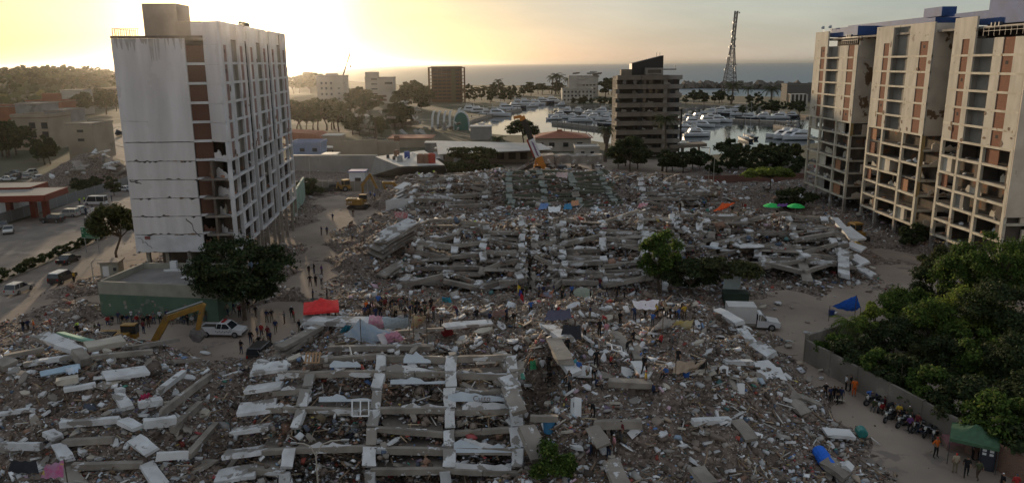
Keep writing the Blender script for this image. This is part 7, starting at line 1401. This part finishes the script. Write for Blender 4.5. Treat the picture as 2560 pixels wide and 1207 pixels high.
# electricity cabinet, road signs, lamps, poles
p = G(283, 690); r = T('roadside_kiosk', 'small grey masonry kiosk under the leafy tree by the avenue', 'kiosk', p, R_(8)); add(r, 'wall', bandm, (0, 0, 1.2), (2.6, 2.4, 2.4)); add(r, 'roof', concrete, (0, 0, 2.5), (3.1, 2.9, .2)); add(r, 'door', plaster, (-.5, -1.23, 1.0), (.9, .08, 1.9)); add(r, 'meter_box', dark_steel, (.8, -1.25, 1.4), (.4, .12, .5))
p = G(232, 632); r = T('road_sign', 'green direction sign above the hedge of the avenue', 'sign', p, R_(-12)); sg = plain('sign_green', (.015, .13, .055), .5); sw = plain('sign_white', (.55, .6, .55), .5)
for k in range(3):
    add(r, 'panel', sg, (0, -.05, 3.0 + .62 * (2 - k)), (3.5, .08, .6)); text('lettering', ('CARACAS', 'URB. CARIBE', 'PLAYA CARIBE')[k], .36, r, TRS((.25, -.11, 2.87 + .62 * (2 - k)), Matrix.Rotation(math.pi / 2, 3, 'X')), sw)
add(r, 'border', sw, (0, -.03, 3.62), (3.62, .05, 1.98)); add(r, 'arrow', sw, (-1.45, -.1, 4.24), (.14, .03, .34)); add(r, 'arrow', sw, (-1.45, -.1, 3.62), (.34, .03, .14)); add(r, 'picture_plate', plain('sign_dark', (.06, .08, .10)), (-.5, -.03, 5.1), (.9, .06, .85)); add(r, 'picture_mark', sw, (-.5, -.07, 5.05), (.6, .02, .2))
for x in (-1.3, 1.3): q = MB(); q.tube([(x, .05, 0), (x, .05, 4.4)], .07, 6); q.build('post', steel, r)
def lamp(label, base, h, arms, name='street_lamp', rad=.08):
    r = T(name, label, 'lamp', base); q = MB(); q.tube([(0, 0, -.1), (0, 0, h * .6), (0, 0, h)], [rad, rad * .8, rad * .7], 8); q.build('pole', plain('lamp_cream', (.42, .38, .32)), r)
    for dx, dy, dz in arms:
        q = MB(); q.tube([(0, 0, h - .05), (dx * .25, dy * .25, h + dz * .75), (dx * .6, dy * .6, h + dz), (dx, dy, h + dz * 1.05)], .05, 6); q.build('arm', plain('lamp_cream', (.4, .4, .3)), r); q = MB(); q.bar((dx, dy, h + dz * 1.05), (dx * 1.3, dy * 1.3, h + dz * 1.06), .2, .1); q.build('lamp_head', steel, r)
b = AY(797, 1240, 50); t = AY(789, 1138, 50); lamp('double-armed street lamp at the bottom edge of the picture', (b.x, 50, 0), t.z, [(-1.35, 0, .95), (1.9, 0, 1.15)])
for px, pb_, pt, l in ((236, 715, 655, 'pale leaning lamp post beside the kiosk'), (97, 535, 490, 'thin lamp post before the fuel station'), (92, 540, 470, 'utility post beside the fuel station canopy'), (248, 372, 340, 'dark lamp post on the bend of the avenue'), (1782, 478, 395, 'slender pole behind the rear pile'), (1770, 478, 420, 'second slender pole behind the rear pile'), (1947, 505, 455, 'thin lamp post at the far foot of the cream block'), (775, 440, 395, 'thin lamp post before the grey yard wall'), (1072, 450, 408, 'thin lamp post before the grey hall'), (1018, 450, 425, 'short lamp post before the grey hall'), (462, 470, 400, 'thin post beyond the white tower')):
    b = G(px, pb_); lamp(l, b, AY(px, pt, b.y).z, [(1.2, 0, .3)] if 'lamp' in l else [], 'street_lamp' if 'lamp' in l else 'pole', .09)
# ------------------------------------------------------------ people
def skel(pose):
    J = dict(pel=(0, 0, .95), spi=(0, .01, 1.16), che=(0, .01, 1.36), nek=(0, 0, 1.50), hed=(0, -.015, 1.60), top=(0, -.005, 1.71))
    for s, n in ((-1, 'l'), (1, 'r')):
        J.update({n + 'sh': (s * .18, .01, 1.42), n + 'el': (s * .25, .04, 1.14), n + 'wr': (s * .25, -.05, .90), n + 'ha': (s * .24, -.09, .80), n + 'hi': (s * .095, 0, .90), n + 'kn': (s * .11, -.02, .49), n + 'an': (s * .115, .02, .09), n + 'to': (s * .13, -.15, .04)})
    if pose == 'walking': J.update(lkn=(-.11, -.16, .52), lan=(-.11, -.24, .12), lto=(-.12, -.41, .08), rkn=(.11, .05, .5), ran=(.11, .27, .16), rto=(.12, .14, .05), lel=(-.25, .16, 1.16), lwr=(-.24, .18, .93), lha=(-.23, .16, .84), rel=(.25, -.06, 1.15), rwr=(.23, -.22, .98), rha=(.22, -.28, .91))
    if pose == 'waiting': J.update(lel=(-.36, .08, 1.16), lwr=(-.2, -.08, 1.0), lha=(-.13, -.09, .98), rel=(.36, .08, 1.16), rwr=(.2, -.08, 1.0), rha=(.13, -.09, .98), lan=(-.18, .02, .09), lto=(-.2, -.15, .04), ran=(.18, .02, .09), rto=(.2, -.15, .04), lkn=(-.15, -.02, .49), rkn=(.15, -.02, .49))
    if pose == 'pointing': J.update(rel=(.34, -.2, 1.36), rwr=(.42, -.44, 1.44), rha=(.45, -.53, 1.46), lel=(-.27, .02, 1.15), lwr=(-.2, -.18, 1.05), lha=(-.15, -.24, 1.06))
    if pose == 'bending': J.update(spi=(0, -.10, 1.10), che=(0, -.30, 1.20), nek=(0, -.46, 1.22), hed=(0, -.56, 1.20), top=(0, -.66, 1.17), lsh=(-.18, -.36, 1.2), rsh=(.18, -.36, 1.2), lel=(-.22, -.42, .92), rel=(.22, -.42, .92), lwr=(-.16, -.55, .70), rwr=(.16, -.55, .70), lha=(-.13, -.6, .6), rha=(.13, -.6, .6), lkn=(-.13, -.06, .5), rkn=(.13, .02, .5))
    if pose == 'sitting':
        for k in J: J[k] = (J[k][0], J[k][1], J[k][2] - .62)
        J.update(lhi=(-.1, -.02, .29), rhi=(.1, -.02, .29), lkn=(-.14, -.40, .48), rkn=(.16, -.40, .46), lan=(-.13, -.52, .08), ran=(.15, -.54, .08), lto=(-.13, -.68, .04), rto=(.15, -.7, .04), lel=(-.26, -.08, .54), rel=(.26, -.08, .54), lwr=(-.16, -.30, .50), rwr=(.16, -.30, .50), lha=(-.12, -.38, .49), rha=(.12, -.38, .49), pel=(0, 0, .30), spi=(0, .02, .52), che=(0, -.02, .74), nek=(0, -.06, .88), hed=(0, -.10, .98), top=(0, -.11, 1.08), lsh=(-.18, -.03, .80), rsh=(.18, -.03, .80))
    return J
RAD = dict(pel=.145, spi=.135, che=.155, nek=.06, hed=.098, top=.085, sh=.075, el=.05, wr=.036, ha=.042, hi=.10, kn=.068, an=.046, to=.042)
BONES = [('pel', 'spi', 0), ('spi', 'che', 0), ('che', 'nek', 0), ('nek', 'hed', 2), ('hed', 'top', 2)] + [(a if a in ('che', 'pel') else n + a, n + b, m) for n in 'lr' for a, b, m in (('che', 'sh', 0), ('sh', 'el', 0), ('el', 'wr', 2), ('wr', 'ha', 2), ('pel', 'hi', 1), ('hi', 'kn', 1), ('kn', 'an', 1), ('an', 'to', 4))]
def person_mesh(pose):
    J = skel(pose); names = list(J); idx = {n: i for i, n in enumerate(names)}; me = bpy.data.meshes.new('body'); me.from_pydata([J[n] for n in names], [(idx[a], idx[b]) for a, b, _ in BONES], [])
    o = bpy.data.objects.new('body', me); COL.objects.link(o); md = o.modifiers.new('skin', 'SKIN'); md.use_smooth_shade = True
    for i, n in enumerate(names):
        r = RAD[n if n in RAD else n[1:]]; me.skin_vertices[0].data[i].radius = (r * (1.25 if n in ('pel', 'spi', 'che') else 1), r * (.85 if n in ('pel', 'spi', 'che') else 1))
    me.skin_vertices[0].data[idx['pel']].use_root = True
    o.modifiers.new('sub', 'SUBSURF').levels = 1; dg = bpy.context.evaluated_depsgraph_get(); m2 = bpy.data.meshes.new_from_object(o.evaluated_get(dg)); bpy.data.objects.remove(o)
    m2.materials.clear()
    for k in range(5): m2.materials.append(SK)
    seg = [(Vector(J[a]), Vector(J[b]), m, a) for a, b, m in BONES]; hed, top = Vector(J['hed']), Vector(J['top']); up = (top - hed).normalized()
    for f in m2.polygons:
        c = f.center; best = None
        for a, b, m, n in seg:
            d = b - a; t = max(0, min(1, (c - a).dot(d) / d.length_squared)); dist = (c - a - d * t).length
            if best is None or dist < best[0]: best = (dist, m, n)
        m = best[1]
        if best[2] in ('hed', 'nek') and ((c - hed).dot(up) > .055 or ((c - hed).dot(up) > -.05 and c.y > hed.y + .05)): m = 3
        f.material_index = m; f.use_smooth = True
    m2.name = 'person_' + pose; return m2
SK = plain('skin', (.26, .15, .095), .6); SHOE = plain('shoe', (.04, .035, .03))
TOPC = dict(black=(.012, .012, .014), navy=(.02, .03, .08), grey=(.12, .12, .125), white=(.55, .55, .56), red=(.34, .03, .03), blue=(.05, .13, .38), orange=(.62, .13, .02), teal=(.08, .32, .38), yellow=(.52, .34, .04), maroon=(.13, .02, .025), purple=(.14, .06, .20), olive=(.07, .08, .04), lime=(.45, .75, .05), beige=(.36, .30, .22), pink=(.5, .24, .28))
BOTC = dict(black=(.015, .015, .017), navy=(.03, .045, .09), grey=(.09, .09, .095), khaki=(.18, .15, .10), white=(.45, .45, .46), orange=(.55, .1, .015), brown=(.08, .055, .04))
HAIR = dict(hair=(.012, .01, .009), white=(.68, .68, .68), red=(.5, .03, .025), yellow=(.6, .42, .03), orange=(.6, .16, .02), cap=(.06, .07, .10))
TM = {k: plain('shirt_' + k, v, .85) for k, v in TOPC.items()}; BM = {k: plain('trousers_' + k, v, .85) for k, v in BOTC.items()}; HM = {k: plain('head_' + k, v, .7) for k, v in HAIR.items()}
PM = {p: person_mesh(p) for p in ('standing', 'walking', 'waiting', 'pointing', 'bending', 'sitting')}; PM['standing'] = PM['standing']
prn = random.Random(5)
def person(px, py, place, top=None, bot=None, pose=None, hat=None, rz=None, ground=False):
    top = top or prn.choice(['black'] * 7 + ['navy'] * 3 + ['grey'] * 2 + ['white', 'red', 'blue', 'olive', 'maroon', 'beige']); bot = bot or prn.choice(['black', 'navy', 'grey', 'khaki', 'black', 'brown']); pose = pose or prn.choice(['standing', 'standing', 'waiting', 'walking', 'pointing']); hat = hat or prn.choice(['hair'] * 6 + ['cap', 'white'])
    p = G(px, py) if ground else hit(px, py); me = PM[pose]; o = bpy.data.objects.new('person', me); COL.objects.link(o); o.location = p + Vector((0, 0, .02)); o.rotation_euler = (0, 0, rz if rz is not None else prn.uniform(0, 6.28)); s = prn.uniform(.95, 1.06) * 1.02; o.scale = (s, s, s)
    for i, m in enumerate((TM[top], BM[bot], SK, HM[hat], SHOE)): o.material_slots[i].link = 'OBJECT'; o.material_slots[i].material = m
    hd = {'hair': '', 'cap': ' and cap', 'white': ' and white helmet', 'red': ' and red helmet', 'yellow': ' and yellow helmet', 'orange': ' and orange helmet'}[hat]
    tag(o, ('person in %s top%s %s %s' % (top, hd, pose, place)).replace('behind the white tent sheet', 'behind the white tent').replace('in the crowd behind the hung sheets', 'behind the hung sheets'), 'person', 'people around the ruins'); return o
for px, py in ((804, 588), (818, 588), (832, 553), (883, 543), (773, 688), (786, 684), (790, 716), (804, 713), (783, 752), (818, 748), (943, 555), (776, 716)): person(px, py, 'on the dirt lane', ground=True)
person(805, 690, 'on the dirt lane', 'purple', 'grey', 'standing', ground=True)
for px, py in ((937, 500), (926, 494), (950, 492)): person(px, py, 'near the raised excavator arm')
for px, py in ((604, 884), (636, 874), (648, 872), (660, 868), (690, 834), (680, 806), (640, 795), (622, 782), (545, 792), (585, 786), (570, 790), (600, 794), (712, 810), (668, 806), (730, 796), (645, 850), (655, 845), (528, 800), (515, 806), (670, 850), (676, 862), (628, 862)): person(px, py, 'near the patrol pickup', ground=True)
for k in range(19): person(272 + k * 11.5 + prn.uniform(-3, 3), 806 + prn.uniform(-2, 4), 'along the green wall', pose='sitting' if prn.random() < .75 else None, rz=prn.uniform(-.5, .5), top=prn.choice(['white', 'black', 'grey', 'red', 'navy', 'black']), ground=True)
for px, py in ((60, 832), (72, 830), (195, 842), (206, 838), (226, 842), (240, 840), (250, 839), (336, 830), (360, 834), (372, 818), (470, 812), (490, 806)): person(px, py, 'left of the ochre excavator', ground=True)
person(87, 834, 'beside the dirt heap', 'orange', 'navy', 'standing', 'yellow', ground=True); person(196, 836, 'behind the lower left pile', 'lime', 'navy', 'standing', ground=True)
for px, py in ((775, 808), (795, 818), (812, 818), (822, 804), (750, 835), (840, 795), (736, 806), (783, 826)): person(px, py, 'beside the red canopy')
person(758, 852, 'on the slope below the red canopy', 'black', 'navy', 'standing', 'hair')
for k in range(30): person(915 + k * 5.6 + prn.uniform(-4, 4), prn.choice((776, 784, 798, 808)) + prn.uniform(-4, 4), 'in the crowd behind the hung sheets')
person(918, 790, 'in the crowd behind the hung sheets', 'orange', 'black', 'waiting', 'yellow'); person(940, 836, 'before the pink spotted blanket', 'white', 'grey', 'standing')
for px, py, t, b, po, h in ((1418, 893, 'black', 'black', 'standing', 'white'), (1436, 942, 'teal', 'navy', 'standing', 'cap'), (1447, 948, 'blue', 'white', 'standing', 'cap'), (1425, 957, 'black', 'black', 'sitting', 'hair'), (1340, 928, 'beige', 'khaki', 'sitting', 'hair'), (1356, 926, 'white', 'grey', 'sitting', 'hair'), (1378, 928, 'beige', 'brown', 'sitting', 'hair'), (1490, 922, 'black', 'black', 'waiting', 'hair'), (1484, 955, 'black', 'black', 'bending', 'hair'), (1490, 975, 'navy', 'black', 'sitting', 'hair'), (1482, 1048, 'black', 'black', 'bending', 'hair'), (1582, 868, 'black', 'black', 'waiting', 'hair'), (1461, 850, 'white', 'black', 'standing', 'hair'), (1498, 842, 'black', 'black', 'standing', 'hair'), (1610, 940, 'black', 'black', 'walking', 'hair'), (1614, 975, 'yellow', 'red' if 0 else 'brown', 'standing', 'red'), (1632, 990, 'navy', 'black', 'sitting', 'hair'), (1405, 757, 'black', 'black', 'standing', 'hair'), (1653, 862, 'red', 'black', 'sitting', 'cap'), (1680, 864, 'grey', 'grey', 'sitting', 'orange'), (1515, 850, 'pink', 'white', 'standing', 'hair'), (1330, 925, 'orange', 'brown', 'sitting', 'hair'), (1372, 935, 'black', 'black', 'standing', 'hair')): person(px, py, 'on the near ruins', t, b, po, h)
for px, py in ((1690, 798), (1696, 805), (1665, 800), (1710, 800), (1660, 788), (1705, 790), (1675, 806), (1640, 800), (1612, 798)): person(px, py, 'behind the white tent sheet', prn.choice(['yellow', 'black', 'blue', 'black', 'beige']))
for px, py, t in ((1478, 1138, 'white'), (1488, 1148, 'maroon'), (1506, 1124, 'black'), (1521, 1152, 'black'), (1534, 1142, 'pink'), (1552, 1108, 'maroon'), (1515, 1200, 'beige'), (1530, 1118, 'black')): person(px, py, 'on the path beside the dug pit', t)
for px, py in ((1165, 604), (1190, 602), (1188, 577)): person(px, py, 'on the middle pile', 'lime', 'navy', 'standing')
for px, py in ((1130, 612), (1140, 614), (1205, 602), (1252, 602), (1680, 548), (1845, 556), (1855, 528), (1862, 530), (1912, 602), (1916, 614), (1950, 562), (1942, 545), (1965, 556), (1830, 540), (1700, 530), (1720, 520), (1550, 560), (1520, 560), (1400, 560), (1320, 590), (1300, 570), (1500, 725), (1860, 545), (1985, 560), (1748, 525), (1760, 522)): person(px, py, 'on the middle pile')
person(1682, 552, 'high on the middle pile', 'black', 'black', 'standing', 'hair')
for px, py, t in ((1048, 448, 'lime'), (1085, 442, 'lime'), (1640, 446, 'white'), (1668, 448, 'beige'), (1655, 452, 'black'), (1690, 455, 'black')): person(px, py, 'on top of the rear pile', t)
for k in range(14): person(1300 + k * 22 + prn.uniform(-8, 8), 742 + prn.uniform(-5, 9), 'on the far edge of the near ruins')
for px, py, t, b, po, h in ((2062, 998, 'black', 'black', 'waiting', 'white'), (2074, 1006, 'navy', 'black', 'standing', 'hair'), (2083, 1004, 'black', 'black', 'standing', 'hair'), (2092, 1010, 'black', 'black', 'waiting', 'hair'), (2101, 1009, 'navy', 'grey', 'standing', 'hair')): person(px, py, 'in the group on the dirt road', t, b, po, h, ground=True)
for px, py, t, b, po in ((2114, 976, 'white', 'black', 'standing'), (2125, 978, 'black', 'black', 'standing'), (2134, 990, 'orange', 'orange', 'standing'), (2152, 972, 'black', 'black', 'bending'), (2164, 1006, 'blue', 'khaki', 'bending'), (2212, 1018, 'maroon', 'black', 'sitting'), (2245, 1052, 'yellow', 'brown', 'standing'), (2270, 1058, 'olive', 'grey', 'standing'), (2288, 1050, 'grey', 'black', 'sitting'), (2194, 1006, 'navy', 'black', 'sitting'), (2310, 1070, 'black', 'black', 'sitting')): person(px, py, 'along the boundary wall', t, b, po, ground=True)
for px, py, t, b, po, h, pl in ((2271, 1082, 'purple', 'black', 'walking', 'white', 'on the dirt road'), (2338, 1143, 'orange', 'black', 'waiting', 'red', 'before the green canopy'), (2386, 1182, 'beige', 'khaki', 'standing', 'red', 'in front of the green canopy'), (2414, 1192, 'black', 'black', 'walking', 'hair', 'in front of the green canopy'), (2443, 1200, 'olive', 'olive' if 0 else 'brown', 'walking', 'hair', 'in front of the portable toilet'), (2502, 1232, 'black', 'black', 'standing', 'white', 'at the bottom right edge'), (2535, 1238, 'red', 'black', 'standing', 'cap', 'at the bottom right edge'), (2446, 1150, 'black', 'black', 'standing', 'hair', 'under the green canopy'), (2430, 1148, 'navy', 'black', 'standing', 'hair', 'under the green canopy'), (186, 706, 'yellow', 'black', 'standing', 'hair', 'beside the dark off-roader on the avenue')): person(px, py, pl, t, b, po, h, ground=True)
for px, py in ((215, 538), (222, 536), (232, 532), (245, 535), (255, 522), (280, 505), (198, 540)): person(px, py, 'by the grey fence', ground=True)
for px, py in ((200, 512), (212, 510)): person(px, py, 'behind the parked white van', 'lime', 'navy', 'standing', ground=True)
for k in range(16): person(1080 + k * 36 + prn.uniform(-12, 12), 800 + prn.uniform(-14, 30), 'on the central ridge', pose=prn.choice(['standing', 'bending', 'sitting', 'walking', 'pointing']))
for k in range(9): person(2180 + k * 19 + prn.uniform(-5, 5), 1022 + k * 9.5 + prn.uniform(-4, 4), 'among the motorbikes', pose=prn.choice(['standing', 'sitting', 'bending']), ground=True)
for k in range(8): person(1380 + k * 45 + prn.uniform(-15, 15), 905 + prn.uniform(-25, 90), 'digging on the near ruins', pose=prn.choice(['bending', 'sitting', 'standing']))
HAZE = 0.000046
# ------------------------------------------------------------ haze and final label pass
hz = MB(); hz.box((0, 19800, 49), (92000, 81000, 106))
hm = bpy.data.materials.new('haze_air'); hm.use_nodes = True; ht = hm.node_tree; ht.nodes.clear()
pv = ht.nodes.new('ShaderNodeVolumePrincipled'); pv.inputs['Color'].default_value = (.93, .90, .86, 1); pv.inputs['Density'].default_value = HAZE; pv.inputs['Anisotropy'].default_value = .945
ho = ht.nodes.new('ShaderNodeOutputMaterial'); ht.links.new(pv.outputs[0], ho.inputs['Volume'])
o = hz.build('haze', hm); o['kind'] = 'stuff'; o['label'] = 'warm evening haze over the ruins and harbour'
bpy.context.view_layer.update()
def ordw(i): return ORD[i] if i < 20 else ('twenty-' if i < 30 else 'thirty-') + ORD[i % 10] if i % 30 else 'thirtieth'
byl = {}
for o in S.objects:
    if o.parent is None and o.get('category'): byl.setdefault(o.get('label', ''), []).append(o)
for l, os_ in byl.items():
    if len(os_) > 1:
        os_.sort(key=lambda o: proj(o.matrix_world.translation)[0])
        for i, o in enumerate(os_):
            w = 'leftmost' if i == 0 else ('rightmost' if i == len(os_) - 1 else ordw(i) + ' from left')
            o['label'] = l + ', ' + w
